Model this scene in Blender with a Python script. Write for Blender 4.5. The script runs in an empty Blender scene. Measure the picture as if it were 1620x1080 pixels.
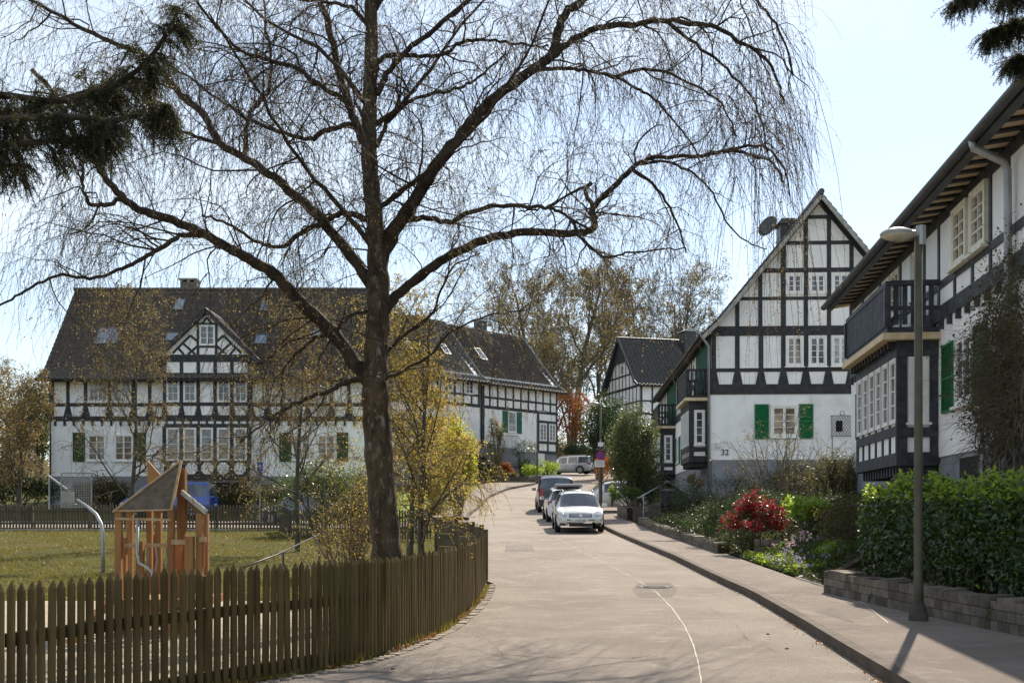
import bpy, math, random
import numpy as np
from mathutils import Vector, Matrix
from mathutils.bvhtree import BVHTree

scene = bpy.context.scene
COL = scene.collection
R = math.radians
rng = random.Random(7)
NP = np.random.default_rng(11)

# ------------------------------------------------------------------ camera
cam_d = bpy.data.cameras.new("camera")
cam = bpy.data.objects.new("camera", cam_d)
COL.objects.link(cam)
cam.location = (0, 0, 1.5)
cam.rotation_euler = (R(90), 0, 0)
cam_d.sensor_width = 36.0
cam_d.lens = 40.0
cam_d.shift_x = 0.0
cam_d.shift_y = (815 - 540) / 1620.0
cam_d.clip_start = 0.05
cam_d.clip_end = 3000
scene.camera = cam

# ------------------------------------------------------------------ world
SUN_EL, SUN_AZ = 42.0, 22.0
w = bpy.data.worlds.new("World")
scene.world = w
w.use_nodes = True
nt = w.node_tree
nt.nodes.clear()
out = nt.nodes.new("ShaderNodeOutputWorld")
bg = nt.nodes.new("ShaderNodeBackground")
sky = nt.nodes.new("ShaderNodeTexSky")
sky.sky_type = 'NISHITA'
sky.sun_disc = False
sky.sun_elevation = R(SUN_EL)
sky.sun_rotation = R(SUN_AZ)
sky.altitude = 100
sky.air_density = 1.0
sky.dust_density = 0.25
sky.ozone_density = 1.5
tc = nt.nodes.new("ShaderNodeTexCoord")
mp = nt.nodes.new("ShaderNodeMapping")
mp.inputs['Scale'].default_value = (1.0, 1.0, 2.6)
mp.inputs['Location'].default_value = (0.35, 0.2, 0.1)
nz = nt.nodes.new("ShaderNodeTexNoise")
nz.inputs['Scale'].default_value = 2.1
nz.inputs['Detail'].default_value = 9
nz.inputs['Roughness'].default_value = 0.55
cr = nt.nodes.new("ShaderNodeValToRGB")
cr.color_ramp.elements[0].position = 0.46
cr.color_ramp.elements[0].color = (0.30, 0.30, 0.30, 1)
cr.color_ramp.elements[1].position = 0.72
cr.color_ramp.elements[1].color = (0.8, 0.8, 0.8, 1)
mx = nt.nodes.new("ShaderNodeMix")
mx.data_type = 'RGBA'
mx.inputs['B'].default_value = (7.4, 8.0, 8.3, 1)
L = nt.links
L.new(tc.outputs['Generated'], mp.inputs['Vector'])
L.new(mp.outputs['Vector'], nz.inputs['Vector'])
L.new(nz.outputs['Fac'], cr.inputs['Fac'])
L.new(cr.outputs['Color'], mx.inputs['Factor'])
L.new(sky.outputs['Color'], mx.inputs['A'])
L.new(mx.outputs['Result'], bg.inputs['Color'])
bg.inputs['Strength'].default_value = 0.088
L.new(bg.outputs['Background'], out.inputs['Surface'])

# ------------------------------------------------------------------ sun
sd = bpy.data.lights.new("sun", 'SUN')
sd.energy = 4.6
sd.angle = R(0.5)
sd.color = (1.0, 0.90, 0.76)
sun = bpy.data.objects.new("sun", sd)
COL.objects.link(sun)
sdir = Vector((math.sin(R(SUN_AZ)) * math.cos(R(SUN_EL)), math.cos(R(SUN_AZ)) * math.cos(R(SUN_EL)), math.sin(R(SUN_EL))))
sun.rotation_euler = sdir.to_track_quat('Z', 'Y').to_euler()

scene.view_settings.view_transform = 'Standard'
scene.view_settings.look = 'None'
scene.view_settings.exposure = 0.95
scene.view_settings.gamma = 1.0
scene.render.engine = 'CYCLES'
scene.cycles.max_bounces = 6
scene.cycles.diffuse_bounces = 3
scene.cycles.glossy_bounces = 3
scene.cycles.transmission_bounces = 4
scene.cycles.transparent_max_bounces = 8

# ------------------------------------------------------------------ photo measuring helper
F_, CX_, CY_, EYE = 1800.0, 810.0, 815.0, 1.5
def P(px, py, Y):
    return Vector(((px - CX_) / F_ * Y, Y, EYE + (CY_ - py) / F_ * Y))

# ------------------------------------------------------------------ objects
OFF = {}
def tag(o, label=None, cat=None, group=None, kind=None):
    if label: o["label"] = label
    if cat: o["category"] = cat
    if group: o["group"] = group
    if kind: o["kind"] = kind
    return o

def thing(name, label, cat, loc=(0, 0, 0), rz=0.0, group=None, local=False):
    o = bpy.data.objects.new(name, None)
    COL.objects.link(o)
    o.empty_display_size = 0.2
    o.location = loc
    o.rotation_euler = (0, 0, rz)
    OFF[o.name] = Vector((0, 0, 0)) if local else Vector(loc)
    return tag(o, label, cat, group)

class MB:
    def __init__(s):
        s.v = []; s.f = []; s.m = []
    def add(s, vs, fs, m=0):
        b = len(s.v)
        s.v.extend([tuple(x) for x in vs])
        for f in fs:
            s.f.append(tuple(b + i for i in f)); s.m.append(m)
    def hexa(s, p, m=0):
        # p: 8 points, bottom 0-3 ccw, top 4-7
        s.add(p, [(3, 2, 1, 0), (4, 5, 6, 7), (0, 1, 5, 4), (1, 2, 6, 5), (2, 3, 7, 6), (3, 0, 4, 7)], m)
    def box(s, x0, x1, y0, y1, z0, z1, m=0):
        s.hexa([(x0, y0, z0), (x1, y0, z0), (x1, y1, z0), (x0, y1, z0), (x0, y0, z1), (x1, y0, z1), (x1, y1, z1), (x0, y1, z1)], m)
    def beam(s, a, b, w, h, up=(0, 0, 1), m=0):
        a = Vector(a); b = Vector(b); d = (b - a).normalized()
        up = Vector(up); sx = d.cross(up)
        if sx.length < 1e-4: sx = d.cross(Vector((0, 1, 0)))
        sx.normalize(); u = sx.cross(d)
        sx = sx * (w / 2); u = u * (h / 2)
        s.hexa([a - sx - u, a + sx - u, b + sx - u, b - sx - u, a - sx + u, a + sx + u, b + sx + u, b - sx + u], m)
    def tube(s, pts, rad, sides=8, m=0, cap=True):
        pts = [Vector(p) for p in pts]
        n = len(pts)
        if not hasattr(rad, '__len__'): rad = [rad] * n
        t = (pts[1] - pts[0]).normalized()
        ref = Vector((0, 0, 1)) if abs(t.z) < .9 else Vector((0, 1, 0))
        u = t.cross(ref).normalized()
        base = len(s.v)
        for i in range(n):
            if i == 0: t = pts[1] - pts[0]
            elif i == n - 1: t = pts[-1] - pts[-2]
            else: t = pts[i + 1] - pts[i - 1]
            if t.length < 1e-7: t = Vector((0, 0, 1))
            t.normalize()
            u = u - t * u.dot(t)
            if u.length < 1e-5: u = t.cross(Vector((0.3, 1, 0.2)))
            u.normalize(); vv = t.cross(u)
            for k in range(sides):
                a = 2 * math.pi * k / sides
                q = pts[i] + (u * math.cos(a) + vv * math.sin(a)) * rad[i]
                s.v.append((q.x, q.y, q.z))
        for i in range(n - 1):
            for k in range(sides):
                k2 = (k + 1) % sides
                s.f.append((base + i * sides + k, base + i * sides + k2, base + (i + 1) * sides + k2, base + (i + 1) * sides + k)); s.m.append(m)
        if cap:
            s.f.append(tuple(base + k for k in reversed(range(sides)))); s.m.append(m)
            s.f.append(tuple(base + (n - 1) * sides + k for k in range(sides))); s.m.append(m)
    def cyl(s, c, r, h, sides=16, r2=None, m=0):
        c = Vector(c)
        s.tube([c, c + Vector((0, 0, h))], [r, r if r2 is None else r2], sides, m)
    def disc(s, c, n, r, th, sides=20, m=0):
        c = Vector(c); n = Vector(n).normalized()
        s.tube([c, c + n * th], [r, r], sides, m)
    def lathe(s, c, prof, sides=20, m=0):
        c = Vector(c)
        s.tube([c + Vector((0, 0, z)) for r, z in prof], [max(r, 1e-4) for r, z in prof], sides, m)
    def prism(s, poly, a, b, m=0):
        """poly: list of 3D points (planar); a,b offsets (Vector) front and back"""
        n = len(poly); a = Vector(a); b = Vector(b)
        vs = [Vector(p) + a for p in poly] + [Vector(p) + b for p in poly]
        fs = [tuple(range(n)), tuple(reversed(range(n, 2 * n)))]
        for i in range(n):
            j = (i + 1) % n
            fs.append((i, i + n, j + n, j))
        s.add(vs, fs, m)
    def build(s, name, mats, parent=None, smooth=False, kind=None):
        me = bpy.data.meshes.new(name)
        off = OFF.get(parent.name, Vector((0, 0, 0))) if parent else Vector((0, 0, 0))
        v = np.array(s.v, dtype=np.float64).reshape(-1, 3) - np.array(off)
        used = sorted({i for f in s.f for i in f})
        if len(used) < len(v):
            mp_ = {a: b for b, a in enumerate(used)}; v = v[used]; s.f = [tuple(mp_[i] for i in f) for f in s.f]
        me.from_pydata(v.tolist(), [], s.f)
        if not isinstance(mats, (list, tuple)): mats = [mats]
        for mt in mats: me.materials.append(mt)
        if len(mats) > 1: me.polygons.foreach_set("material_index", s.m)
        if smooth: me.polygons.foreach_set("use_smooth", [True] * len(me.polygons))
        me.update()
        o = bpy.data.objects.new(name, me)
        COL.objects.link(o)
        if parent:
            o.parent = parent; OFF[o.name] = off
        else: OFF[o.name] = off
        if kind: o["kind"] = kind
        return o

def rawmesh(name, verts, faces, mat, parent=None, kind=None, smooth=False):
    """fast: verts (N,3) array, faces (M,k) array"""
    off = OFF.get(parent.name, Vector((0, 0, 0))) if parent else Vector((0, 0, 0))
    verts = np.asarray(verts, dtype=np.float32) - np.array(off, dtype=np.float32)
    faces = np.asarray(faces, dtype=np.int32)
    M, k = faces.shape
    me = bpy.data.meshes.new(name)
    me.vertices.add(len(verts)); me.vertices.foreach_set("co", verts.ravel())
    me.loops.add(M * k); me.loops.foreach_set("vertex_index", faces.ravel())
    me.polygons.add(M)
    me.polygons.foreach_set("loop_start", np.arange(0, M * k, k, dtype=np.int32))
    me.polygons.foreach_set("loop_total", np.full(M, k, dtype=np.int32))
    if smooth: me.polygons.foreach_set("use_smooth", np.ones(M, dtype=bool))
    me.update(calc_edges=True)
    me.materials.append(mat)
    o = bpy.data.objects.new(name, me)
    COL.objects.link(o)
    if parent: o.parent = parent
    OFF[o.name] = off
    if kind: o["kind"] = kind
    return o

def leaves(name, pts, size, mat, parent=None, aspect=.5, updir=None, upw=0.0, jit=.35, kind=None, droop=0.0, seed=1):
    """one folded diamond leaf per point (numpy)"""
    g = np.random.default_rng(seed)
    pts = np.asarray(pts, dtype=np.float64)
    n = len(pts)
    d = g.normal(size=(n, 3)); d[:, 2] -= droop
    d /= np.linalg.norm(d, axis=1)[:, None] + 1e-9
    nn = g.normal(size=(n, 3))
    if updir is not None: nn = nn * (1 - upw) + np.asarray(updir) * upw * 1.6
    nn -= d * (nn * d).sum(1)[:, None]
    nn /= np.linalg.norm(nn, axis=1)[:, None] + 1e-9
    sd_ = np.cross(d, nn)
    sz = size * (1 + jit * g.normal(size=n)).clip(.35, 2)
    Lh = (sz)[:, None]; W = (sz * aspect / 2)[:, None]
    a = pts; b = pts + d * Lh * .5 + sd_ * W; c = pts + d * Lh + nn * Lh * -.08; e = pts + d * Lh * .5 - sd_ * W
    verts = np.stack([a, b, c, e], 1).reshape(-1, 3)
    faces = np.arange(n * 4).reshape(n, 4)
    return rawmesh(name, verts, faces, mat, parent, kind)

def twigs(name, paths, r0, r1, mat, parent=None, kind=None):
    """paths (N,K,3): vectorised three sided tapering tubes"""
    paths = np.asarray(paths, dtype=np.float64)
    N, K, _ = paths.shape
    t = paths[:, -1] - paths[:, 0]
    t /= np.linalg.norm(t, axis=1)[:, None] + 1e-9
    ref = np.where(np.abs(t[:, 2:3]) > .8, np.array([[0, 1., 0]]), np.array([[0, 0, 1.]]))
    u = np.cross(t, ref); u /= np.linalg.norm(u, axis=1)[:, None] + 1e-9
    v = np.cross(t, u)
    rr = np.linspace(1, 0, K)[None, :, None]
    r0 = np.broadcast_to(np.asarray(r0, dtype=float), (N,))[:, None, None]
    r1 = np.broadcast_to(np.asarray(r1, dtype=float), (N,))[:, None, None]
    rad = r0 * rr + r1 * (1 - rr)
    rings = []
    for k in range(3):
        a = 2 * math.pi * k / 3
        rings.append(paths + (u[:, None] * math.cos(a) + v[:, None] * math.sin(a)) * rad)
    verts = np.stack(rings, 2).reshape(-1, 3)
    base = (np.arange(N) * K * 3)[:, None, None] + (np.arange(K - 1) * 3)[None, :, None] + np.arange(3)[None, None, :]
    nxt = (np.arange(N) * K * 3)[:, None, None] + (np.arange(K - 1) * 3)[None, :, None] + ((np.arange(3) + 1) % 3)[None, None, :]
    f = np.stack([base, nxt, nxt + 3, base + 3], -1).reshape(-1, 4)
    return rawmesh(name, verts, f, mat, parent, kind)

def copy_tree(o, parent=None):
    c = o.copy(); COL.objects.link(c)
    if parent: c.parent = parent
    for ch in list(o.children): copy_tree(ch, c)
    return c

# ------------------------------------------------------------------ materials
def _mix(nt, a, b, fac):
    m = nt.nodes.new("ShaderNodeMix"); m.data_type = 'RGBA'
    for s_, v_ in (('A', a), ('B', b)):
        if hasattr(v_, 'links'): nt.links.new(v_, m.inputs[s_])
        else: m.inputs[s_].default_value = (*v_, 1)
    nt.links.new(fac, m.inputs['Factor'])
    return m.outputs['Result']
def _noise(nt, vec, scale, detail=5, rough=.55, dist=0.0):
    n = nt.nodes.new("ShaderNodeTexNoise")
    n.inputs['Scale'].default_value = scale; n.inputs['Detail'].default_value = detail
    n.inputs['Roughness'].default_value = rough; n.inputs['Distortion'].default_value = dist
    nt.links.new(vec, n.inputs['Vector'])
    return n.outputs['Fac']
def _ramp(nt, fac, p0, p1, inv=False):
    m = nt.nodes.new("ShaderNodeMapRange")
    m.inputs['From Min'].default_value = p0; m.inputs['From Max'].default_value = p1
    m.inputs['To Min'].default_value = 1.0 if inv else 0.0; m.inputs['To Max'].default_value = 0.0 if inv else 1.0
    m.interpolation_type = 'SMOOTHSTEP'
    nt.links.new(fac, m.inputs['Value'])
    return m.outputs['Result']
def pm(name, c1, c2=None, scale=3.0, rough=.8, bump=0.0, bscale=40.0, spec=.4, metal=0.0, stretch=(1, 1, 1), stain=None, stainscale=.6, contrast=(.35, .65), coat=0.0, speck=None, streak=None):
    m = bpy.data.materials.new(name); m.use_nodes = True
    nt = m.node_tree; b = nt.nodes['Principled BSDF']
    b.inputs['Roughness'].default_value = rough
    b.inputs['Specular IOR Level'].default_value = spec
    b.inputs['Metallic'].default_value = metal
    if coat: b.inputs['Coat Weight'].default_value = coat; b.inputs['Coat Roughness'].default_value = .05
    tc = nt.nodes.new("ShaderNodeTexCoord"); mp = nt.nodes.new("ShaderNodeMapping")
    mp.inputs['Scale'].default_value = stretch
    nt.links.new(tc.outputs['Object'], mp.inputs['Vector']); vec = mp.outputs['Vector']
    if c2 is None: b.inputs['Base Color'].default_value = (*c1, 1); col = None
    else:
        col = _mix(nt, c1, c2, _ramp(nt, _noise(nt, vec, scale), *contrast))
    if stain is not None:
        col = _mix(nt, col if col is not None else c1, stain, _ramp(nt, _noise(nt, vec, stainscale, 7, .65, .6), .52, .75))
    if streak is not None:
        m2 = nt.nodes.new("ShaderNodeMapping"); m2.inputs['Scale'].default_value = (2.6, 2.6, .22); nt.links.new(tc.outputs['Object'], m2.inputs['Vector'])
        col = _mix(nt, col if col is not None else c1, streak, _ramp(nt, _noise(nt, m2.outputs['Vector'], 1.6, 8, .7), .5, .82))
    if speck is not None:
        col = _mix(nt, col if col is not None else c1, speck, _ramp(nt, _noise(nt, vec, bscale * 1.4, 2, .7), .62, .72))
    if col is not None: nt.links.new(col, b.inputs['Base Color'])
    if bump:
        bp = nt.nodes.new("ShaderNodeBump"); bp.inputs['Strength'].default_value = bump; bp.inputs['Distance'].default_value = .02
        nt.links.new(_noise(nt, vec, bscale, 6, .65), bp.inputs['Height']); nt.links.new(bp.outputs['Normal'], b.inputs['Normal'])
    return m
def leafm(name, c1, c2, trans=(.3, .35, .05), tw=.45, rough=.5, spec=.3, c3=None):
    m = bpy.data.materials.new(name); m.use_nodes = True
    nt = m.node_tree; b = nt.nodes['Principled BSDF']; o = nt.nodes['Material Output']
    ge = nt.nodes.new("ShaderNodeNewGeometry")
    rnd = ge.outputs['Random Per Island']
    col = _mix(nt, c1, c2, rnd)
    tc = nt.nodes.new("ShaderNodeTexCoord")
    if c3 is not None:
        col = _mix(nt, col, c3, _ramp(nt, _noise(nt, tc.outputs['Object'], 1.3, 3), .5, .7))
    nt.links.new(col, b.inputs['Base Color'])
    b.inputs['Roughness'].default_value = rough; b.inputs['Specular IOR Level'].default_value = spec
    tr = nt.nodes.new("ShaderNodeBsdfTranslucent")
    tcol = _mix(nt, trans, tuple(x * .55 for x in trans), rnd)
    nt.links.new(tcol, tr.inputs['Color'])
    ms = nt.nodes.new("ShaderNodeMixShader"); ms.inputs[0].default_value = tw
    nt.links.new(b.outputs[0], ms.inputs[1]); nt.links.new(tr.outputs[0], ms.inputs[2]); nt.links.new(ms.outputs[0], o.inputs['Surface'])
    return m

M = {}
M['plaster'] = pm('plaster', (.84, .835, .82), (.77, .765, .75), 1.2, .9, .25, 60, .2, stain=(.64, .63, .59), stainscale=.45, streak=(.71, .70, .67))
M['plaster_old'] = pm('plaster_old', (.68, .67, .64), (.58, .57, .54), 1.0, .9, .3, 50, .2, stain=(.5, .48, .42), stainscale=.7)
M['timber'] = pm('timber', (.014, .015, .018), (.034, .035, .038), 5, .6, .6, 26, .35, stain=(.06, .058, .055), stainscale=3.5)
M['timber_grey'] = pm('timber_grey', (.022, .025, .031), (.045, .05, .06), 5, .6, .5, 26, .35, stain=(.08, .082, .088), stainscale=3.5)
M['frame_white'] = pm('frame_white', (.78, .77, .74), (.7, .69, .66), 8, .5, 0, 40, .4)
M['frame_cream'] = pm('frame_cream', (.70, .66, .54), (.62, .58, .46), 8, .5, 0, 40, .4)
M['green'] = pm('green_paint', (.004, .16, .055), (.004, .12, .04), 6, .5, .1, 60, .4)
M['green_dark'] = pm('green_dark_paint', (.008, .11, .065), (.006, .08, .045), 6, .5, .1, 60, .4)
M['green_olive'] = pm('green_olive_paint', (.03, .07, .015), (.02, .05, .012), 6, .6, .1, 60, .4)
M['tile'] = pm('roof_tile', (.06, .048, .042), (.095, .078, .066), 5, .7, .4, 25, .4, stain=(.09, .075, .05), stainscale=.9)
M['tile_pale'] = pm('roof_tile_pale', (.10, .092, .085), (.15, .14, .13), 4, .75, .4, 25, .4, stain=(.16, .14, .09), stainscale=.8)
M['tile_dark'] = pm('roof_tile_dark', (.03, .03, .034), (.05, .05, .055), 4, .45, .3, 25, .5)
M['concrete'] = pm('concrete', (.27, .27, .28), (.20, .20, .21), 1.5, .9, .3, 40, .2, stain=(.14, .14, .13))
M['plinth_grey'] = pm('plinth_grey', (.24, .25, .28), (.19, .2, .22), 1.5, .9, .2, 50, .2, stain=(.15, .15, .15))
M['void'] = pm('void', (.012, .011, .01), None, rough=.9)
M['soffit'] = pm('soffit', (.66, .53, .34), (.56, .44, .27), 5, .7, .2, 30, .3)
M['metal_grey'] = pm('metal_grey', (.30, .31, .32), (.24, .25, .25), 4, .5, .1, 60, .5, metal=.3)
M['zinc'] = pm('zinc', (.36, .37, .37), (.28, .29, .29), 3, .45, .1, 50, .5, metal=.5)
M['gutter_dark'] = pm('gutter_dark', (.07, .075, .08), (.045, .05, .052), 3, .5, .1, 40, .5)
def glassm(name, c, c2, rough=.06):
    m = pm(name, c, c2, 1.3, rough, 0, 40, .9, contrast=(.4, .6)); return m
M['glass'] = glassm('window_glass', (.03, .035, .05), (.09, .10, .12))
M['glass_warm_reflect'] = glassm('window_glass_warm_reflect', (.06, .04, .025), (.16, .10, .05))  # orange-brown reflections painted into the opaque pane colour
M['glass_sky'] = glassm('skylight_glass', (.16, .2, .26), (.22, .27, .33))
M['glass_curtain'] = glassm('window_curtained', (.35, .35, .34), (.12, .12, .12), .2)
M['wood_fence'] = pm('fence_wood', (.070, .048, .018), (.125, .09, .036), 7, .8, .35, 50, .2, stretch=(1, 1, .12), stain=(.07, .072, .018), stainscale=3.0)
M['wood_fence_far'] = pm('fence_wood_far', (.10, .085, .055), (.07, .06, .04), 7, .85, .3, 40, .2, stretch=(1, 1, .12))
M['wood_board'] = pm('board_wood', (.085, .065, .04), (.12, .095, .06), 6, .8, .5, 40, .2, stretch=(.2, .2, 1))
M['wood_orange'] = pm('play_wood', (.30, .15, .05), (.21, .095, .03), 6, .6, .3, 40, .3, stretch=(1, 1, .15), stain=(.30, .17, .09), stainscale=2.5)
M['panel_orange'] = pm('panel_orange', (.40, .12, .035), (.32, .09, .03), 3, .6, .15, 40, .3)
M['play_roof'] = pm('play_roof', (.10, .08, .058), (.15, .12, .085), 9, .8, .5, 60, .2)
M['bark'] = pm('birch_bark', (.035, .026, .016), (.085, .062, .036), 7, .85, 1.0, 22, .2, stretch=(1, 1, .45), stain=(.26, .24, .20), stainscale=13.0, speck=(.13, .11, .08))
M['bark_limb'] = pm('limb_bark', (.028, .021, .014), (.06, .045, .03), 6, .85, .8, 30, .2)
M['bark_twig'] = pm('twig_bark', (.035, .024, .018), (.06, .042, .03), 6, .7)
M['bark_grey'] = pm('grey_bark', (.10, .09, .07), (.06, .05, .04), 5, .85, .6, 30, .2, stain=(.12, .12, .05), stainscale=3)
M['bark_mid'] = pm('mid_bark', (.10, .082, .06), (.15, .125, .09), 5, .85, .4, 20, .2)
M['soil'] = pm('soil', (.035, .026, .018), (.06, .045, .03), 6, .95, .8, 40, .1)
def stonem(name, c1, c2, c3):
    m = pm(name, c1, c2, 5, .92, .9, 22, .2)
    nt = m.node_tree; b = nt.nodes['Principled BSDF']; src = b.inputs['Base Color'].links[0].from_socket
    ge = nt.nodes.new("ShaderNodeNewGeometry")
    c = _mix(nt, src, c3, _ramp(nt, ge.outputs['Random Per Island'], .2, 1.3))
    tc = nt.nodes.new("ShaderNodeTexCoord")
    c = _mix(nt, c, (.05, .055, .02), _ramp(nt, _noise(nt, tc.outputs['Object'], 2.2, 7, .7), .52, .7))
    nt.links.new(c, b.inputs['Base Color']); return m
M['rubble'] = stonem('rubble_stone', (.21, .18, .145), (.13, .11, .09), (.07, .06, .05))
M['rubble_pale'] = stonem('pale_rubble_stone', (.38, .34, .28), (.26, .23, .19), (.14, .12, .10))
M['stone'] = pm('stone', (.16, .145, .12), (.10, .09, .075), 4, .9, .8, 25, .2, stain=(.08, .09, .04), stainscale=2)
M['stone_pale'] = pm('stone_pale', (.38, .36, .32), (.26, .25, .22), 5, .9, .6, 30, .2)
M['black'] = pm('black_plastic', (.012, .012, .013), None, rough=.5)
M['rubber'] = pm('rubber', (.018, .018, .019), (.03, .03, .03), 8, .8)
M['red'] = pm('red_lens', (.35, .012, .015), (.25, .01, .012), 12, .15, 0, 40, .6)
M['lens'] = pm('clear_lens', (.55, .56, .58), (.30, .31, .33), 14, .08, 0, 40, .8, contrast=(.45, .55))
M['chrome'] = pm('chrome', (.6, .61, .63), (.5, .5, .52), 8, .15, 0, 40, .6, metal=.9)
M['plate'] = pm('plate', (.7, .7, .68), None, rough=.4)
M['blue_sign'] = pm('blue_sign', (.01, .06, .38), None, rough=.4)
M['red_sign'] = pm('red_sign', (.5, .012, .02), None, rough=.4)
M['white_sign'] = pm('white_sign', (.75, .75, .75), None, rough=.4)
M['orange_roof'] = pm('terracotta', (.35, .10, .05), (.25, .08, .04), 5, .8)

L_birch = leafm('birch_leaf', (.10, .075, .025), (.17, .125, .04), (.42, .32, .09), .5)
L_gold = leafm('golden_leaf', (.17, .11, .020), (.26, .18, .035), (.62, .46, .08), .52, c3=(.17, .17, .03))
L_tan = leafm('tan_leaf', (.11, .075, .026), (.17, .115, .04), (.40, .28, .085), .45, c3=(.12, .11, .03))
L_catkin = leafm('catkin', (.05, .035, .022), (.09, .06, .03), (.16, .11, .05), .3)
L_yellow = leafm('yellow_leaf', (.22, .22, .02), (.32, .30, .04), (.70, .66, .06), .55)
L_lime = leafm('lime_leaf', (.13, .22, .02), (.20, .30, .03), (.45, .62, .05), .5)
L_hedge = leafm('laurel_leaf', (.013, .036, .008), (.032, .068, .013), (.15, .23, .025), .2, rough=.3, spec=.42)
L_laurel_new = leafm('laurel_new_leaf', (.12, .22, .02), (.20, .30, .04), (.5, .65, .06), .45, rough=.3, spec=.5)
L_dark = leafm('dark_leaf', (.016, .036, .010), (.035, .062, .016), (.10, .17, .03), .25, rough=.45, spec=.4)
L_holly = leafm('holly_leaf', (.035, .058, .014), (.07, .09, .025), (.20, .24, .05), .3, rough=.35, spec=.5)
L_fir = leafm('fir_needle', (.014, .020, .009), (.03, .036, .014), (.10, .10, .03), .32)
L_shrub = leafm('shrub_leaf', (.05, .06, .018), (.09, .08, .028), (.25, .22, .05), .35)
L_brown = leafm('brown_leaf', (.12, .06, .022), (.18, .09, .03), (.4, .2, .06), .4)
L_rust = leafm('rust_leaf', (.20, .055, .015), (.28, .09, .025), (.5, .16, .04), .4)
L_red = leafm('red_bloom', (.26, .010, .025), (.40, .03, .05), (.50, .03, .07), .3)
L_green = leafm('green_leaf', (.03, .06, .012), (.06, .09, .018), (.2, .28, .03), .35)
L_grass = leafm('grass_blade', (.075, .066, .014), (.15, .125, .028), (.34, .28, .05), .36, c3=(.03, .034, .010))  # dark noise patches paint dappled shade into the blade colour
L_bud = leafm('budding_leaf', (.13, .10, .04), (.20, .155, .06), (.40, .31, .10), .4, c3=(.12, .14, .04))
L_white = leafm('pale_flower', (.6, .5, .55), (.7, .35, .4), (.7, .5, .5), .3)
L_violet = leafm('violet_flower', (.3, .25, .5), (.45, .4, .6), (.5, .4, .6), .3)
# ------------------------------------------------------------------ terrain profile
_yy = np.arange(-40, 420, .5)
def _sm(tab, k=5):
    a = np.array(tab, dtype=float)
    z = np.interp(_yy, a[:, 0], a[:, 1])
    ker = np.hanning(2 * k + 3)[1:-1]; ker /= ker.sum()
    zp = np.pad(z, k, mode='edge')
    return np.convolve(zp, ker, 'valid')
ZR = _sm([(-40, -.15), (0, 0), (12, .06), (20, .18), (30, .48), (41, .84), (50, 1.25), (60, 1.8), (70, 2.6), (80, 3.5), (100, 5.1), (150, 8.5), (420, 24)], 8)
ZL = _sm([(-40, 0), (20, 0), (24, .02), (47, .9), (56, 1.2), (64, 1.8), (75, 2.9), (90, 4.2), (120, 6.5), (420, 22)], 5)
ZT = _sm([(-40, 1.7), (22, 1.9), (45, 2.0), (60, 2.6), (80, 4.2), (100, 6.2), (120, 8.2), (420, 26)], 5)
zr = lambda y: np.interp(y, _yy, ZR)
zl = lambda y: np.interp(y, _yy, ZL)
zt = lambda y: np.interp(y, _yy, ZT)
FENCE = [(-4.2, 5.0), (-3.78, 6.2), (-3.38, 7.5), (-3.02, 8.5), (-2.62, 9.3), (-2.22, 9.95), (-1.86, 10.5), (-1.57, 11.1), (-1.34, 11.8), (-1.14, 12.65), (-.86, 14.1), (-.65, 16.5), (-.55, 18.5), (-.5, 21.2)]
_fy = [p[1] for p in FENCE]; _fx = [p[0] for p in FENCE]
def XL(y): return np.interp(y, [-10, 0, 4] + _fy[0:] + [23, 40, 54, 70, 77, 82, 90, 98, 118], [-9, -6.5, -5.0] + [x + .2 for x in _fx] + [-.75, -1.5, -2.04, -1.36, -.26, 1.5, 3.0, 4.2, 5])
def XR(y): return np.interp(y, [-10, 0, 6, 9.85, 14, 18.5, 28, 43, 60, 75, 85, 95, 118], [1.6, 2.3, 2.9, 3.25, 3.6, 3.9, 3.96, 3.6, 3.3, 4.0, 6.0, 9.0, 12])
def XS(y): return np.interp(y, [-10, 9, 12.9, 18, 24, 29, 45, 52, 53.2, 59.5, 60.7, 75, 85, 95, 118], [6.6, 6.1, 5.75, 5.25, 5.3, 5.35, 5.0, 4.95, 8.6, 8.6, 4.9, 5.2, 6.6, 9.6, 12.6])
def ss(t): t = np.clip(t, 0, 1); return t * t * (3 - 2 * t)
def H(x, y):
    x = np.asarray(x, float); y = np.asarray(y, float)
    r = zr(y)
    wl = ss((XL(y) - .3 - x) / 3.5)
    wr = ss((x - XS(y) - .1) / 3.2)
    z = r * (1 - wl) + zl(y) * wl
    z = z * (1 - wr) + np.maximum(zt(y), zr(y)) * wr
    z = z + ss((x - XR(y) - .08) / .1) * .12 * (1 - wr)
    return z
def h(x, y): return float(H(x, y))

# ground: one sheet, fine near, coarse to the horizon; sunk under paved strips
def axis(fine0, fine1, step, far0, far1, n):
    a = np.arange(fine0, fine1 + 1e-6, step)
    lo = fine0 - np.geomspace(step, fine0 - far0, n)[::-1]; hi = fine1 + np.geomspace(step, far1 - fine1, n)
    return np.concatenate([lo, a, hi])
gx = axis(-14, 14, .25, -900, 900, 34); gy = axis(2, 70, .3, -60, 1800, 44)
GX, GY = np.meshgrid(gx, gy)
GZ = H(GX, GY)
sink = (GX > XL(GY) + .28) & (GX < XS(GY) - .02) & (GY < 117)
edge = (GX > XL(GY) - .30) & (GX <= XL(GY) + .28) & (GY < 117)
SANDX = [(-9.5, 9.5), (-3.4, 9.5)]
def sandmask(x, y): return (x > -13) & (x < np.interp(y, _fy, _fx) - .3) & (y > 5) & (y < 20.5 + .8 * np.sin(x * 1.3))
bump = .02 * np.sin(GX * 1.7) * np.cos(GY * 1.1)
GZ = GZ + np.where(sink, -.3, np.where(edge, -.045, 0)) + np.where(sandmask(GX, GY), -.03, bump * (np.abs(GX) < 40))
ny, nx = GX.shape
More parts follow.
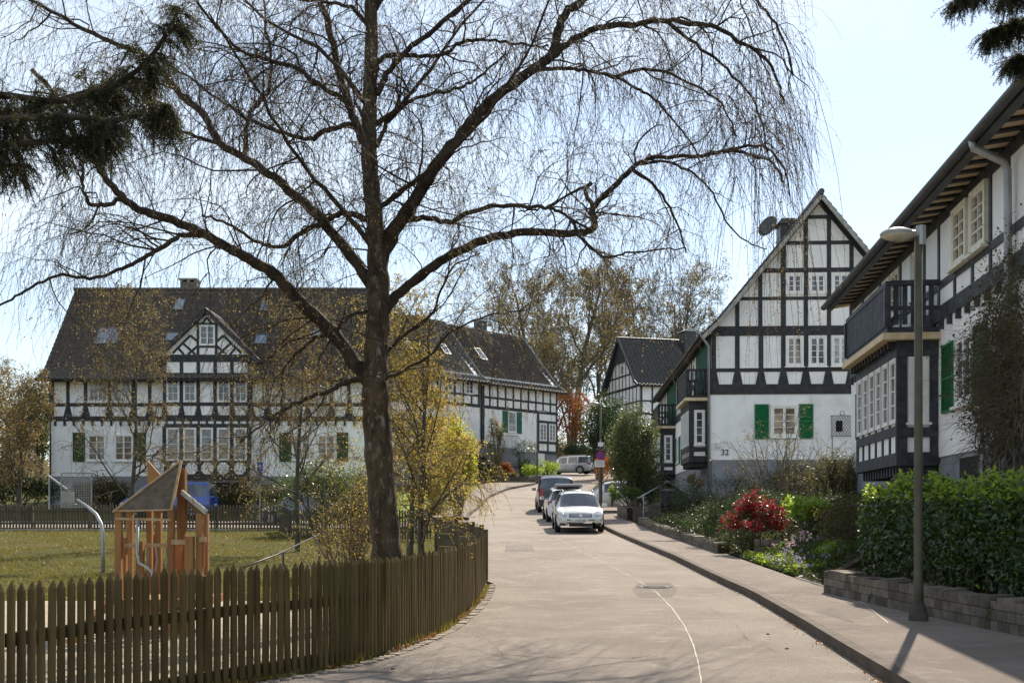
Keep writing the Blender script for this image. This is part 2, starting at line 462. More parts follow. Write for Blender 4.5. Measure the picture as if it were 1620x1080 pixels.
idx = np.arange(nx * ny).reshape(ny, nx)
gf = np.stack([idx[:-1, :-1], idx[:-1, 1:], idx[1:, 1:], idx[1:, :-1]], -1).reshape(-1, 4)

def ground_mat(name, cols, scales, bumpv=.5):
    m = bpy.data.materials.new(name); m.use_nodes = True
    nt = m.node_tree; b = nt.nodes['Principled BSDF']
    b.inputs['Roughness'].default_value = .95; b.inputs['Specular IOR Level'].default_value = .1
    tc = nt.nodes.new("ShaderNodeTexCoord"); v = tc.outputs['Object']
    c = _mix(nt, cols[0], cols[1], _ramp(nt, _noise(nt, v, scales[0], 8, .6), .35, .65))
    c = _mix(nt, c, cols[2], _ramp(nt, _noise(nt, v, scales[1], 8, .7, .5), .5, .68))
    c = _mix(nt, c, cols[3], _ramp(nt, _noise(nt, v, scales[2], 3, .8), .6, .72))
    nt.links.new(c, b.inputs['Base Color'])
    bp = nt.nodes.new("ShaderNodeBump"); bp.inputs['Strength'].default_value = bumpv; bp.inputs['Distance'].default_value = .04
    nt.links.new(_noise(nt, v, scales[2], 6, .75), bp.inputs['Height']); nt.links.new(bp.outputs['Normal'], b.inputs['Normal'])
    return m
M['ground'] = ground_mat('ground_grass', [(.055, .058, .014), (.085, .078, .02), (.10, .08, .032), (.025, .03, .008)], (.8, .35, 22), 1.0)  # strong noise contrast, imitates dappled shade on the lawn by colour
g = rawmesh('ground', np.stack([GX, GY, GZ], -1).reshape(-1, 3), gf, M['ground'], kind='structure', smooth=True)

# garden soil sheet on the right slopes
def sheet(name, xa, xb, ys, nxs, mat, dz=.0, kind='structure', hf=None):
    V = []; n = nxs
    for y in ys:
        a = xa(y); b = xb(y)
        for i in range(n + 1):
            x = a + (b - a) * i / n
            V.append((x, y, (hf or h)(x, y) + dz))
    k = n + 1
    Fq = [(j * k + i, j * k + i + 1, (j + 1) * k + i + 1, (j + 1) * k + i) for j in range(len(ys) - 1) for i in range(n)]
    o = rawmesh(name, V, Fq, mat, smooth=True); tag(o, kind=kind); return o

M['asphalt'] = ground_mat('asphalt', [(.315, .272, .233), (.245, .21, .18), (.35, .305, .262), (.13, .113, .098)], (.45, 1.9, 55), .8)
M['pavement'] = ground_mat('pavement', [(.28, .236, .206), (.22, .186, .162), (.31, .266, .232), (.13, .11, .097)], (.7, 2.2, 60), .8)
M['garden'] = ground_mat('garden_soil', [(.028, .026, .012), (.036, .04, .012), (.035, .025, .016), (.015, .018, .008)], (1.2, .8, 18), 1.0)
M['sand'] = ground_mat('sand', [(.36, .30, .23), (.30, .25, .19), (.40, .34, .26), (.22, .18, .14)], (1.2, .6, 60), .4)
M['lawn_pale'] = ground_mat('lawn_bright', [(.16, .22, .02), (.20, .25, .03), (.14, .18, .03), (.08, .12, .015)], (1, .5, 20), .6)
ys = list(np.arange(-8, 30, .35)) + list(np.arange(30, 117, .7))
rd = sheet('road', lambda y: float(XL(y)), lambda y: float(XR(y)), ys, 14, M['asphalt'], 0, hf=lambda x, y: float(zr(y)))
sheet('pavement', lambda y: float(XR(y)) + .13, lambda y: float(XS(y)), [y for y in ys if y < 90], 6, M['pavement'], 0.0, hf=lambda x, y: float(zr(y)) + .12)
sheet('garden_ground', lambda y: float(XS(y)) + .05, lambda y: float(XS(y)) + 14, [y for y in ys if -5 < y < 85], 40, M['garden'], .02)
# far left pavement beside the bend
YLP = [y for y in ys if 50.5 < y < 84]
def XLP(y): return float(np.interp(y, [50, 54, 62, 70, 76, 84], [-4.0, -3.4, -2.9, -2.7, -3.4, -1.5]))
sheet('far_pavement', lambda y: XLP(y), lambda y: float(XL(y)) - .12, YLP, 4, M['pavement'], 0, hf=lambda x, y: float(zr(y)) + .12)
# side lane in front of the big house
sheet('side_lane', lambda y: -46.0, lambda y: float(XL(y)) + .02 if y < 50.4 else -9.0, list(np.arange(48.6, 56, .5)), 60, M['pavement'], .03)
# sand pit
sheet('sand_pit', lambda y: -12.8, lambda y: float(np.interp(y, _fy, _fx)) - .35, list(np.arange(5.4, 20.2, .4)), 30, M['sand'], .015)

def strip(name, xf, ys, w, z0, z1, mat, kind='structure', hf=None, gap=0.0, label=None):
    """row of kerb stones"""
    mb = MB()
    for a, b in zip(ys[:-1], ys[1:]):
        dz0 = hf(a); dz1 = hf(b)
        p = Vector((float(xf(a)), a)); q = Vector((float(xf(b)), b))
        d = (q - p).normalized(); nrm = Vector((-d.y, d.x)) * -1
        p2 = p + d * gap; q2 = q - d * gap
        pts = []
        for zz in (z0, z1):
            for (pt, e, hz) in ((p2, 0, dz0), (q2, 0, dz1), (q2, w, dz1), (p2, w, dz0)):
                pp = pt + nrm * e; pts.append((pp.x, pp.y, hz + zz))
        mb.hexa([pts[0], pts[3], pts[2], pts[1], pts[4], pts[7], pts[6], pts[5]])
    o = mb.build(name, mat); tag(o, kind=kind); return o
M['kerb'] = pm('kerb_stone', (.12, .098, .08), (.08, .066, .054), 3, .9, .4, 40, .2, stain=(.07, .06, .05), stainscale=2.5)
strip('kerb', XR, list(np.arange(-7, 89, 1.0)), .13, -.2, .126, M['kerb'], hf=lambda y: float(zr(y)), gap=.004)
strip('far_kerb', lambda y: XL(y) - .14, list(np.arange(50.5, 84, 1.0)), .14, -.2, .13, M['kerb'], hf=lambda y: float(zr(y)), gap=.004)
M['cobble'] = pm('cobble', (.30, .26, .21), (.20, .17, .14), 9, .9, .5, 40, .2)
mb = MB()
for y in np.arange(5.5, 21.2, .13):
    for k in range(1):
        x = float(XL(y)) - .045 + rng.uniform(-.01, .01); s_ = .055
        z = float(zr(y)) + rng.uniform(.004, .018)
        mb.box(x - s_, x + s_, y - s_ + .002, y + s_, z - .1, z)
tag(mb.build('verge_cobbles', M['cobble']), kind='structure')

# repair seam along the lane, cracks, drain cover
seam_px = [(880, 850), (908, 866), (940, 882), (975, 900), (1010, 918), (1040, 938), (1062, 960), (1083, 990), (1097, 1020), (1105, 1050), (1110, 1085), (1116, 1140)]
def ground_at(px, py):
    Y = 8.0
    for _ in range(60):
        x = (px - CX_) / F_ * Y
        tz = h(x, Y) - EYE
        Yn = tz * F_ / (CY_ - py)
        Y = .5 * Y + .5 * Yn
    return ((px - CX_) / F_ * Y, Y)
def ribbon(name, pts, w, mat, dz, kind='structure', seed=3, wob=.01, wvar=0):
    g2 = random.Random(seed); mb = MB(); P2 = []
    for i in range(len(pts) - 1):
        for k in range(8):
            t = k / 8; P2.append(Vector(pts[i]) * (1 - t) + Vector(pts[i + 1]) * t)
    P2.append(Vector(pts[-1])); V = []
    for i, p in enumerate(P2):
        d = (P2[min(i + 1, len(P2) - 1)] - P2[max(i - 1, 0)]).normalized(); n = Vector((-d.y, d.x))
        p = p + n * g2.uniform(-wob, wob); ww = w * (1 + g2.uniform(-wvar, wvar))
        for s_ in (-.5, .5):
            q = p + n * ww * s_; V.append((q.x, q.y, h(q.x, q.y) + dz))
    mb.add(V, [(2 * i, 2 * i + 1, 2 * i + 3, 2 * i + 2) for i in range(len(P2) - 1)])
    o = mb.build(name, mat); tag(o, kind=kind); return o
M['seam'] = pm('seam', (.46, .42, .36), (.34, .30, .26), 8, .8)
M['crack'] = pm('crack', (.06, .05, .045), None, rough=.95)
ribbon('road_seam', [ground_at(*p) for p in seam_px], .014, M['seam'], .005, wob=.004, wvar=.5)
ribbon('road_crack', [ground_at(*p) for p in [(786, 1033), (830, 1038), (880, 1040), (940, 1040), (1000, 1041), (1030, 1036)]], .011, M['crack'], .005, wob=.012, wvar=.6)
ribbon('pavement_seam', [ground_at(*p) for p in [(1240, 903), (1300, 925), (1360, 950), (1405, 985)]], .014, M['seam'], .006, wob=.008, wvar=.4)
ribbon('pavement_crack', [ground_at(*p) for p in [(1195, 953), (1260, 951), (1330, 952)]], .018, M['crack'], .006, wob=.006, wvar=.4)
for k, pl in enumerate([[(700, 985), (740, 1000), (775, 1012), (800, 1040)], [(1120, 960), (1160, 985), (1185, 1012), (1230, 1032)], [(830, 842), (850, 845), (870, 849)], [(1225, 985), (1300, 1000), (1380, 1008)]]):
    ribbon('road_crack' if k < 3 else 'pavement_crack', [ground_at(*p) for p in pl], .004, M['crack'], .005 if k < 3 else .006, wob=.02, wvar=.8, seed=20 + k)
M['patch'] = ground_mat('asphalt_patch', [(.25, .217, .19), (.20, .175, .155), (.28, .245, .215), (.11, .097, .085)], (.9, 2.5, 60), .8)
def patch_sheet(name, pts, mat, dz):
    V = [(x, y, h(x, y) + dz) for x, y in pts]; n = len(V); c = (sum(v[0] for v in V) / n, sum(v[1] for v in V) / n); V.append((c[0], c[1], h(*c) + dz))
    mb = MB(); mb.add(V, [(i, (i + 1) % n, n) for i in range(n)]); tag(mb.build(name, mat), kind='structure')
patch_sheet('road_patch', [ground_at(*p) for p in [(1008, 922), (1060, 921), (1072, 932), (1064, 944), (1012, 944), (1000, 933)]], M['patch'], .003)
patch_sheet('road_patch', [ground_at(*p) for p in [(800, 862), (842, 861), (846, 872), (798, 873)]], M['patch'], .003)
patch_sheet('pavement_patch', [ground_at(*p) for p in [(1225, 958), (1320, 962), (1352, 985), (1262, 985)]], M['patch'], .004)
x0, y0 = ground_at(1035, 928)
t = thing('drain_cover', 'round cast iron drain cover set flush in the road beside the pale seam', 'drain cover', (x0, y0, h(x0, y0)))
mb = MB(); mb.disc((x0, y0, h(x0, y0) - .03), (0, 0, 1), .33, .038, 28); mb.build('frame', M['stone'], t)
mb = MB()
mb.disc((x0, y0, h(x0, y0) - .02), (0, 0, 1), .25, .03, 28)
for a in range(-3, 4): mb.box(x0 - .2, x0 + .2, y0 + a * .06 - .01, y0 + a * .06 + .01, h(x0, y0) + .01, h(x0, y0) + .016)
mb.build('lid', M['gutter_dark'], t)
# a few small stones and bits on the road
mb = MB()
for px, py in [(1245, 1026), (622, 1058), (1215, 1003)]:
    x, y = ground_at(px, py); z = h(x, y)
    o_mb = MB(); o_mb.lathe((x, y, z - .005), [(.016, 0), (.024, .008), (.018, .018), (.001, .024)], 6)
    o_ = o_mb.build('road_stone', M['stone'])
    tag(o_, {1245: 'small dark pebble on the right half of the road', 622: 'loose pebble at the road edge beside the picket fence', 1215: 'tiny pebble near the kerb of the road'}[px], 'pebble', 'pebbles on the road')
# ------------------------------------------------------------------ house building kit
Z = Vector((0, 0, 1))
class Fac:
    def __init__(s, root, O, U, N):
        s.root = root; s.O = Vector(O); s.U = Vector(U).normalized(); s.N = Vector(N).normalized()
    def p(s, u, z, d=0): return s.O + s.U * u + s.N * d + Z * z
    def bx(s, mb, u0, u1, z0, z1, d0, d1, m=0):
        mb.hexa([s.p(u0, z0, d1), s.p(u1, z0, d1), s.p(u1, z0, d0), s.p(u0, z0, d0), s.p(u0, z1, d1), s.p(u1, z1, d1), s.p(u1, z1, d0), s.p(u0, z1, d0)], m)
    def poly(s, mb, pts, d0, d1, m=0):
        mb.prism([s.p(u, z) for u, z in pts], s.N * d1, s.N * d0, m)
    def h(s, mb, u0, u1, z, w, d=.032, d0=-.03): s.bx(mb, u0, u1, z - w / 2, z + w / 2, d0, d)
    def v(s, mb, u, z0, z1, w, d=.028, d0=-.03): s.bx(mb, u - w / 2, u + w / 2, z0, z1, d0, d)
    def dg(s, mb, u0, z0, u1, z1, w, d=.024):
        a = Vector((u0, z0)); b = Vector((u1, z1)); dd = (b - a).normalized(); n = Vector((-dd.y, dd.x)) * w / 2
        s.poly(mb, [(a - n)[:], (b - n)[:], (b + n)[:], (a + n)[:]], -.03, d)
    def window(s, u0, u1, z0, z1, cas=2, rows=3, cols=1, mat='frame_white', glass='glass', d=.05, fw=.07, sill=True, bar=.028, curtain=False):
        mb = MB(); W = u1 - u0
        s.bx(mb, u0, u1, z0, z0 + fw, -.02, d); s.bx(mb, u0, u1, z1 - fw, z1, -.02, d)
        s.bx(mb, u0, u0 + fw, z0 + fw, z1 - fw, -.02, d); s.bx(mb, u1 - fw, u1, z0 + fw, z1 - fw, -.02, d)
        iw = (W - 2 * fw) / cas
        for c in range(cas):
            a = u0 + fw + c * iw; b = a + iw; cf = fw * .6
            s.bx(mb, a, a + cf, z0 + fw, z1 - fw, -.02, d - .012); s.bx(mb, b - cf, b, z0 + fw, z1 - fw, -.02, d - .012)
            s.bx(mb, a + cf, b - cf, z0 + fw, z0 + fw + cf, -.02, d - .014); s.bx(mb, a + cf, b - cf, z1 - fw - cf, z1 - fw, -.02, d - .014)
            zz0 = z0 + fw + cf; zz1 = z1 - fw - cf
            for r in range(1, rows):
                z = zz0 + (zz1 - zz0) * r / rows
                s.bx(mb, a + cf, b - cf, z - bar / 2, z + bar / 2, 0, d - .02)
            for k in range(1, cols):
                u = a + cf + (iw - 2 * cf) * k / cols
                s.bx(mb, u - bar / 2, u + bar / 2, zz0, zz1, 0, d - .022)
        w_ = mb.build('window', M[mat], s.root)
        pb = MB(); s.bx(pb, u0 + fw * .9, u1 - fw * .9, z0 + fw * .9, z1 - fw * .9, -.03, .008); pb.build('pane', M[glass], w_)
        if sill:
            sb = MB(); s.bx(sb, u0 - .05, u1 + .05, z0 - .05, z0 - .002, -.02, d + .07); sb.build('sill', M[mat], w_)
        return w_
    def shutter(s, u0, u1, z0, z1, mat='green', d=.045, slats=16, label=None):
        mb = MB(); fw = .05
        s.bx(mb, u0, u0 + fw, z0, z1, .006, d); s.bx(mb, u1 - fw, u1, z0, z1, .006, d)
        for zz in (z0, z1 - fw, (z0 + z1) / 2 - fw / 2): s.bx(mb, u0 + fw, u1 - fw, zz, zz + fw, .006, d - .003)
        s.bx(mb, u0 + fw, u1 - fw, z0 + fw, z1 - fw, .004, d * .35)
        for i in range(slats):
            z = z0 + fw + (z1 - z0 - 2 * fw) * (i + .5) / slats; hh = (z1 - z0) / slats * .32
            a = s.p(u0 + fw, z - hh, d - .006); b = s.p(u1 - fw, z - hh, d - .006); c = s.p(u1 - fw, z + hh, .012); e = s.p(u0 + fw, z + hh, .012)
            n = s.N * .006 + Z * .006
            mb.hexa([a, b, c, e, a + n, b + n, c + n, e + n])
        o = mb.build('shutter', M[mat], s.root)
        if label: o['label'] = label
        return o

def roof_plane(root, name, O, U, V, x0, x1, prof, mat, thick=.10, course=.34, tile=.26, amp=.022, lift=.035, sub=4, parent=None, x0f=None, x1f=None):
    """O + U*x + V*y + Z*z ; prof = [(y,z)..] from eave to ridge. x0f,x1f: optional functions of s in 0..1"""
    O = Vector(O); U = Vector(U).normalized(); V = Vector(V).normalized()
    pr = [Vector((a, b)) for a, b in prof]
    seg = [0]
    for a, b in zip(pr[:-1], pr[1:]): seg.append(seg[-1] + (b - a).length)
    tot = seg[-1]
    def at(s):
        for i in range(len(pr) - 1):
            if s <= seg[i + 1] + 1e-9 or i == len(pr) - 2:
                t = (s - seg[i]) / (seg[i + 1] - seg[i]); q = pr[i] * (1 - t) + pr[i + 1] * t
                d = (pr[i + 1] - pr[i]).normalized(); return q, Vector((-d.y, d.x))
    nc = max(1, int(round(tot / course)))
    ncol = max(2, int((x1 - x0) / tile)) * sub
    xs = np.linspace(0, 1, ncol + 1)
    tiles = max(2, int((x1 - x0) / tile))
    wave = amp * (np.abs(np.sin(np.pi * xs * tiles)) ** .8 * 2 - 1)
    rows = []
    for i in range(nc):
        for s_, l_ in ((i / nc * tot, lift), ((i + 1) / nc * tot, 0.0)):
            q, n = at(min(s_ + (1e-4 if l_ else -1e-4), tot)); rows.append((q, n, l_, s_ / tot))
    V3 = []
    Ov = np.array(O); Uv = np.array(U); Vv = np.array(V); Zv = np.array([0, 0, 1.])
    for q, n, l_, sn in rows:
        xa = x0f(sn) if x0f else x0; xb = x1f(sn) if x1f else x1
        x = xa + (xb - xa) * xs
        yy = q.x + n.x * (l_ + wave); zz = q.y + n.y * (l_ + wave)
        V3.append(Ov + x[:, None] * Uv + yy[:, None] * Vv + zz[:, None] * Zv)
    V3 = np.concatenate(V3)
    k = ncol + 1; nr = len(rows)
    ii = np.arange(nr * k).reshape(nr, k)
    f = np.stack([ii[:-1, :-1], ii[:-1, 1:], ii[1:, 1:], ii[1:, :-1]], -1).reshape(-1, 4)
    o = rawmesh(name, V3, f, mat, parent or root)
    # slab below the tiles
    mb = MB()
    for i in range(len(pr) - 1):
        d = (pr[i + 1] - pr[i]).normalized(); n = Vector((-d.y, d.x))
        a0 = pr[i] - n * .03; a1 = pr[i + 1] - n * .03; b0 = a0 - n * thick; b1 = a1 - n * thick
        s0 = seg[i] / tot; s1 = seg[i + 1] / tot
        def G(x, q): return O + U * x + V * q.x + Z * q.y
        xa0 = x0f(s0) if x0f else x0; xb0 = x1f(s0) if x1f else x1; xa1 = x0f(s1) if x0f else x0; xb1 = x1f(s1) if x1f else x1
        mb.hexa([G(xa0, b0), G(xb0, b0), G(xb1, b1), G(xa1, b1), G(xa0, a0), G(xb0, a0), G(xb1, a1), G(xa1, a1)])
    mb.build('roof_deck', M['timber'], o)
    return o

def skylight(root, O, U, V, prof, x, s0, s1, w, parent):
    """roof window lying on the slope between heights s0,s1 (fractions of the last segment)"""
    O = Vector(O); U = Vector(U).normalized(); V = Vector(V).normalized()
    a = Vector(prof[-2]); b = Vector(prof[-1]); d = (b - a).normalized(); n = Vector((-d.y, d.x))
    L_ = (b - a).length
    def G(xx, s, e):
        q = a + d * (s * L_) + n * e; return O + U * xx + V * q.x + Z * q.y
    mb = MB(); f = .07
    def rb(mb, xa, xb, sa, sb, e0, e1):
        mb.hexa([G(xa, sa, e0), G(xb, sa, e0), G(xb, sb, e0), G(xa, sb, e0), G(xa, sa, e1), G(xb, sa, e1), G(xb, sb, e1), G(xa, sb, e1)])
    fs = f / L_
    rb(mb, x - w / 2, x + w / 2, s0, s0 + fs, 0, .12); rb(mb, x - w / 2, x + w / 2, s1 - fs, s1, 0, .12)
    rb(mb, x - w / 2, x - w / 2 + f, s0 + fs, s1 - fs, 0, .12); rb(mb, x + w / 2 - f, x + w / 2, s0 + fs, s1 - fs, 0, .12)
    o = mb.build('skylight', M['gutter_dark'], parent)
    g_ = MB(); rb(g_, x - w / 2 + f * .9, x + w / 2 - f * .9, s0 + fs * .9, s1 - fs * .9, 0, .09); g_.build('pane', M['glass_sky'], o)
    return o

def gutter(root, a, b, r=.07, mat='gutter_dark', name='gutter'):
    mb = MB(); a = Vector(a); b = Vector(b); d = (b - a).normalized(); side = d.cross(Z).normalized()
    V = []; K = 9; ring = []
    for e in (a, b):
        for i in range(K):
            an = math.pi * (i / (K - 1)) + math.pi
            V.append(e + side * math.cos(an) * r + Z * math.sin(an) * r)
        for i in reversed(range(K)):
            an = math.pi * (i / (K - 1)) + math.pi
            V.append(e + side * math.cos(an) * r * .86 + Z * math.sin(an) * r * .86)
    n = 2 * K
    mb.add(V, [(i, (i + 1) % n, n + (i + 1) % n, n + i) for i in range(n)] + [tuple(range(n)), tuple(reversed(range(n, 2 * n)))])
    return mb.build(name, M[mat], root, smooth=False)
def pipe(root, pts, r=.045, mat='zinc', name='downpipe'):
    mb = MB(); mb.tube(pts, r, 10); return mb.build(name, M[mat], root, smooth=True)
def wallbox(root, x0, x1, y0, y1, z0, z1, mat, name='wall'):
    mb = MB(); mb.box(x0, x1, y0, y1, z0, z1); return mb.build(name, M[mat], root)
def text_mesh(txt, size, loc, rot, mat, parent, name='lettering', ext=.002, font_w=1.0):
    cu = bpy.data.curves.new(name, 'FONT'); cu.body = txt; cu.size = size; cu.extrude = ext; cu.align_x = 'CENTER'; cu.align_y = 'CENTER'
    tmp = bpy.data.objects.new('tmp', cu); COL.objects.link(tmp)
    bpy.context.view_layer.update()
    me = bpy.data.meshes.new_from_object(tmp.evaluated_get(bpy.context.evaluated_depsgraph_get()))
    bpy.data.objects.remove(tmp); me.materials.clear(); me.materials.append(mat); me.name = name
    o = bpy.data.objects.new(name, me); COL.objects.link(o); o.parent = parent
    off = OFF.get(parent.name, Vector((0, 0, 0)))
    o.location = Vector(loc) - off; o.rotation_euler = rot; o.scale = (font_w, 1, 1)
    OFF[o.name] = off
    return o
# ================================================================== big left house (frontal, Y = 65)
YL = 65.0; sL = F_ / YL
XO = (78 - CX_) / sL
houseL = thing('timbered_house', 'long white half-timbered house behind the playground with a central gable and many shutters', 'house', (XO, YL, 0), local=True)
U_ = lambda px: (px - 78) / sL
Zp = lambda py: EYE + (CY_ - py) / sL
W = U_(582)
fl = Fac(houseL, (0, 0, 0), (1, 0, 0), (0, -1, 0))
z_beam = Zp(662); z_eave = Zp(590); z_pl = Zp(756)
mb = MB(); mb.box(0, W, 0, 10, Zp(763), z_eave - .04)
# gable ends
for x in (0.001, W - .3):
    mb.prism([(x, 0.1, z_eave), (x, 9.9, z_eave), (x, 5, 15.2)], (0, 0, 0), (.299, 0, 0))
mb.build('wall', M['plaster'], houseL)
mb = MB(); mb.box(.05, W - .05, .05, 9.9, 0.8, Zp(763))
fl.bx(mb, 0, W, Zp(763), Zp(753), 0, .04)
for a, b in ((78, 115), (200, 268), (392, 600)): fl.bx(mb, U_(a), min(W, U_(b)), .8, Zp(763), -.2, .03)
mb.build('basement_wall', M['concrete'], houseL)
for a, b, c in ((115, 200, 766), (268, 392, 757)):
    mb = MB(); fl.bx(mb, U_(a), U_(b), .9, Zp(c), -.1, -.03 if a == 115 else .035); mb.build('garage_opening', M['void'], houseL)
T = MB()
posts = [83, 107.6, 135.6, 173, 211, 237, 263, 397, 423, 449, 487, 524, 552, 577]
fl.h(T, 0, W, z_beam, .28); fl.h(T, 0, W, Zp(640), .2, .030); fl.h(T, 0, W, Zp(592), .22, .031)
for p in posts:
    fl.v(T, U_(p), z_beam + .14, Zp(592), .19)
    if p not in (83, 577):  # splayed feet under the rail
        u = U_(p); fl.poly(T, [(u - .26, z_beam + .13), (u + .26, z_beam + .13), (u + .11, Zp(643)), (u - .11, Zp(643))], -.03, .0265)
for k in range(34):  # joist ends below the beam
    u = .35 + k * (W - .6) / 33
    if not (U_(258) < u < U_(402)): fl.bx(T, u - .06, u + .06, z_beam - .40, z_beam - .145, 0, .07)
for x in (0, W): fl.bx(T, x - .12 if x else -.01, x + .01 if x else .14, z_beam, z_eave, -.02, .033)
T.build('timber_frame', M['timber'], houseL)
# side timber on left end (seen from a step aside)
fs = Fac(houseL, (0, 10, 0), (0, -1, 0), (-1, 0, 0)); T = MB()
fs.h(T, 0, 10, z_beam, .28); fs.h(T, 0, 10, Zp(640), .2, .03); fs.h(T, 0, 10, z_eave, .25, .031)
for u in (.1, 2, 4, 6, 8, 9.9): fs.v(T, u, z_beam, z_eave, .2)
T.build('side_timber_frame', M['timber'], houseL)
for a, b in ((140, 171), (177, 208), (452, 483), (489, 520)): fl.window(U_(a), U_(b), Zp(636), Zp(599), 2, 3, 2, glass='glass_curtain' if a in (177, 452) else 'glass')
for a, b in ((139, 168), (181, 211), (464, 492), (502, 531)): fl.window(U_(a), U_(b), Zp(729), Zp(687), 2, 4, 1, glass='glass_warm_reflect', d=.06)
for a, b, l in ((115.5, 134.5, 'far left dark olive shutter'), (212, 231, 'olive shutter left of the gable bay'), (442, 461, 'olive shutter right of the gable bay'), (533, 551, 'far right olive shutter')):
    fl.shutter(U_(a), U_(b), Zp(730), Zp(684), 'green_olive', .05, 14, l)
# central gable, standing .35 m proud
D = .35
fg = Fac(houseL, (0, -D, 0), (1, 0, 0), (0, -1, 0))
uc = U_(330); ul = U_(262.5); ur = U_(397.5)
mb = MB()
fg.bx(mb, ul, ur, z_beam - .3, Zp(560), -1.0, 0)
fg.bx(mb, ul, ur, Zp(757), z_beam - .3, -.33, -.02)
fg.poly(mb, [(ul, Zp(560)), (ur, Zp(560)), (uc, Zp(494))], -3.0, 0)
mb.build('gable_wall', M['plaster'], houseL)
T = MB()
gp = [263.5, 290, 316.5, 343, 369.5, 396.5]
fg.h(T, ul, ur, Zp(662), .34); fg.h(T, ul, ur, Zp(674), .22, .03); fg.h(T, ul, ur, Zp(640), .2, .031); fg.h(T, ul, ur, Zp(593), .16, .033); fg.h(T, ul - .3, ur + .3, Zp(568), .42, .034)
for p in gp:
    fg.v(T, U_(p), Zp(662), Zp(568), .2)
    u = U_(p); fg.poly(T, [(u - .2, Zp(658)), (u + .2, Zp(658)), (u + .1, Zp(643)), (u - .1, Zp(643))], -.03, .0265)
for k in range(11): u = ul + .15 + k * (ur - ul - .3) / 10; fg.bx(T, u - .06, u + .06, Zp(672), Zp(665), 0, .036)
# brick-lattice of the gable top
def clipx(z): return (Zp(494) - z) / (Zp(494) - Zp(560)) * (ur - ul) / 2
fg.dg(T, ul - .1, Zp(560), uc, Zp(493) , .26, .04); fg.dg(T, ur + .1, Zp(560), uc, Zp(493), .26, .041)
for k, (a, b, c, d_) in enumerate([(276, 560, 304, 532), (292, 544, 312, 562), (304, 532, 316, 542), (316, 548, 300, 562), (384, 560, 356, 532), (368, 544, 348, 562), (356, 532, 345, 542), (345, 548, 360, 562), (284, 551, 294, 562), (376, 551, 366, 562)]):
    fg.dg(T, U_(a), Zp(b), U_(c), Zp(d_), .13, .024 + .0008 * k)
fg.v(T, U_(316), Zp(562), Zp(512), .15); fg.v(T, U_(344.5), Zp(562), Zp(512), .15, .029); fg.h(T, U_(314), U_(346), Zp(514), .13, .036); fg.h(T, U_(314), U_(346), Zp(549.5), .13, .0365)
fg.dg(T, U_(322), Zp(514), U_(330), Zp(504), .12, .022); fg.dg(T, U_(338), Zp(514), U_(330), Zp(504), .12, .0225)
# bay ground floor
for p in gp: fg.v(T, U_(p), Zp(732), Zp(674), .24, .05)
fg.bx(T, ul, ur, Zp(757), Zp(729), -.1, .045)
T.build('gable_timber_frame', M['timber'], houseL)
mb = MB()
for px in (281, 306, 331, 356, 382):
    c = (U_(px), Zp(741)); r = .36
    fg.poly(mb, [(c[0] + r * math.cos(R(22.5 + 45 * k)), c[1] + r * math.sin(R(22.5 + 45 * k))) for k in range(8)], 0, .055)
mb.build('octagon_panels', M['plaster'], houseL)
for i in range(5):
    a = gp[i] + 3; b = gp[i + 1] - 3
    fg.window(U_(a), U_(b), Zp(729), Zp(677), 1, 4, 1, glass='glass_warm_reflect' if i % 2 else 'glass', d=.07, sill=False)
    if i != 2: fg.window(U_(a), U_(b), Zp(637), Zp(598), 1, 3, 2, glass='glass', d=.05, sill=False)
fg.window(U_(318), U_(343), Zp(548), Zp(515.5), 2, 3, 1, glass='glass', d=.05, sill=False)
# roofs
prof = [(-.9, Zp(590) - .45), (0.3, Zp(590) + .25), (5, 15.35)]
O0 = (0, 0, 0)
rl = roof_plane(houseL, 'roof', O0, (1, 0, 0), (0, 1, 0), -.45, W + .45, prof, M['tile'], course=.40, tile=.32, amp=.035, lift=.06)
prof2 = [(-.9, Zp(590) - .45), (0.3, Zp(590) + .25), (5, 15.35)]
roof_plane(houseL, 'rear_roof', (0, 10, 0), (1, 0, 0), (0, -1, 0), -.45, W + .45, prof2, M['tile'])
mb = MB(); mb.tube([(-.5, 5, 15.38), (W + .5, 5, 15.38)], .13, 10); mb.build('ridge_tiles', M['tile'], houseL)
for (a, b, c, d_) in ((153, 190, 546, 519), (276, 293, 492, 474), (412, 427, 494, 476), (262, 283, 541, 527), (403, 424, 546, 530), (494, 508, 536, 522), (206, 213, 482, 474)):
    # solve slope fraction by height
    def frac(py):
        # point on slope at pixel row: z = EYE+(CY-py)*(YL+y)/F ; y = .3+4.7 t ; z = z1+(z2-z1) t
        z1 = Zp(590) + .25; z2 = 15.35
        k = (CY_ - py) / F_
        return (EYE + k * (YL + .3) - z1) / ((z2 - z1) - k * 4.7)
    f0, f1 = frac(c), frac(d_); ym = YL + .3 + 4.7 * (f0 + f1) / 2
    x = ((a + b) / 2 - CX_) / F_ * ym - XO
    skylight(houseL, O0, (1, 0, 0), (0, 1, 0), prof, x, f0, f1, (b - a) / F_ * ym, rl)
# gable roof: ridge along y from front to main roof
zg = Zp(493) + .12
for sgn in (-1, 1):
    gw = (ur - ul) / 2 + .55
    gz = Zp(568) - .1
    pr = [(0, gz), (gw, zg)]
    # U runs into the house, V from eave to the gable ridge
    def xf(s): return 1.2 + s * 2.6
    roof_plane(houseL, 'gable_roof', (uc - sgn * gw, -D - .35, 0), (0, 1, 0), (sgn, 0, 0), 0, 3, pr, M['tile'], x1f=xf, thick=.14)
mb = MB(); fg.dg(mb, ul - .55, Zp(570), uc, zg - .13, .16, .36); fg.dg(mb, ur + .55, Zp(570), uc, zg - .13, .16, .361)
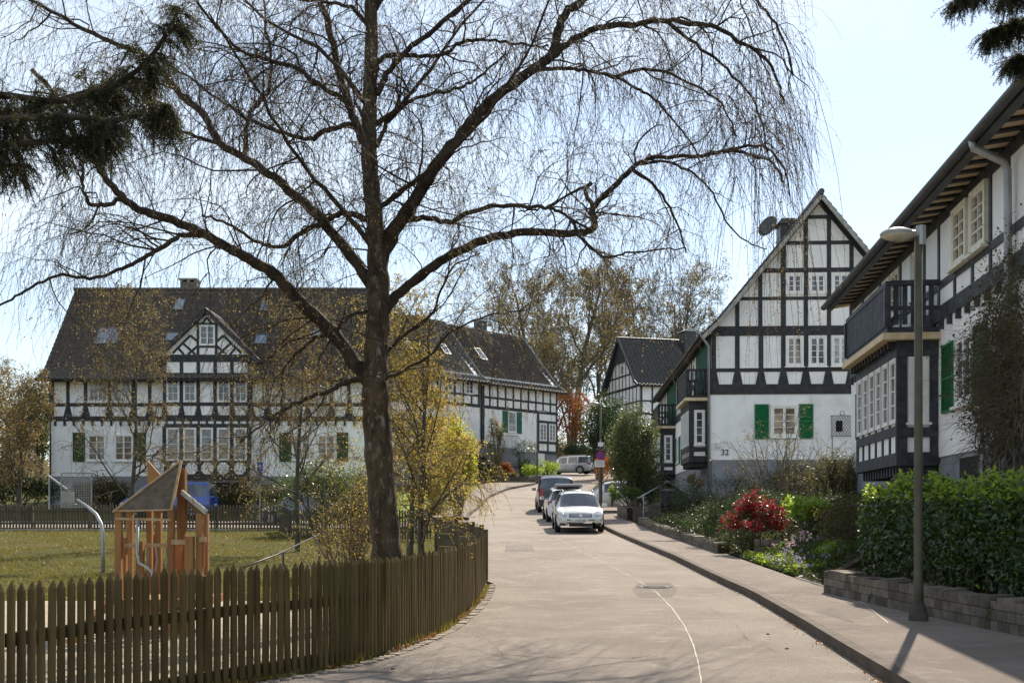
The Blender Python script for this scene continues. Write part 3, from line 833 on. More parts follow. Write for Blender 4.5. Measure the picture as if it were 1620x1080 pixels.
# keep bargeboards only as thin planks at the front
mb = MB()
for sgn in (-1, 1):
    a = Vector((uc - sgn * ((ur - ul) / 2 + .55), -D - .36, Zp(568) - .26)); b = Vector((uc, -D - .36, zg - .18))
    mb.beam(a, b, .035, .17, up=(0, 0, 1))
mb.build('bargeboards', M['timber_grey'], houseL)
# chimney
mb = MB(); mb.box(U_(243), U_(271), 5.2, 6.0, 14.6, 15.9)
ch = mb.build('chimney', M['stone'], houseL)
mb = MB(); mb.box(U_(241), U_(273), 5.1, 6.1, 16.02, 16.12)
for x in (U_(245), U_(257), U_(269)): mb.box(x - .08, x + .08, 5.2, 6.0, 15.88, 16.03)
mb.build('chimney_cap', M['stone_pale'], ch)
gutter(houseL, (-.45, -1.0, z_eave - .42), (ul - .3, -1.0, z_eave - .42)); gutter(houseL, (ur + .3, -1.0, z_eave - .42), (W + .45, -1.0, z_eave - .42))
pipe(houseL, [(.12, -1.0, z_eave - .5), (.12, -.15, z_eave - 1.1), (.12, -.12, 1.5)], .05, 'gutter_dark')
mb = MB(); mb.box(-.02, W + .02, -.88, 0.0, z_eave - .50, z_eave - .42); mb.build('eave_soffit', M['timber'], houseL)

# ================================================================== houses A and B at the bend
def row_house(name, label, x0, y0, x1, y1, zf, z_eave, z_ridge, z_base, z_plinth, mat_tile, detail):
    L_ = math.hypot(x1 - x0, y1 - y0); rz = math.atan2(y1 - y0, x1 - x0)
    t = thing(name, label, 'house', (x0, y0, 0), rz, local=True)
    f = Fac(t, (0, 0, 0), (1, 0, 0), (0, -1, 0)); fe = Fac(t, (L_, 0, 0), (0, 1, 0), (1, 0, 0)); fw_ = Fac(t, (0, 9, 0), (0, -1, 0), (-1, 0, 0))
    mb = MB(); mb.box(0, L_, 0, 9, z_plinth, z_eave + .3)
    for x in (0.001, L_ - .3): mb.prism([(x, .1, z_eave + .2), (x, 8.9, z_eave + .2), (x, 4.5, z_ridge - .25)], (0, 0, 0), (.299, 0, 0))
    mb.build('wall', M['plaster'], t)
    wallbox(t, .03, L_ - .03, .03, 9, z_base, z_plinth, 'plinth_grey', 'plinth')
    T = MB()
    n = int(round(L_ / .93))
    zr_ = zf + (z_eave - zf) * .37
    f.h(T, 0, L_, zf, .24); f.h(T, 0, L_, zr_, .17, .03); f.h(T, 0, L_, z_eave - .1, .22, .031)
    for i in range(n + 1): f.v(T, min(max(i * L_ / n, .1), L_ - .1), zf, z_eave, .17)
    fe.h(T, 0, 9, zf, .24); fe.h(T, 0, 9, zr_, .17, .03); fe.h(T, 0, 9, z_eave, .22, .031)
    for i in range(8): fe.v(T, .1 + i * 8.8 / 7, zf, z_eave + min(i, 7 - i) * 1.2, .17)
    detail(t, f, fe, T, L_)
    T.build('timber_frame', M['timber'], t)
    pr = [(-.7, z_eave - .35), (.4, z_eave + .35), (4.5, z_ridge)]
    r = roof_plane(t, 'roof', (0, 0, 0), (1, 0, 0), (0, 1, 0), -.2, L_ + .45, pr, mat_tile, course=.42, tile=.36, amp=.05, lift=.08)
    roof_plane(t, 'rear_roof', (0, 9, 0), (1, 0, 0), (0, -1, 0), -.2, L_ + .45, pr, mat_tile)
    mb = MB(); mb.tube([(-.2, 4.5, z_ridge + .02), (L_ + .5, 4.5, z_ridge + .02)], .12, 8); mb.build('ridge_tiles', mat_tile, t)
    # pale verge strip along the gable edge
    mb = MB()
    for a, b in zip(pr[:-1], pr[1:]):
        mb.beam((L_ + .47, a[0], a[1] + .03), (L_ + .47, b[0], b[1] + .03), .05, .2)
        mb.beam((L_ + .47, 9 - a[0], a[1] + .03), (L_ + .47, 9 - b[0], b[1] + .03), .05, .2)
    mb.build('verge_boards', M['concrete'], t)
    gutter(t, (-.2, -.78, z_eave - .32), (L_ + .45, -.78, z_eave - .32))
    return t, f, r, pr, L_
def detB(t, f, fe, T, L_):
    # ground floor half timbered corner bay with two windows
    f.v(T, L_ - 2.45, 6.75, 10.2, .16, .05); f.v(T, L_ - .1, 6.75, 10.2, .2, .05); f.v(T, L_ - 1.25, 6.75, 9.4, .16, .049)
    f.h(T, L_ - 2.45, L_, 9.35, .2, .051); f.h(T, L_ - 2.45, L_, 7.62, .2, .052); f.h(T, L_ - 2.45, L_, 6.8, .24, .053)
    f.v(T, .1, 6.4, 12, .34, .06)
    f.window(L_ - 2.3, L_ - 1.4, 7.75, 9.2, 2, 4, 1, d=.06, sill=False); f.window(L_ - 1.1, L_ - .25, 7.75, 9.2, 2, 4, 1, d=.06, sill=False)
    f.window(3.05, 4.05, 8.25, 9.95, 1, 3, 1, glass='glass_curtain', sill=True)
    f.shutter(2.4, 3.0, 8.2, 9.95, 'green_dark'); f.shutter(4.1, 4.7, 8.2, 9.95, 'green_dark')
    f.window(.9, 1.35, 8.6, 9.3, 1, 2, 1)
    mb = MB(); f.bx(mb, L_ - 2.5, L_ - 1.7, 5.0, 6.7, -.02, .05); d_ = mb.build('garage_door', M['frame_white'], t)
    mb = MB(); f.bx(mb, L_ - 1.85, L_ - 1.78, 5.8, 5.95, .05, .1); mb.build('handle', M['metal_grey'], d_)
    # balcony railing and stair
    mb = MB(); f.bx(mb, -.2, 1.0, 7.0, 7.1, .0, 1.2); f.bx(mb, -.2, 3.2, 5.5, 6.9, 0, .9)
    mb.build('landing', M['plinth_grey'], t)
    mb = MB()
    for i in range(22): f.bx(mb, .1 + i * .15, .12 + i * .15, 6.9, 7.85, .88, .9)
    f.bx(mb, 0, 3.3, 7.85, 7.9, .87, .91); mb.tube([f.p(3.3, 7.87, .89), f.p(4.6, 6.6, .89)], .02, 6); mb.build('railing', M['gutter_dark'], t)
tB, fB, rB, prB, LB = row_house('end_house', 'white half-timbered end house at the road bend with dark green shutters and grey plinth', -2.4, 90.0, 3.85, 96.8, 10.12, 12.2, 17.1, 4.0, 6.75, M['tile'], detB)
skylight(tB, (0, 0, 0), (1, 0, 0), (0, 1, 0), prB, 2.2, .35, .58, .7, rB)
mb = MB(); mb.box(4.6, 5.4, 4.6, 5.4, 16.4, 18.0); c_ = mb.build('chimney', M['tile_dark'], tB)
mb = MB(); mb.box(4.5, 5.5, 4.5, 5.5, 18.0, 18.12); mb.build('chimney_cap', M['zinc'], c_)
def detA(t, f, fe, T, L_):
    for u in (1.5, 4.3, 7.1, 9.4): f.window(u, u + .9, 10.95, 12.05, 2, 3, 1, d=.05, sill=False)
    for u in (1.2, 4.0, 6.6): f.window(u, u + 1.1, 7.6, 9.0, 2, 3, 1); f.shutter(u - .65, u - .05, 7.55, 9.0, 'green_dark'); f.shutter(u + 1.15, u + 1.75, 7.55, 9.0, 'green_dark')
tA, fA, rA, prA, LA = row_house('middle_row_house', 'half-timbered house with pale tiled roof partly hidden behind the golden young birch', -10.0, 81.6, -2.55, 89.7, 10.12, 12.25, 17.25, 3.0, 6.3, M['tile_pale'], detA)
skylight(tA, (0, 0, 0), (1, 0, 0), (0, 1, 0), prA, 9.2, .33, .52, .7, rA)
skylight(tA, (0, 0, 0), (1, 0, 0), (0, 1, 0), prA, 5.2, .33, .52, .7, rA)

# ================================================================== far house F (corner view)
tF = thing('far_house', 'far half-timbered house with dark tiled roof above the round holly bush', 'house', (13.0, 115.0, 0), math.atan2(.27, .96), local=True)
LF = 13.0
ff = Fac(tF, (0, 0, 0), (1, 0, 0), (0, -1, 0)); fgF = Fac(tF, (0, 10, 0), (0, -1, 0), (-1, 0, 0))
mb = MB(); mb.box(0, LF, 0, 10, 6.0, 14.9)
mb.prism([(0.001, .1, 14.8), (0.001, 9.9, 14.8), (0.001, 5, 19.9)], (0, 0, 0), (.3, 0, 0)); mb.build('wall', M['plaster'], tF)
T = MB()
for z in (14.7, 11.8, 13.1): ff.h(T, 0, LF, z, .22 if z != 13.1 else .16, .03 + z * .0002); fgF.h(T, 0, 10, z, .26 if z != 13.1 else .16, .03 + z * .0002)
for i in range(12): ff.v(T, .1 + i * 12.8 / 11, 11.8, 14.7, .17)
for i in range(11):
    u = .1 + i * .98; fgF.v(T, u, 9.5, 14.7 + (5 - abs(u - 5)) * .95, .15)
fgF.h(T, 1.2, 8.8, 16.1, .17, .0335)
T.build('timber_frame', M['timber'], tF)
mb = MB(); fgF.poly(mb, [(2.9, 17.6), (7.1, 17.6), (5, 20.0)], -.1, .30); mb.build('boarded_gable_top', M['timber_grey'], tF)
fgF.window(4.4, 5.4, 16.25, 17.3, 2, 2, 1, glass='glass'); fgF.window(4.4, 5.4, 12.9, 14.2, 2, 2, 1)
ff.window(3.0, 4.0, 13.2, 14.4, 2, 3, 1)
prF = [(-.6, 14.6), (.3, 15.1), (5, 20.1)]
rF = roof_plane(tF, 'roof', (0, 0, 0), (1, 0, 0), (0, 1, 0), -.55, LF, prF, M['tile_dark'], course=.48, tile=.42, amp=.07, lift=.11)
roof_plane(tF, 'rear_roof', (0, 10, 0), (1, 0, 0), (0, -1, 0), -.55, LF, prF, M['tile_dark'])
mb = MB()
for a, b in zip(prF[:-1], prF[1:]):
    mb.beam((-.6, a[0], a[1]), (-.6, b[0], b[1]), .06, .32); mb.beam((-.6, 10 - a[0], a[1]), (-.6, 10 - b[0], b[1]), .06, .32)
mb.build('verge_boards', M['timber_grey'], tF)
mb = MB(); mb.tube([(-.6, 5, 20.15), (LF, 5, 20.15)], .13, 8); mb.build('ridge_tiles', M['tile_dark'], tF)
mb = MB(); mb.box(6.3, 7.6, 3.2, 4.6, 17, 20.9); c_ = mb.build('chimney', M['tile_dark'], tF)
mb = MB(); mb.prism([(6.1, 3.1, 20.9), (7.8, 3.1, 20.9), (6.95, 3.1, 21.3)], (0, 0, 0), (0, 1.6, 0)); mb.build('chimney_cap', M['zinc'], c_)
gutter(tF, (-.5, -.68, 14.62), (LF, -.68, 14.62))

# ================================================================== middle right house (gable "32")
YM = 50.0; sM = F_ / YM
XM = (1125 - CX_) / sM
rzM = -math.atan(.05)
tM = thing('gabled_house', 'tall white half-timbered gabled house numbered 32 with bright green shutters', 'house', (XM, YM, 0), rzM, local=True)
u = lambda px: (px - 1125) / sM
zz = lambda py: EYE + (CY_ - py) / sM
UC = u(1293); WM = UC * 2; DM = 29.0
fm = Fac(tM, (0, 0, 0), (1, 0, 0), (0, -1, 0)); fsd = Fac(tM, (0, DM, 0), (0, -1, 0), (-1, 0, 0))
z_ev = zz(523)
mb = MB(); mb.box(0, WM, 0, DM, zz(728), z_ev)
mb.prism([(0, 0, z_ev), (WM, 0, z_ev), (UC, 0, zz(318))], (0, 0.0, 0), (0, .3, 0))
mb.prism([(0, DM - .3, z_ev), (WM, DM - .3, z_ev), (UC, DM - .3, zz(318))], (0, 0.0, 0), (0, .3, 0))
mb.build('wall', M['plaster'], tM)
wallbox(tM, .03, WM - .03, -.03, DM - .05, .5, zz(727), 'plinth_grey', 'plinth')
T = MB()
fm.h(T, 0, WM, zz(616), .44, .04); fm.h(T, 0, WM, zz(524), .42, .041); fm.h(T, 0, WM, zz(585.5), .16, .03)
lp = [1129, 1166, 1203, 1238, 1273, 1308, 1344]; lp = lp + [2 * 1293 - p for p in lp[:4]] ; lp = sorted(set(lp))
for p in [1129, 1166, 1203, 1238, 1273, 1308, 1343, 1378, 1413, 1457]:
    fm.v(T, u(p), zz(610), zz(520), .20, .034)
    uu = u(p); fm.poly(T, [(max(uu - .24, .0), zz(609)), (min(uu + .24, WM), zz(609)), (uu + .12, zz(587)), (uu - .12, zz(587))], -.03, .0325)
def half(z): return (zz(318) - z) / (zz(318) - z_ev) * UC
for p in (1166, 1202, 1238, 1273, 1309, 1344, 1380, 1416):
    uu = u(p); ztop = zz(318) - abs(uu - UC) / UC * (zz(318) - z_ev)
    ztop = min(ztop, zz(345.5)) if abs(uu - UC) < 1.2 else ztop
    fm.v(T, uu, zz(524), ztop - .05, .18 if p not in (1238,) else .22, .034)
for py, w_ in ((473, .14), (429, .2), (386, .16), (345.5, .16)):
    hh = half(zz(py)); fm.h(T, UC - hh + .05, UC + hh - .05, zz(py), w_, .036)
fm.dg(T, -.05, z_ev - .1, UC, zz(320), .2, .043); fm.dg(T, WM + .05, z_ev - .1, UC, zz(320), .2, .044)
# side wall timbers (long left wall)
fsd.h(T, 0, DM, zz(616), .4, .04); fsd.h(T, 0, DM, zz(585.5), .16, .03); fsd.h(T, 0, DM, z_ev - .15, .3, .041)
for i in range(27): fsd.v(T, .1 + i * (DM - .2) / 26, zz(612), z_ev, .18, .033)
T.build('timber_frame', M['timber'], tM)
for i, (a, b) in enumerate(((1241.5, 1269.5), (1277, 1305.5), (1312.5, 1341))):
    w1 = fm.window(u(a), u(b), zz(467), zz(433), 2, 3, 1, fw=.1, d=.055, sill=False, glass='glass'); fm.window(u(a), u(b), zz(580.5), zz(532), 2, 4, 1, fw=.09, glass='glass_curtain' if i == 2 else 'glass', d=.055)
fm.window(u(1218), u(1261), zz(692), zz(640.5), 2, 4, 1, glass='glass_warm_reflect', fw=.1)
fm.shutter(u(1193), u(1215.5), zz(694.5), zz(639.5), 'green', .06, 22); fm.shutter(u(1262.5), u(1284.5), zz(694), zz(639.5), 'green', .06, 22)
# lattice window box
mb = MB(); fm.bx(mb, u(1320), u(1330), zz(683), zz(666), 0, .03); lw = mb.build('small_window', M['void'], tM)
mb = MB(); a, b, c, d_ = u(1312), u(1344.5), zz(690.5), zz(658.5)
for s_, e_ in (((a, c), (b, c)), ((b, c), (b, d_)), ((b, d_), (a, d_)), ((a, d_), (a, c))): mb.tube([fm.p(*s_, .18), fm.p(*e_, .18)], .014, 5)
nl = 7
for i in range(-nl, nl + 1):
    for sg in (1, -1):
        # diagonal clipped to the rectangle
        pts = []
        for k in range(25):
            t_ = k / 24; uu = a + (b - a) * t_; z_ = (c + d_) / 2 + sg * (uu - (a + b) / 2) * 1.35 + i * .17
            if c <= z_ <= d_: pts.append(fm.p(uu, z_, .18))
        if len(pts) > 1: mb.tube([pts[0], pts[-1]], .008, 4)
for q in ((a, c), (b, c), (a, d_), (b, d_)): mb.tube([fm.p(*q, 0), fm.p(*q, .18)], .012, 5)
ring = [fm.p((a + b) / 2 + .1 * math.cos(k * .6283), d_ + .1 + .1 * math.sin(k * .6283), .18) for k in range(11)]; mb.tube(ring, .012, 5)
mb.build('window_grille', M['timber'], lw)
# cable, lamp, number
mb = MB(); mb.tube([fm.p(u(1314), zz(691), .03), fm.p(u(1314), zz(726), .03)], .015, 5); mb.build('cable', M['timber'], tM)
mb = MB(); mb.tube([fm.p(u(1135), zz(708), .0), fm.p(u(1135), zz(708), .16), fm.p(u(1135), zz(705), .18)], .02, 6); lm = mb.build('wall_lamp', M['gutter_dark'], tM)
mb = MB(); c_ = fm.p(u(1135), zz(706), .18); mb.lathe(c_ + Vector((0, 0, 0)), [(.03, -.12), (.08, -.02), (.1, .1), (.11, .14), (.02, .2)], 10); mb.build('lamp_glass', M['frame_white'], lm)
text_mesh('32', .36, fm.p(u(1146.5), zz(715.5), .03), (R(90), 0, 0), M['black'], tM, 'house_number', .012)
# lean-to patch and downpipe
mb = MB(); fm.bx(mb, u(1290), u(1335), zz(740), zz(727), -.02, .02); mb.build('plinth_patch', M['concrete'], tM)
pipe(tM, [(-.5, -.45, z_ev - .25), (-.12, -.12, z_ev - .7), (-.1, -.1, 1.5)], .055, 'zinc')
# roofs
gzr = zz(312)
OV = .35
slope = (gzr - z_ev) / UC
prM = [(-OV - .1, z_ev - .22), (.25, z_ev + .42), (UC, gzr)]
rM = roof_plane(tM, 'roof', (0, DM + .4, 0), (0, -1, 0), (1, 0, 0), 0, DM + 1.0, prM, M['tile_dark'], amp=.03, lift=.05)
roof_plane(tM, 'east_roof', (WM, -.6, 0), (0, 1, 0), (-1, 0, 0), 0, DM + 1.0, prM, M['tile_dark'])
mb = MB(); mb.tube([(UC, -.62, gzr + .03), (UC, DM + .4, gzr + .03)], .13, 8); mb.build('ridge_tiles', M['tile_dark'], tM)
mb = MB()
for a, b in zip(prM[:-1], prM[1:]):
    mb.beam((a[0], -.6, a[1] - .17), (b[0], -.6, b[1] - .17), .05, .17); mb.beam((WM - a[0], -.6, a[1] - .17), (WM - b[0], -.6, b[1] - .17), .05, .17)
mb.build('bargeboards', M['stone_pale'], tM)
mb = MB()
for i in range(64):
    yy = -.3 + i * .45
    mb = MB(); mb.beam((-OV - .02, yy, z_ev - .36), (.0, yy, z_ev - .2), .17, .07); mb.build('rafter_end', M['timber'], tM)
mb = MB(); mb.hexa([(-OV, -.5, z_ev - .34), (-.01, -.5, z_ev - .18), (-.01, DM, z_ev - .18), (-OV, DM, z_ev - .34), (-OV, -.5, z_ev - .32), (-.01, -.5, z_ev - .16), (-.01, DM, z_ev - .16), (-OV, DM, z_ev - .32)]); mb.build('eave_soffit', M['soffit'], tM)
gutter(tM, (-OV - .17, -.6, z_ev - .2), (-OV - .17, DM + .3, z_ev - .2), .07)
mb = MB(); mb.box(3.65, 4.35, 3.5, 4.4, 12.5, 15.15); c_ = mb.build('chimney', M['tile_dark'], tM)
mb = MB(); mb.prism([(3.5, 3.4, 15.15), (4.5, 3.4, 15.15), (4.3, 3.4, 15.4), (3.7, 3.4, 15.4)], (0, 0, 0), (0, 1.1, 0)); mb.build('chimney_cap', M['gutter_dark'], c_)
# satellite dish on the roof edge
px_, py_ = 1220, 359
dc = Vector((u(px_), 1.0, zz(py_) + .25))
mb = MB(); mb.tube([(dc.x + .3, 1.2, dc.z - 1.3), (dc.x + .3, 1.2, dc.z - .1), (dc.x + .1, 1.1, dc.z)], .02, 6); 
dish = mb.build('satellite_dish', M['metal_grey'], tM)
dn = Vector((-.75, -.75, .45)).normalized(); ring0 = []
mb = MB(); uu_ = dn.cross(Z).normalized(); vv_ = uu_.cross(dn)
V_ = [dc - dn * .12]; F2 = []; K = 20
for r_, dd in ((.2, -.1), (.36, -.05), (.48, .02)):
    for k in range(K): V_.append(dc + dn * dd + (uu_ * math.cos(k * 2 * math.pi / K) + vv_ * math.sin(k * 2 * math.pi / K) * 1.08) * r_)
for k in range(K): F2.append((0, 1 + k, 1 + (k + 1) % K))
for q in range(2):
    for k in range(K): a_ = 1 + q * K + k; b_ = 1 + q * K + (k + 1) % K; F2.append((a_, a_ + K, b_ + K, b_))
mb.add(V_, F2); mb.tube([dc - vv_ * .48, dc + dn * .45 - vv_ * .5], .02, 5); mb.box(*(lambda q: (q.x - .05, q.x + .05, q.y - .05, q.y + .05, q.z - .05, q.z + .05))(dc + dn * .47 - vv_ * .48))
mb.build('reflector', M['gutter_dark'], dish)

def balcony(root, fac, u0, u1, zf, depth, rail_h=1.15, mat='timber', solid=False, lean='soffit', open_side=True):
    mb = MB(); fac.bx(mb, u0, u1, zf - .12, zf, .0, depth); b = mb.build('balcony', M[mat], root)
    mb = MB(); fac.bx(mb, u0 - .08, u1 + .08, zf - .26, zf - .125, 0, depth + .1); mb.build('balcony_soffit', M[lean], b)
    mb = MB()
    fac.bx(mb, u0, u1, zf + rail_h - .1, zf + rail_h, depth - .07, depth + .03)
    for uu in (u0, u1): fac.bx(mb, uu - .05, uu + .05, zf + rail_h - .101, zf + rail_h + .004, 0, depth - .07)
    for uu in (u0, u1): fac.bx(mb, uu - .06, uu + .06, zf, zf + rail_h - .1, depth - .06, depth + .06)
    n = int((u1 - u0) / .17)
    for i in range(n + 1):
        a = u0 + (u1 - u0) * i / n; fac.bx(mb, a - .068, a + .068, zf + .02, zf + rail_h - .1, depth - .02, depth + .012)
    for uu in (u0, u1):
        n = int(depth / .17)
        for i in range(1, n): dd = depth * i / n; fac.bx(mb, uu - .015, uu + .015, zf + .05, zf + rail_h - .1, dd - .05, dd + .05)
        fac.bx(mb, uu - .022, uu + .022, zf + .35, zf + .43, .02, depth - .06)
    mb.build('balcony_rail', M[mat], b)
    return b
def bay(root, fac, u0, u1, z0, z1, depth, zw0, zw1, nwin, flip_end=1, panes='glass', mat='timber'):
    """projecting timber bay with a window band; end face at the near side"""
    mb = MB(); fac.bx(mb, u0, u1, z0 + .1, z1, 0, depth); b = mb.build('bay', M['plaster'], root)
    f2 = Fac(root, fac.p(0, 0, depth), fac.U, fac.N); T = MB()
    for z, w_ in ((z0 + .12, .26), (zw0 - .16, .2), (zw1 + .14, .26), (z1 - .12, .24)): f2.h(T, u0, u1, z, w_, .035 + w_ * .02)
    n = nwin
    for i in range(n + 1): f2.v(T, min(max(u0 + (u1 - u0) * i / n, u0 + .08), u1 - .08), z0, z1, .13)
    ends = []
    for (uu, nn) in ((u0, -1), (u1, 1)):
        fe_ = Fac(root, fac.p(uu, 0, 0), fac.N, fac.U * nn); ends.append(fe_)
        for z, w_ in ((z0 + .12, .28), (zw0 - .2, .2), (zw1 + .22, .42), (z1 - .12, .24)): fe_.h(T, 0, depth + .03, z, w_, .036 + w_ * .02)
        fe_.v(T, .08, z0, z1, .18); fe_.v(T, depth - .07, z0, z1, .22)
    for i in range(int((u1 - u0) / .3)):   # joist ends below
        a = u0 + .1 + i * .3; fac.bx(T, a, a + .12, z0 - .22, z0 - .01, 0, depth - .05)
    T.build('bay_timber_frame', M[mat], b)
    for i in range(n):
        a = u0 + (u1 - u0) * i / n + .07; e = u0 + (u1 - u0) * (i + 1) / n - .07
        f2.root = b; f2.window(a, e, zw0, zw1, 1, 4, 1, sill=False, glass=panes, fw=.06, d=.05)
    for fe_ in ends: fe_.root = b; fe_.window(.2, depth - .2, zw0, zw1, 1, 4, 1, sill=True, glass=panes, fw=.07, d=.05)
    return b
# balconies and bays of the middle house; fsd u runs from back (0) to front (DM)
ub = lambda y: DM - y
for ya, yb_ in ((.35, 5.2), (16.2, 22.0)):
    mb = MB(); k_ = int((yb_ - ya) / .16)
    for i in range(k_): fsd.bx(mb, ub(ya + (i + .92) * .16), ub(ya + i * .16), 7.0, 9.35, .03, .052 if i % 2 else .075)
    mb.build('green_boarding', M['green_dark'], tM)
balcony(tM, fsd, ub(4.6), ub(.5), 6.85, 1.0)
bay(tM, fsd, ub(4.4), ub(.75), 3.9, 6.55, .85, 4.65, 6.2, 5)
balcony(tM, fsd, ub(21.5), ub(16.5), 6.85, 1.0)
bay(tM, fsd, ub(21.2), ub(16.8), 3.9, 6.55, .85, 4.65, 6.2, 5)
for y0_ in (9.0, ): fsd.shutter(ub(y0_ + .9), ub(y0_), 7.15, 9.1, 'green_dark')
for y0_ in (7.5, 11.5, 14.5): fsd.window(ub(y0_ + 1.1), ub(y0_), 4.5, 5.9, 2, 3, 1); fsd.shutter(ub(y0_ - .05), ub(y0_ - .65), 4.4, 5.95, 'green'); fsd.shutter(ub(y0_ + 1.75), ub(y0_ + 1.15), 4.4, 5.95, 'green')
for y0_ in (6.3, 12.2): fsd.window(ub(y0_ + .9), ub(y0_), 8.0, 9.1, 1, 3, 1)

# ================================================================== right house (near)
RX0, RY0 = 6.1 + .115 * 8, 8.0
rdir = Vector((.115, 1)).normalized()
tR = thing('near_timbered_house', 'near half-timbered house with a balcony above its long bay window, behind the laurel hedge', 'house', (RX0, RY0, 0), math.atan2(rdir.y, rdir.x), local=True)
YU = lambda Y: (Y - RY0) / rdir.y
def pu(px): return YU(1800 * 6.1 / (px - 1017))
LR = YU(33.3)
fr = Fac(tR, (0, 0, 0), (1, 0, 0), (0, 1, 0))
fend = Fac(tR, (LR, 0, 0), (0, -1, 0), (1, 0, 0))
ZE = 7.95
mb = MB(); mb.box(0, LR, -9, 0, 2.7, 7.7)
for x in (0.001, LR - .3): mb.prism([(x, -.1, 7.65), (x, -8.9, 7.65), (x, -4.5, 12.6)], (0, 0, 0), (.299, 0, 0))
mb.build('wall', M['plaster'], tR)
wallbox(tR, .02, LR - .02, -8.9, -.03, .8, 2.7, 'plinth_grey', 'plinth')
T = MB()
fr.h(T, 0, LR, 5.62, .30, .045); fr.h(T, 0, LR, 6.2, .15, .03); fr.h(T, 0, LR, 7.56, .24, .033)
ups = [pu(p) for p in (1592, 1564, 1538, 1508, 1486)]
ups = [1.0, 2.3, 3.7, 5.2, 7.0, 8.6] + [11.0, 12.0, 13.1, 14.3, 15.5] + list(np.arange(16.7, LR - .6, 1.15)) + [LR - .1]
for uu in ups: fr.v(T, uu, 5.7, 7.6, .13)
for i in range(int(LR / .62)):
    a = .3 + i * .62; fr.bx(T, a - .05, a + .05, 5.28, 5.465, 0, .09)
fend.h(T, 0, 9, 5.62, .3, .04); fend.h(T, 0, 9, 6.6, .16, .03); fend.h(T, 0, 9, 7.6, .3, .033)
for i in range(9): fend.v(T, .1 + i * 1.1, 5.7, 7.7 + min(i, 8 - i) * .9, .16)
T.build('timber_frame', M['timber_grey'], tR)
# soffit of coffers between rafters
ov = .62
mb = MB(); mb.hexa([(0, ov, 7.60), (LR + .4, ov, 7.60), (LR + .4, 0.0, 7.68), (0, 0.0, 7.68), (0, ov, 7.62), (LR + .4, ov, 7.62), (LR + .4, 0, 7.7), (0, 0, 7.7)]); mb.build('eave_soffit', M['soffit'], tR)
mb = MB()
for i in range(int(LR / .55)):
    a = .2 + i * .55; mb = MB(); mb.beam((a, ov - .03, 7.58), (a, -.05, 7.66), .15, .04); mb.build('rafter_end', M['timber'], tR)
mb = MB(); mb.box(0, LR + .4, ov - .13, ov + .02, 7.56, 7.64); mb.build('fascia', M['gutter_dark'], tR)
prR = [(-.66, 7.66), (.3, 8.42), (4.5, 13.0)]
roof_plane(tR, 'roof', (LR + .45, 0, 0), (-1, 0, 0), (0, -1, 0), 0, LR + .45, prR, M['tile'])
roof_plane(tR, 'rear_roof', (0, -9, 0), (1, 0, 0), (0, 1, 0), 0, LR + .45, prR, M['tile'])
gutter(tR, (4, ov + .1, 7.68), (LR + .45, ov + .1, 7.68), .095, 'gutter_dark')
ud = pu(1607)
pipe(tR, [(YU(18.5), ov + .1, 7.62), (YU(18.5), ov + .08, 7.5), (ud + .02, .2, 7.3), (ud, .13, 7.15), (ud, .12, 5.9), (ud, .12, 2.3)], .065, 'zinc')
# upper windows
ZW0, ZW1 = 6.28, 7.43
for pa, pb in ((1565, 1540), (1534, 1511)):
    fr.window(pu(pa), pu(pb), ZW0, ZW1, 1, 4, 2, 'frame_cream', fw=.09, d=.09, glass='glass')
for a in (16.75, 19.05, 21.35, 23.65, 3.8):
    fr.window(a, a + .95, ZW0 + .02, ZW1 - .05, 2, 3, 1, 'frame_cream', fw=.08, d=.06, glass='glass')
# ground floor windows and shutters
fr.window(pu(1541) , pu(1514), 3.6, 4.95, 2, 3, 1, fw=.09, d=.06)
fr.shutter(pu(1512) + .02, pu(1493) - .02, 3.55, 4.92, 'green', .06, 24)
fr.shutter(pu(1541) - .85, pu(1541) - .06, 3.55, 4.95, 'green')
fr.window(22.8, 23.85, 3.7, 4.9, 2, 3, 1); fr.shutter(23.95, 24.6, 3.65, 4.95, 'green')
fr.window(2.6, 3.9, 3.6, 4.95, 2, 3, 1)
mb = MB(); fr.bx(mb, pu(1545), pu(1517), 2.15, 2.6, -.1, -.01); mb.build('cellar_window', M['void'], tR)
# bay and balcony
b0 = YU(23.5); b1 = YU(27.9)
bay(tR, fr, b0, b1, 2.55, 5.2, .8, 3.42, 4.78, 6, panes='glass', mat='timber_grey')
bl = balcony(tR, fr, b0 - .15, b1 + .1, 5.38, 1.05, .95, 'timber_grey')
mb = MB()
for i in range(13): a = b0 + .1 + i * .35; fr.bx(mb, a, a + .13, 5.12 - .14, 5.115, .5, .98)
mb.build('balcony_joists', M['timber'], bl)
# ================================================================== the big birch behind the picket fence
BY = 15.2
birch = thing('birch_tree', 'big bare birch with dark leaning trunk and hanging twigs behind the picket fence', 'tree', (-1.66, BY, h(-1.66, BY)))
g5 = random.Random(5); n5 = np.random.default_rng(5)
sB = F_ / BY
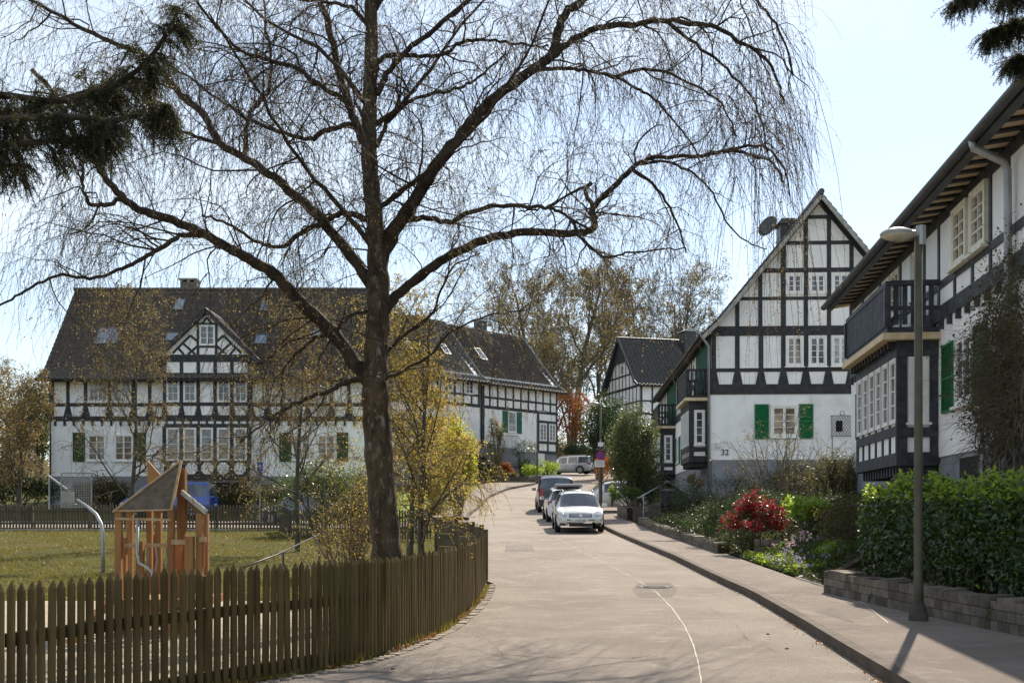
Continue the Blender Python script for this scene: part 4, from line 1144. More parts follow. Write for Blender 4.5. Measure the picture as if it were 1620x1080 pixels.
# trunk: (px, py, width px)
trunk_px = [(620, 1000, 78), (616, 960, 66), (612, 880, 56), (605, 790, 52), (598, 700, 50), (594, 620, 50), (595, 560, 44), (599, 500, 42), (598, 440, 40), (595, 380, 34), (590, 320, 31), (584, 250, 29), (584, 190, 27), (586, 130, 25), (588, 60, 23), (586, -20, 20), (590, -110, 16), (587, -200, 12), (592, -300, 7), (590, -380, 3)]
def smooth(pts, n=6):
    """catmull-rom through 3D points with radii"""
    out = []; q = [pts[0]] + pts + [pts[-1]]
    for i in range(1, len(q) - 2):
        for k in range(n):
            t = k / n; p0, p1, p2, p3 = [np.array(x, float) for x in q[i - 1:i + 3]]
            out.append(.5 * ((2 * p1) + (-p0 + p2) * t + (2 * p0 - 5 * p1 + 4 * p2 - p3) * t * t + (-p0 + 3 * p1 - 3 * p2 + p3) * t ** 3))
    out.append(np.array(pts[-1], float)); return out
limb_defs = [
 # (depth slope per metre of path, w0, w1, [(px,py)...])
 (-.25, 34, 9, [(592, 612), (560, 572), (525, 524), (484, 487), (440, 440), (406, 418), (370, 396), (334, 375), (285, 352), (228, 334), (196, 314), (170, 285), (143, 244), (110, 200), (85, 150), (50, 110)]),
 (.1, 11, 5, [(196, 314), (165, 324), (143, 322), (132, 300), (130, 270), (126, 253), (100, 225)]),
 (-.4, 13, 4, [(326, 370), (285, 373), (255, 392), (228, 407), (196, 424), (143, 440), (90, 436), (40, 460), (0, 482), (-60, 500)]),
 (.3, 26, 6, [(596, 470), (575, 432), (522, 363), (481, 322), (441, 287), (400, 257), (350, 228), (318, 175), (293, 159), (265, 122), (230, 88), (190, 72), (139, 49), (81, 18), (30, -12), (-40, -60)]),
 (-.2, 9, 3, [(350, 228), (318, 218), (285, 208), (244, 196), (200, 183), (150, 185), (100, 205)]),
 (.5, 11, 4, [(387, 248), (391, 196), (402, 170), (424, 147), (428, 110), (428, 81), (420, 40), (416, 0), (400, -60)]),
 (.35, 24, 10, [(590, 260), (579, 228), (563, 196), (551, 159), (534, 102), (518, 33), (506, 0), (492, -60), (480, -140)]),
 (-.35, 13, 4, [(551, 163), (525, 147), (498, 130), (469, 108), (424, 94), (391, 86), (367, 69), (338, 37), (310, 0), (280, -30)]),
 (.5, 13, 4, [(563, 198), (540, 200), (515, 207), (490, 221), (441, 208), (400, 192), (387, 187), (355, 163), (302, 126), (260, 100)]),
 (.2, 16, 5, [(592, 352), (569, 342), (539, 338), (510, 352), (473, 371), (445, 391), (420, 387), (400, 379), (360, 355), (320, 340)]),
 (-.15, 34, 13, [(598, 440), (604, 407), (628, 359), (661, 310), (685, 269), (722, 224), (750, 187), (787, 151), (848, 106), (873, 86), (885, 41), (900, 16), (925, 0), (960, -40), (1000, -100)]),
 (-.3, 17, 5, [(870, 92), (899, 69), (944, 45), (1005, 39), (1054, 33), (1111, 39), (1143, 49), (1176, 69), (1205, 88), (1228, 120), (1240, 165)]),
 (.4, 10, 3, [(850, 110), (890, 109), (932, 112), (972, 122), (1013, 143), (1035, 155), (1054, 179), (1085, 215), (1110, 260)]),
 (.35, 24, 5, [(600, 500), (628, 468), (661, 440), (706, 407), (767, 379), (828, 369), (900, 369), (931, 367), (940, 355), (938, 330), (960, 306), (989, 277), (1013, 257), (1046, 249), (1103, 247), (1143, 240), (1184, 244), (1222, 258), (1240, 290)]),
 (.15, 7, 2.5, [(1013, 260), (1054, 257), (1094, 273), (1127, 306), (1152, 355), (1184, 383), (1213, 393)]),
 (-.5, 16, 5, [(607, 372), (640, 348), (677, 346), (710, 352), (738, 338), (787, 326), (848, 328), (880, 332), (903, 346), (935, 362)]),
 (-.5, 8, 3, [(903, 346), (920, 375), (940, 396), (965, 408), (990, 400), (1040, 395), (1085, 393)]),
 (.3, 11, 4, [(596, 232), (612, 196), (644, 163), (685, 149), (726, 139), (755, 122), (783, 102), (800, 80)]),
 (-.4, 15, 7, [(596, 150), (612, 118), (644, 81), (685, 49), (742, 0), (790, -45), (840, -100)]),
 (-.2, 12, 4, [(596, 100), (616, 88), (653, 88), (702, 86), (726, 69), (759, 63), (799, 67), (840, 73), (868, 72)]),
 (.3, 12, 4, [(584, 45), (570, 25), (555, 12), (522, 4), (481, 0), (430, -12)]),
 (-.3, 15, 4, [(592, 612), (570, 600), (541, 607), (517, 620), (484, 630), (458, 643), (432, 658), (406, 679), (380, 700)]),
 (.2, 9, 3, [(530, 530), (515, 531), (497, 534), (479, 550), (453, 578), (445, 601), (446, 640), (436, 670)]),
 (-.2, 9, 3, [(590, 492), (561, 495), (541, 511), (520, 540), (505, 570)]),
 (.3, 10, 3, [(940, 330), (925, 300), (936, 291), (905, 305), (874, 326), (850, 331), (820, 335)]),
 (-.4, 8, 3, [(604, 600), (640, 585), (680, 560), (720, 520), (770, 500), (830, 490)]),
 (.4, 9, 3, [(606, 560), (640, 530), (680, 500), (700, 455), (720, 420), (760, 400)]),
 (.6, 18, 4, [(588, 20), (630, -40), (700, -110), (780, -180), (860, -220)]),
 (-.6, 18, 4, [(588, 0), (540, -60), (470, -120), (380, -170), (290, -190)]),
 (-.9, 14, 4, [(596, 330), (640, 300), (700, 250), (770, 180), (830, 90), (880, -20)]),
 (-.9, 14, 4, [(596, 400), (540, 330), (470, 250), (400, 130), (330, 20)]),
 (.9, 12, 3, [(590, 200), (650, 150), (730, 40), (820, -60)]),
 (.9, 12, 3, [(590, 180), (520, 90), (420, 30), (330, -60)]),
 (.2, 12, 4, [(905, 10), (960, -20), (1030, -40), (1100, -38), (1160, -20), (1205, 10), (1238, 60), (1255, 120)]),
 (-.5, 8, 3, [(1143, 240), (1185, 230), (1215, 236), (1240, 268), (1250, 310)]),
 (.6, 9, 3, [(1054, 33), (1100, 70), (1150, 110), (1195, 165), (1215, 240)]),
 (-.6, 9, 3, [(972, 122), (1030, 110), (1090, 130), (1140, 165), (1165, 215)]),
 (.7, 9, 3, [(1000, 268), (1040, 300), (1070, 350), (1085, 400)]),
]
trunk3 = [(*P(a, b, BY)[:], c * .88 / sB / 2) for a, b, c in trunk_px]
ts = smooth(trunk3, 5)
mb = MB()
tp = [Vector(q[:3]) for q in ts]; tr_ = [q[3] * (1 + .05 * math.sin(i * 2.1) + .04 * g5.uniform(-1, 1)) for i, q in enumerate(ts)]
mb.tube(tp, tr_, 14)
# root flare
for a in range(6):
    an = a * 1.05 + .4; b0_ = tp[0] + Vector((math.cos(an) * .34, math.sin(an) * .34, -.12)); mb.tube([b0_, tp[0] + Vector((math.cos(an) * .16, math.sin(an) * .16, .12)), tp[3]], [.06, .13, .1], 7)
trunk_o = mb.build('trunk', M['bark'], birch, smooth=True)
LIMBS = []   # list of (pts, radii)
mb = MB()
for sl, w0, w1, pl in limb_defs:
    n = len(pl); path = []; dist = 0; Y0 = None
    # start depth: nearest on an earlier limb / trunk
    best = None
    sp = P(pl[0][0], pl[0][1], BY)
    cand = [(q, 0) for q in tp] + [(q, 1) for L_, _ in LIMBS for q in L_]
    for q, k in cand:
        px = CX_ + q.x / q.y * F_; py = CY_ - (q.z - EYE) / q.y * F_
        d = math.hypot(px - pl[0][0], py - pl[0][1])
        if best is None or d < best[0]: best = (d, q.y)
    Y = best[1]
    w0 *= .75; w1 *= .75
    for i, (a, b) in enumerate(pl):
        if i: dist = math.hypot(a - pl[i - 1][0], b - pl[i - 1][1]) / sB; Y += sl * dist * (1 if i > 1 else .3) + g5.uniform(-.06, .06)
        w = w0 + (w1 - w0) * (i / (n - 1)) ** .75
        path.append((*P(a, b, Y)[:], w / sB / 2 * Y / BY))
    q = smooth(path, 5)
    pts = [Vector(v[:3]) for v in q]; 
    for i in range(2, len(pts) - 1): pts[i] += Vector((g5.uniform(-1, 1), g5.uniform(-1, 1), g5.uniform(-1, 1))) * .017
    rad = [max(.006, v[3] * (1 + .08 * g5.uniform(-1, 1))) for v in q]
    LIMBS.append((pts, rad)); mb.tube(pts, rad, 8)
# secondary and tertiary branches
sec = []
def pxy(p): return CX_ + p[0] / p[1] * F_, CY_ - (p[2] - EYE) / p[1] * F_
def inside(p, lim=1312):
    a, b = pxy(p)
    if a > lim + g5.gauss(0, 10): return False
    if a > 1125 and b > 325 + g5.gauss(0, 25) and g5.random() < .85: return False
    return True
def wander(p, d, length, n, wig, trop, rnd):
    pts = [p.copy()]; d = d.normalized()
    for i in range(n):
        d = (d + Vector((rnd.gauss(0, wig), rnd.gauss(0, wig), rnd.gauss(0, wig) + trop))).normalized()
        p = p + d * (length / n); pts.append(p.copy())
    return pts
for pts, rad in LIMBS + [(tp[30:], tr_[30:])]:
    L_ = sum((b - a).length for a, b in zip(pts[:-1], pts[1:]))
    k = int(L_ * 5.6)
    for _ in range(k):
        t = .12 + .88 * g5.random(); i = min(int(t * (len(pts) - 1)), len(pts) - 2)
        tan = (pts[i + 1] - pts[i]).normalized(); side = Vector((g5.gauss(0, 1), g5.gauss(0, 1) , g5.gauss(.25, 1))); side -= tan * side.dot(tan)
        d = tan * g5.uniform(.3, 1.0) + side.normalized() * g5.uniform(.6, 1.0)
        r = min(rad[i] * .55, g5.uniform(.006, .016)); ln = g5.uniform(.5, 1.9) * (.6 + 25 * r)
        if r < .0035: continue
        q = wander(pts[i], d, ln, 8, .24, -.05, g5)
        rr = [r * (1 - .75 * j / 8) for j in range(9)]
        if not inside(q[-1], 1285): continue
        mb.tube(q, rr, 5, cap=False); sec.append((q, rr))
mb.build('limbs', M['bark_limb'], birch, smooth=True)
TW = []; TR = []
ter = []
for q, rr in sec:
    for _ in range(g5.choice([2, 3, 3, 4])):
        i = g5.randrange(2, 8); tan = (q[i + 1] - q[i]).normalized()
        d = tan + Vector((g5.gauss(0, .7), g5.gauss(0, .7), g5.gauss(0, .6)))
        w = wander(q[i], d, g5.uniform(.35, 1.1), 7, .22, -.12, g5)
        
        if inside(w[-1]): TW.append([list(v) for v in w]); TR.append(rr[i] * .55); ter.append(w)
    w = wander(q[-1], q[-1] - q[-2], g5.uniform(.3, .9), 7, .18, -.18, g5); TW.append([list(v) for v in w]); TR.append(rr[-1]); ter.append(w)
# hanging twigs
src = []
for w in ter: src += [(w[i], (w[i] - w[i - 1]).normalized()) for i in (2, 4, 5, 7)]
for q, rr in sec: src += [(q[i], (q[i] - q[i - 1]).normalized()) for i in (4, 6, 8)]
HT = []; g5.shuffle(src)
src = src[:12500]
for p, d in src:
    # longer curtains at the outer right side of the crown and on low ends
    far = min(1.0, max(0, abs(p.x + 1.6) / 5.5))
    ln = g5.uniform(.2, .8) + far ** 1.3 * g5.uniform(0, 1.0)
    if p.z - ln < 2.6: ln = max(.2, min(ln, p.z - 2.6))
    w = wander(p, d + Vector((g5.gauss(0, .6), g5.gauss(0, .6), g5.gauss(-.1, .5))), ln, 7, .20, -.30, g5)
    if inside(w[-1]): HT.append([list(v) for v in w])
# long pendulous strands on the outer right of the crown
STR = []
outer = [(q[i], 0) for q, rr in sec for i in (5, 8) if q[i].x > 2.3 and 5.0 < q[i].z < 8.0]
for k in range(400):
    p, _ = outer[g5.randrange(len(outer))]
    cx = CX_ + p.x / p.y * F_
    if not (1155 < cx < 1255) or len(STR) > 62: continue
    ln = g5.uniform(1.6, 3.6)
    ln = min(ln, p.z - 3.1)
    w = wander(p, Vector((g5.gauss(.2, .4), g5.gauss(0, .4), -.5)), ln, 7, .05, -.5, g5); STR.append([list(v) for v in w])
STR = np.array(STR)
A = np.array(TW); B = np.array(HT)
twigs('twigs', np.concatenate([A, B]), np.concatenate([np.maximum(np.array(TR), .003), np.full(len(B), .0026)]), .0012, M['bark_twig'], birch, kind=None)
# young leaves and catkins
twigs('pendulous_twigs', STR, .0045, .0015, M['bark_twig'], birch)
ST_ = []
for _ in range(95):
    k = n5.integers(0, 6, len(STR)); t = n5.random(len(STR))[:, None]
    ST_.append(STR[np.arange(len(STR)), k] * (1 - t) + STR[np.arange(len(STR)), k + 1] * t)
ST_ = np.concatenate(ST_); ST_ = ST_[n5.random(len(ST_)) < np.clip((6.2 - ST_[:, 2]) / 2.2, .12, 1)]
leaves('young_leaves', ST_ + n5.normal(size=ST_.shape) * .016, .020, L_tan, birch, aspect=.6, droop=1.1, seed=8)
PT = []
for arr, per in ((B, 8), (A, 3)):
    for _ in range(per):
        k = n5.integers(0, 6, len(arr)); t = n5.random(len(arr))[:, None]
        PT.append(arr[np.arange(len(arr)), k] * (1 - t) + arr[np.arange(len(arr)), k + 1] * t)
PT = np.concatenate(PT)
PT = PT[n5.random(len(PT)) < np.where(PT[:, 2] < 5.2, .8, .8)]
hi = (PT[:, 2] > 5.4) & (n5.random(len(PT)) < .75)
leaves('foliage', PT[~hi] + n5.normal(size=PT[~hi].shape) * .006, .021, L_birch, birch, aspect=.55, droop=1.1, seed=3)
leaves('catkins', PT[hi], .026, L_catkin, birch, aspect=.32, droop=3.0, seed=4)
lowmask = B[:, 0, 2] < 5.2
print('BIRCH limbs', len(LIMBS), 'sec', len(sec), 'twigs', len(A), len(B), 'leaves', len(PT))
# ================================================================== generic trees
def grow(p, d, ln, r, lvl, spec, rnd, out):
    s = spec[lvl]
    n = s.get('n', 7)
    pts = wander(Vector(p), Vector(d), ln, n, s.get('wig', .15), s.get('trop', .03), rnd)
    rr = [r * (1 - s.get('taper', .7) * i / n) for i in range(n + 1)]
    out.append((pts, rr, lvl))
    if lvl + 1 >= len(spec): return
    c = spec[lvl + 1]
    k = rnd.randint(*c['num'])
    for j in range(k):
        t = c.get('t0', .3) + (1 - c.get('t0', .3)) * (j + rnd.random()) / k
        i = min(int(t * n), n - 1)
        tan = (pts[i + 1] - pts[i]).normalized()
        side = Vector((rnd.gauss(0, 1), rnd.gauss(0, 1), rnd.gauss(0, .6))); side -= tan * side.dot(tan)
        if side.length < .01: continue
        side.normalize(); an = R(rnd.uniform(*c['ang']))
        dd = tan * math.cos(an) + side * math.sin(an)
        q = pts[i].lerp(pts[i + 1], t * n - i)
        grow(q, dd, ln * rnd.uniform(*c['len']) * (1 - .45 * t * c.get('topshort', 1)), rr[i] * c.get('rr', .55), lvl + 1, spec, rnd, out)

def make_tree(name, label, loc, height, spec, bark, leafmat=None, nleaf=3, lsize=.08, seed=1, lean=(0, 0, 1), r0=.2, group=None, twig_lvl=3, cat='tree', leafjit=.15, droop=0.0, thin=.004, minr=None, kind_prob=1.0, leaf_lv=None):
    rnd = random.Random(seed); ng = np.random.default_rng(seed)
    z = h(loc[0], loc[1]) if len(loc) == 2 else loc[2]
    t = thing(name, label, cat, (loc[0], loc[1], z), group=group)
    out = []
    grow((loc[0], loc[1], z - .15), lean, height, r0, 0, spec, rnd, out)
    mb = MB()
    for pts, rr, lv in out:
        if lv < twig_lvl: mb.tube(pts, rr, 8 if lv == 0 else 5 if lv == 1 else 4, cap=False)
    mb.build('trunk', bark, t, smooth=True)
    tw = [(p, rr[0]) for p, rr, lv in out if lv >= twig_lvl]
    if tw:
        K = min(len(p) for p, _ in tw)
        arr = np.array([[list(v) for v in p[:K]] for p, _ in tw]); rads = np.maximum(np.array([r for _, r in tw]), thin)
        twigs('twigs', arr, rads, thin * .5, bark if leafmat is None else M['bark_mid'], t)
    if leafmat is not None:
        lv0 = twig_lvl if leaf_lv is None else leaf_lv
        arrs = [np.array([list(v) for v in p]) for p, _, lv in out if lv >= lv0]
        PTs = []
        for a in arrs:
            k = ng.integers(0, len(a) - 1, nleaf); tt = ng.random(nleaf)[:, None]
            PTs.append(a[k] * (1 - tt) + a[k + 1] * tt)
        if PTs:
            PTs = np.concatenate(PTs); PTs = PTs + ng.normal(size=PTs.shape) * leafjit
            PTs = PTs[ng.random(len(PTs)) < kind_prob]
            leaves('foliage', PTs, lsize, leafmat, t, aspect=.6, droop=droop, seed=seed)
    return t

# ---- background wood
specW = [dict(n=9, wig=.06, trop=.04, taper=.8), dict(num=(10, 13), ang=(25, 60), len=(.35, .6), t0=.25, wig=.12, trop=.07, n=7, rr=.5), dict(num=(7, 10), ang=(25, 60), len=(.35, .6), t0=.2, wig=.16, trop=.05, n=6, rr=.5), dict(num=(6, 9), ang=(25, 65), len=(.35, .6), t0=.15, wig=.2, trop=.04, n=4, rr=.45), dict(num=(3, 5), ang=(25, 65), len=(.45, .8), t0=.1, wig=.2, trop=.0, n=4, rr=.5)]
protos = []
wood = [ # px, Y, height, proto, rot, label
 (905, 128, 24, 0, 0.0, 'tallest broad bare tree with olive budding crown behind the street lamp at the bend'),
 (868, 138, 23, 1, 1.0, 'slender budding tree just right of the end house roof'),
 (800, 140, 21, 2, 2.2, 'bare tree rising behind the roof of the end house'),
 (838, 126, 22, 0, 3.9, 'olive budding tree between the end house chimney and the tallest tree'),
 (950, 140, 23, 1, 4.4, 'thin tree left of the far house gable'),
 (992, 146, 22, 2, .6, 'bare thin tree directly above the far house gable peak'),
 (1030, 144, 23, 2, 2.6, 'bare grey tree above the far house ridge, left of its chimney'),
 (1062, 150, 24, 1, 5.2, 'thin budding tree above the far house chimney'),
 (1095, 146, 22, 2, 3.3, 'bare tree nearest the left roof slope of the gabled house'),
 (970, 158, 26, 2, 4.1, 'bare tree rising between the tallest tree and the far house peak'),
 (1012, 160, 26, 1, 1.4, 'faint distant tree behind the far house ridge'),
 (1080, 162, 26, 2, 0.3, 'faint distant bare tree above the right end of the far house ridge'),
 (760, 150, 22, 1, 5.6, 'faint tree seen through the golden birch above the pale roof'),
 (715, 146, 21, 2, 1.7, 'bare tree above the pale tiled roof left of the end house'),
 (660, 150, 21, 0, 2.9, 'budding tree behind the pale roof just right of the birch trunk'),
 (926, 118, 16, 2, 5.0, 'smaller bare tree in front of the tallest tree'),
 (882, 116, 14, 0, 1.9, 'smaller olive tree right behind the gable end of the end house'),
]
pspecs = [(0, 21, .50, L_bud), (1, 22, .38, L_bud), (2, 23, .36, M['bark_mid'])]
for i, (px, Y, hh, pr_, rot, lab) in enumerate(wood):
    x = (px - CX_) / F_ * Y; z = h(x, Y)
    if len(protos) <= pr_ and not any(p_[0] == pr_ for p_ in protos):
        lf = L_bud
        t = make_tree('woodland_tree', lab, (x, Y, z), 12.5, specW, M['bark_mid'], lf, nleaf=(4, 3, 2)[pr_], lsize=.12, seed=31 + pr_, r0=(.30, .22, .2)[pr_], group='trees in the wood behind the houses', twig_lvl=3, thin=.014, leafjit=.2, kind_prob=(.55, .45, .2)[pr_])
        # measured height of the prototype
        top = max(v.co.z for v in t.children[1].data.vertices)
        protos.append((pr_, t, top)); t.scale = (hh / top,) * 3; t.rotation_euler.z = rot
        for c in t.children: c['p'] = 1; del c['p']
    else:
        if not any(p_[0] == pr_ for p_ in protos): continue
        _, src_, top = [p_ for p_ in protos if p_[0] == pr_][0]
        c = copy_tree(src_); c.location = (x, Y, z); c.rotation_euler.z = rot; c.scale = (hh / top,) * 3; c['label'] = lab

# ---- shrubs: lumps of leaves on real stems
def lumps(n, c, r, rnd, flat=.0):
    return [(Vector((c[0] + rnd.gauss(0, .42) * r[0], c[1] + rnd.gauss(0, .42) * r[1], c[2] + rnd.uniform(-.75, .75) * r[2])), rnd.uniform(.28, .5)) for _ in range(n)]
def shrub(name, label, x, y, rx, ry, hh, leafmat, n=3000, lsize=.06, seed=1, cat='shrub', stems=9, stemmat='bark_mid', z=None, nl=16, base=.12, aspect=.5, group=None, droop=0, fill=.35, twigsn=0, core=None, extra=None, shape=None):
    rnd = random.Random(seed); ng = np.random.default_rng(seed)
    z = h(x, y) if z is None else z
    t = thing(name, label, cat, (x, y, z), group=group)
    zc = z + hh * (.5 + base / 2); rz = hh * (.5 - base / 2)
    LP = []
    for _ in range(nl):
        while True:
            v = Vector((rnd.uniform(-1, 1), rnd.uniform(-1, 1), rnd.uniform(-1, 1)))
            if v.length < 1: break
        v = v * .78
        if shape == 'cone': v.x *= .25 + .75 * (1 - v.z) / 2; v.y *= .25 + .75 * (1 - v.z) / 2
        LP.append((Vector((x + v.x * rx, y + v.y * ry, zc + v.z * rz)), rnd.uniform(.26, .44) * (1 if shape != 'cone' else .5 + .5 * (1 - v.z) / 2)))
    pts = []
    m = n // nl + 1
    for c, k in LP:
        v = ng.normal(size=(m, 3)); v /= np.linalg.norm(v, axis=1)[:, None]
        rad = (ng.random(m) ** fill)[:, None] * (1 + .16 * ng.normal(size=(m, 1)))
        pts.append(np.array(c) + v * rad * k * np.array([rx, ry, rz * 1.05]))
    pts = np.concatenate(pts)
    pts[:, 2] = np.maximum(pts[:, 2], z + .03)
    mb = MB()
    for i in range(stems):
        c, k = LP[i % nl]
        b_ = Vector((x + rnd.uniform(-.18, .18) * rx, y + rnd.uniform(-.18, .18) * ry, z - .05))
        mid = b_.lerp(c, .5) + Vector((rnd.uniform(-.1, .1), rnd.uniform(-.1, .1), 0)) * rx
        r = .02 + .012 * hh
        mb.tube([b_, mid, c], [r, r * .7, r * .3], 6, cap=False)
        for _ in range(3):
            e = c + Vector((rnd.uniform(-1, 1) * rx, rnd.uniform(-1, 1) * ry, rnd.uniform(-.5, 1) * rz)) * k * .8; mb.tube([mid.lerp(c, rnd.random()), c.lerp(e, .5), e], [r * .35, r * .25, r * .12], 4, cap=False)
    mb.build('stems', M[stemmat], t, smooth=True)
    leaves('foliage', pts, lsize, leafmat, t, aspect=aspect, droop=droop, seed=seed)
    if twigsn:
        W = []
        for _ in range(twigsn):
            c, k = LP[rnd.randrange(nl)]
            W.append([list(v) for v in wander(c, Vector((rnd.gauss(0, 1), rnd.gauss(0, 1), rnd.gauss(.6, .7))), rnd.uniform(.3, .7) * max(rx, rz), 6, .18, 0, rnd)])
        twigs('twigs', W, .008, .003, M[stemmat], t)
    if extra: extra(t, pts, ng)
    return t
def G_(px, py_base, Y=None):
    """ground point seen at px,py"""
    return ground_at(px, py_base)
def at(px, Y): return ((px - CX_) / F_ * Y, Y)
# ================================================================== foreground picket fence
gf_ = random.Random(9)
fp = [Vector((x, y)) for x, y in FENCE]
dense = []
for v in smooth([(p.x, p.y, 0) for p in fp], 40): dense.append(Vector((v[0], v[1])))
acc = 0; spots = []; last = dense[0]; prev_t = None; nexts = 0.0
SPf = lambda y: .098 if y < 9.4 else .088 + .010 * max(0, 1 - (y - 9.4))
for a, b in zip(dense[:-1], dense[1:]):
    L_ = (b - a).length
    while nexts <= acc + L_:
        t_ = (nexts - acc) / max(L_, 1e-6); spots.append((a.lerp(b, t_), (b - a).normalized())); nexts += SPf(a.y) * gf_.uniform(.97, 1.03)
    acc += L_
fence = thing('picket_fence', 'weathered wooden picket fence with pointed round pales curving along the road edge', 'fence', (-2.2, 10, h(-2.2, 10)))
def fence_top(y): return float(np.interp(y, [5, 7.5, 9.6, 10.6, 12.5, 14.1, 18.5, 21.2], [1.04, 1.045, 1.07, 1.076, 1.067, 1.09, 1.13, 1.17]))
def picket(mb, p, d, top, zb, r):
    n = Vector((d.y, -d.x)); lean = Vector((gf_.gauss(0, .004), gf_.gauss(0, .004), 0)); c = Vector((p.x, p.y, 0))
    sec_ = [(-.48, .62), (.48, .62), (1.0, .30), (1.0, -.6), (-1.0, -.6), (-1.0, .30)]; K = len(sec_)
    zs = [(zb, 1), (top * .35 + zb * .65, gf_.uniform(.96, 1.03)), (top * .7 + zb * .3, gf_.uniform(.96, 1.03)), (top - .055, 1.0), (top - .02, .5), (top, .10)]
    tw = gf_.gauss(0, .05); dv = Vector((d.x * math.cos(tw) - d.y * math.sin(tw), d.x * math.sin(tw) + d.y * math.cos(tw))); nv = Vector((dv.y, -dv.x))
    V = []
    for i, (z, s_) in enumerate(zs):
        o = c + lean * (i / 2) + Vector((0, 0, z)); rr = r * s_
        for a_, b_ in sec_: q = dv * (a_ * rr) + nv * (b_ * rr); V.append(o + Vector((q.x, q.y, 0)))
    F = [(i * K + k, i * K + (k + 1) % K, (i + 1) * K + (k + 1) % K, (i + 1) * K + k) for i in range(len(zs) - 1) for k in range(K)]
    F.append(tuple((len(zs) - 1) * K + k for k in range(K)))
    mb.add(V, F)
for i, (p, d) in enumerate(spots): pass
rest = MB(); cnt = 0
vis = [(p, d) for p, d in spots if p.y > 7.0]
for i, (p, d) in enumerate(spots):
    hz = h(p.x, p.y); top = fence_top(p.y) + gf_.gauss(0, .010); r = gf_.uniform(.027, .030)
    if p.y > 6.9 and cnt < 98:
        mb = MB(); picket(mb, p, d, top, hz - .02 + .05, r); mb.build('picket', M['wood_fence'], fence); cnt += 1
    else:
        picket(rest, p, d, top, hz + .03, r)
rest.build('picket_row', M['wood_fence'], fence, kind='stuff')
mb = MB()
for zoff in (.42, ):
    pass
for frac_ in (.10, .62):
    pts = []
    for p, d in spots[::3]:
        n = Vector((d.y, -d.x)); n = n if n.x < 0 else -n
        hz = h(p.x, p.y); zt_ = fence_top(p.y); pts.append(Vector((p.x + n.x * .065, p.y + n.y * .065, hz + (zt_ - hz) * frac_)))
    r_ = MB()
    for a, b in zip(pts[:-1], pts[1:]): r_.beam(a, b + (b - a) * .02, .05, .09)
    r_.build('rail', M['wood_fence'], fence)
for k in range(0, len(spots), 25):
    p, d = spots[k]; n = Vector((d.y, -d.x)); n = n if n.x < 0 else -n
    mb = MB(); c = Vector((p.x + n.x * .15, p.y + n.y * .15, h(p.x, p.y) - .1)); mb.cyl(c, .055, fence_top(p.y) - c.z - .08, 9, .05); mb.build('post', M['wood_fence'], fence)
# grit and dry leaves in the right gutter
ng6 = np.random.default_rng(16); n_ = 2600
yy_ = 8.5 + 30 * ng6.random(n_) ** 1.4; xx_ = XR(yy_) - .015 - np.abs(ng6.normal(size=n_)) * .06
cl_ = (np.sin(yy_ * 2.7) + np.sin(yy_ * 7.1) + ng6.normal(size=n_) * .6) > .5
tag(leaves('gutter_litter', np.stack([xx_, yy_, zr(yy_) + .006 + .01 * ng6.random(n_)], 1)[cl_], .022, L_brown, aspect=.7, updir=(0, 0, 1), upw=.8, seed=5, kind='stuff'), 'scattered dry leaves and grit in the gutter along the right kerb', 'leaf litter')
# leaf litter & grass at the fence foot
ng7 = np.random.default_rng(17)
PTs = []
for p, d in spots:
    n = Vector((d.y, -d.x)); n = n if n.x > 0 else -n
    for _ in range(22):
        e = abs(ng7.normal()) * .05 + .02; q = p + n * e + d * ng7.uniform(-.05, .05); PTs.append((q.x, q.y, h(q.x, q.y) + ng7.uniform(.0, .02)))
keep = np.array(PTs); clump = np.sin(keep[:, 1] * 2.1) + np.sin(keep[:, 1] * 5.3 + 1) + ng7.normal(size=len(keep)) * .4
tag(leaves('leaf_litter', keep[clump > .3], .035, L_brown, aspect=.6, updir=(0, 0, 1), upw=.8, seed=4, kind='stuff'), 'dry brown leaves collected at the foot of the picket fence', 'leaf litter')
def blades(name, pts, hgt, mat, label, cat='grass', seed=2, width=.012, spread=.35):
    g = np.random.default_rng(seed); pts = np.asarray(pts); n = len(pts)
    hh = hgt * (.5 + g.random(n))[:, None]; a = g.random(n) * 6.28; dx = np.stack([np.cos(a), np.sin(a), 0 * a], 1) * width
    tip = np.stack([g.normal(size=n) * spread, g.normal(size=n) * spread, np.ones(n)], 1) * hh
    V = np.stack([pts - dx, pts + dx, pts + tip], 1).reshape(-1, 3)
    o = rawmesh(name, V, np.arange(n * 3).reshape(n, 3), mat, kind='stuff'); tag(o, label, cat); return o
PTs = []
for p, d in spots:
    n = Vector((d.y, -d.x)); n = n if n.x > 0 else -n
    for _ in range(26):
        e = ng7.uniform(-.3, .10); q = p + n * e + d * ng7.uniform(-.05, .05); PTs.append((q.x, q.y, h(q.x, q.y) - .01))
keep = np.array(PTs); clump = np.sin(keep[:, 1] * 1.3 + 2) + np.sin(keep[:, 1] * 4.1) + ng7.normal(size=len(keep)) * .5
blades('verge_grass', keep[clump > -.3], .09, L_grass, 'short grass growing at the foot of the picket fence', width=.006)
# playground lawn
PT = []
n_ = 90000
X_ = ng7.uniform(-24, -1.0, n_); Y_ = 20 + 27.5 * ng7.random(n_) ** 1.25
ok = (X_ < np.interp(Y_, _fy + [50], _fx + [-1.0]) - .4) & (X_ > -.52 * Y_ - 1)
X_ = X_[ok]; Y_ = Y_[ok]
pts = np.stack([X_, Y_, H(X_, Y_) - .01], 1)
blades('lawn_grass', pts, .06, L_grass, 'sunlit lawn grass between the sand pit and the far fence', seed=6, width=.013, spread=.5)

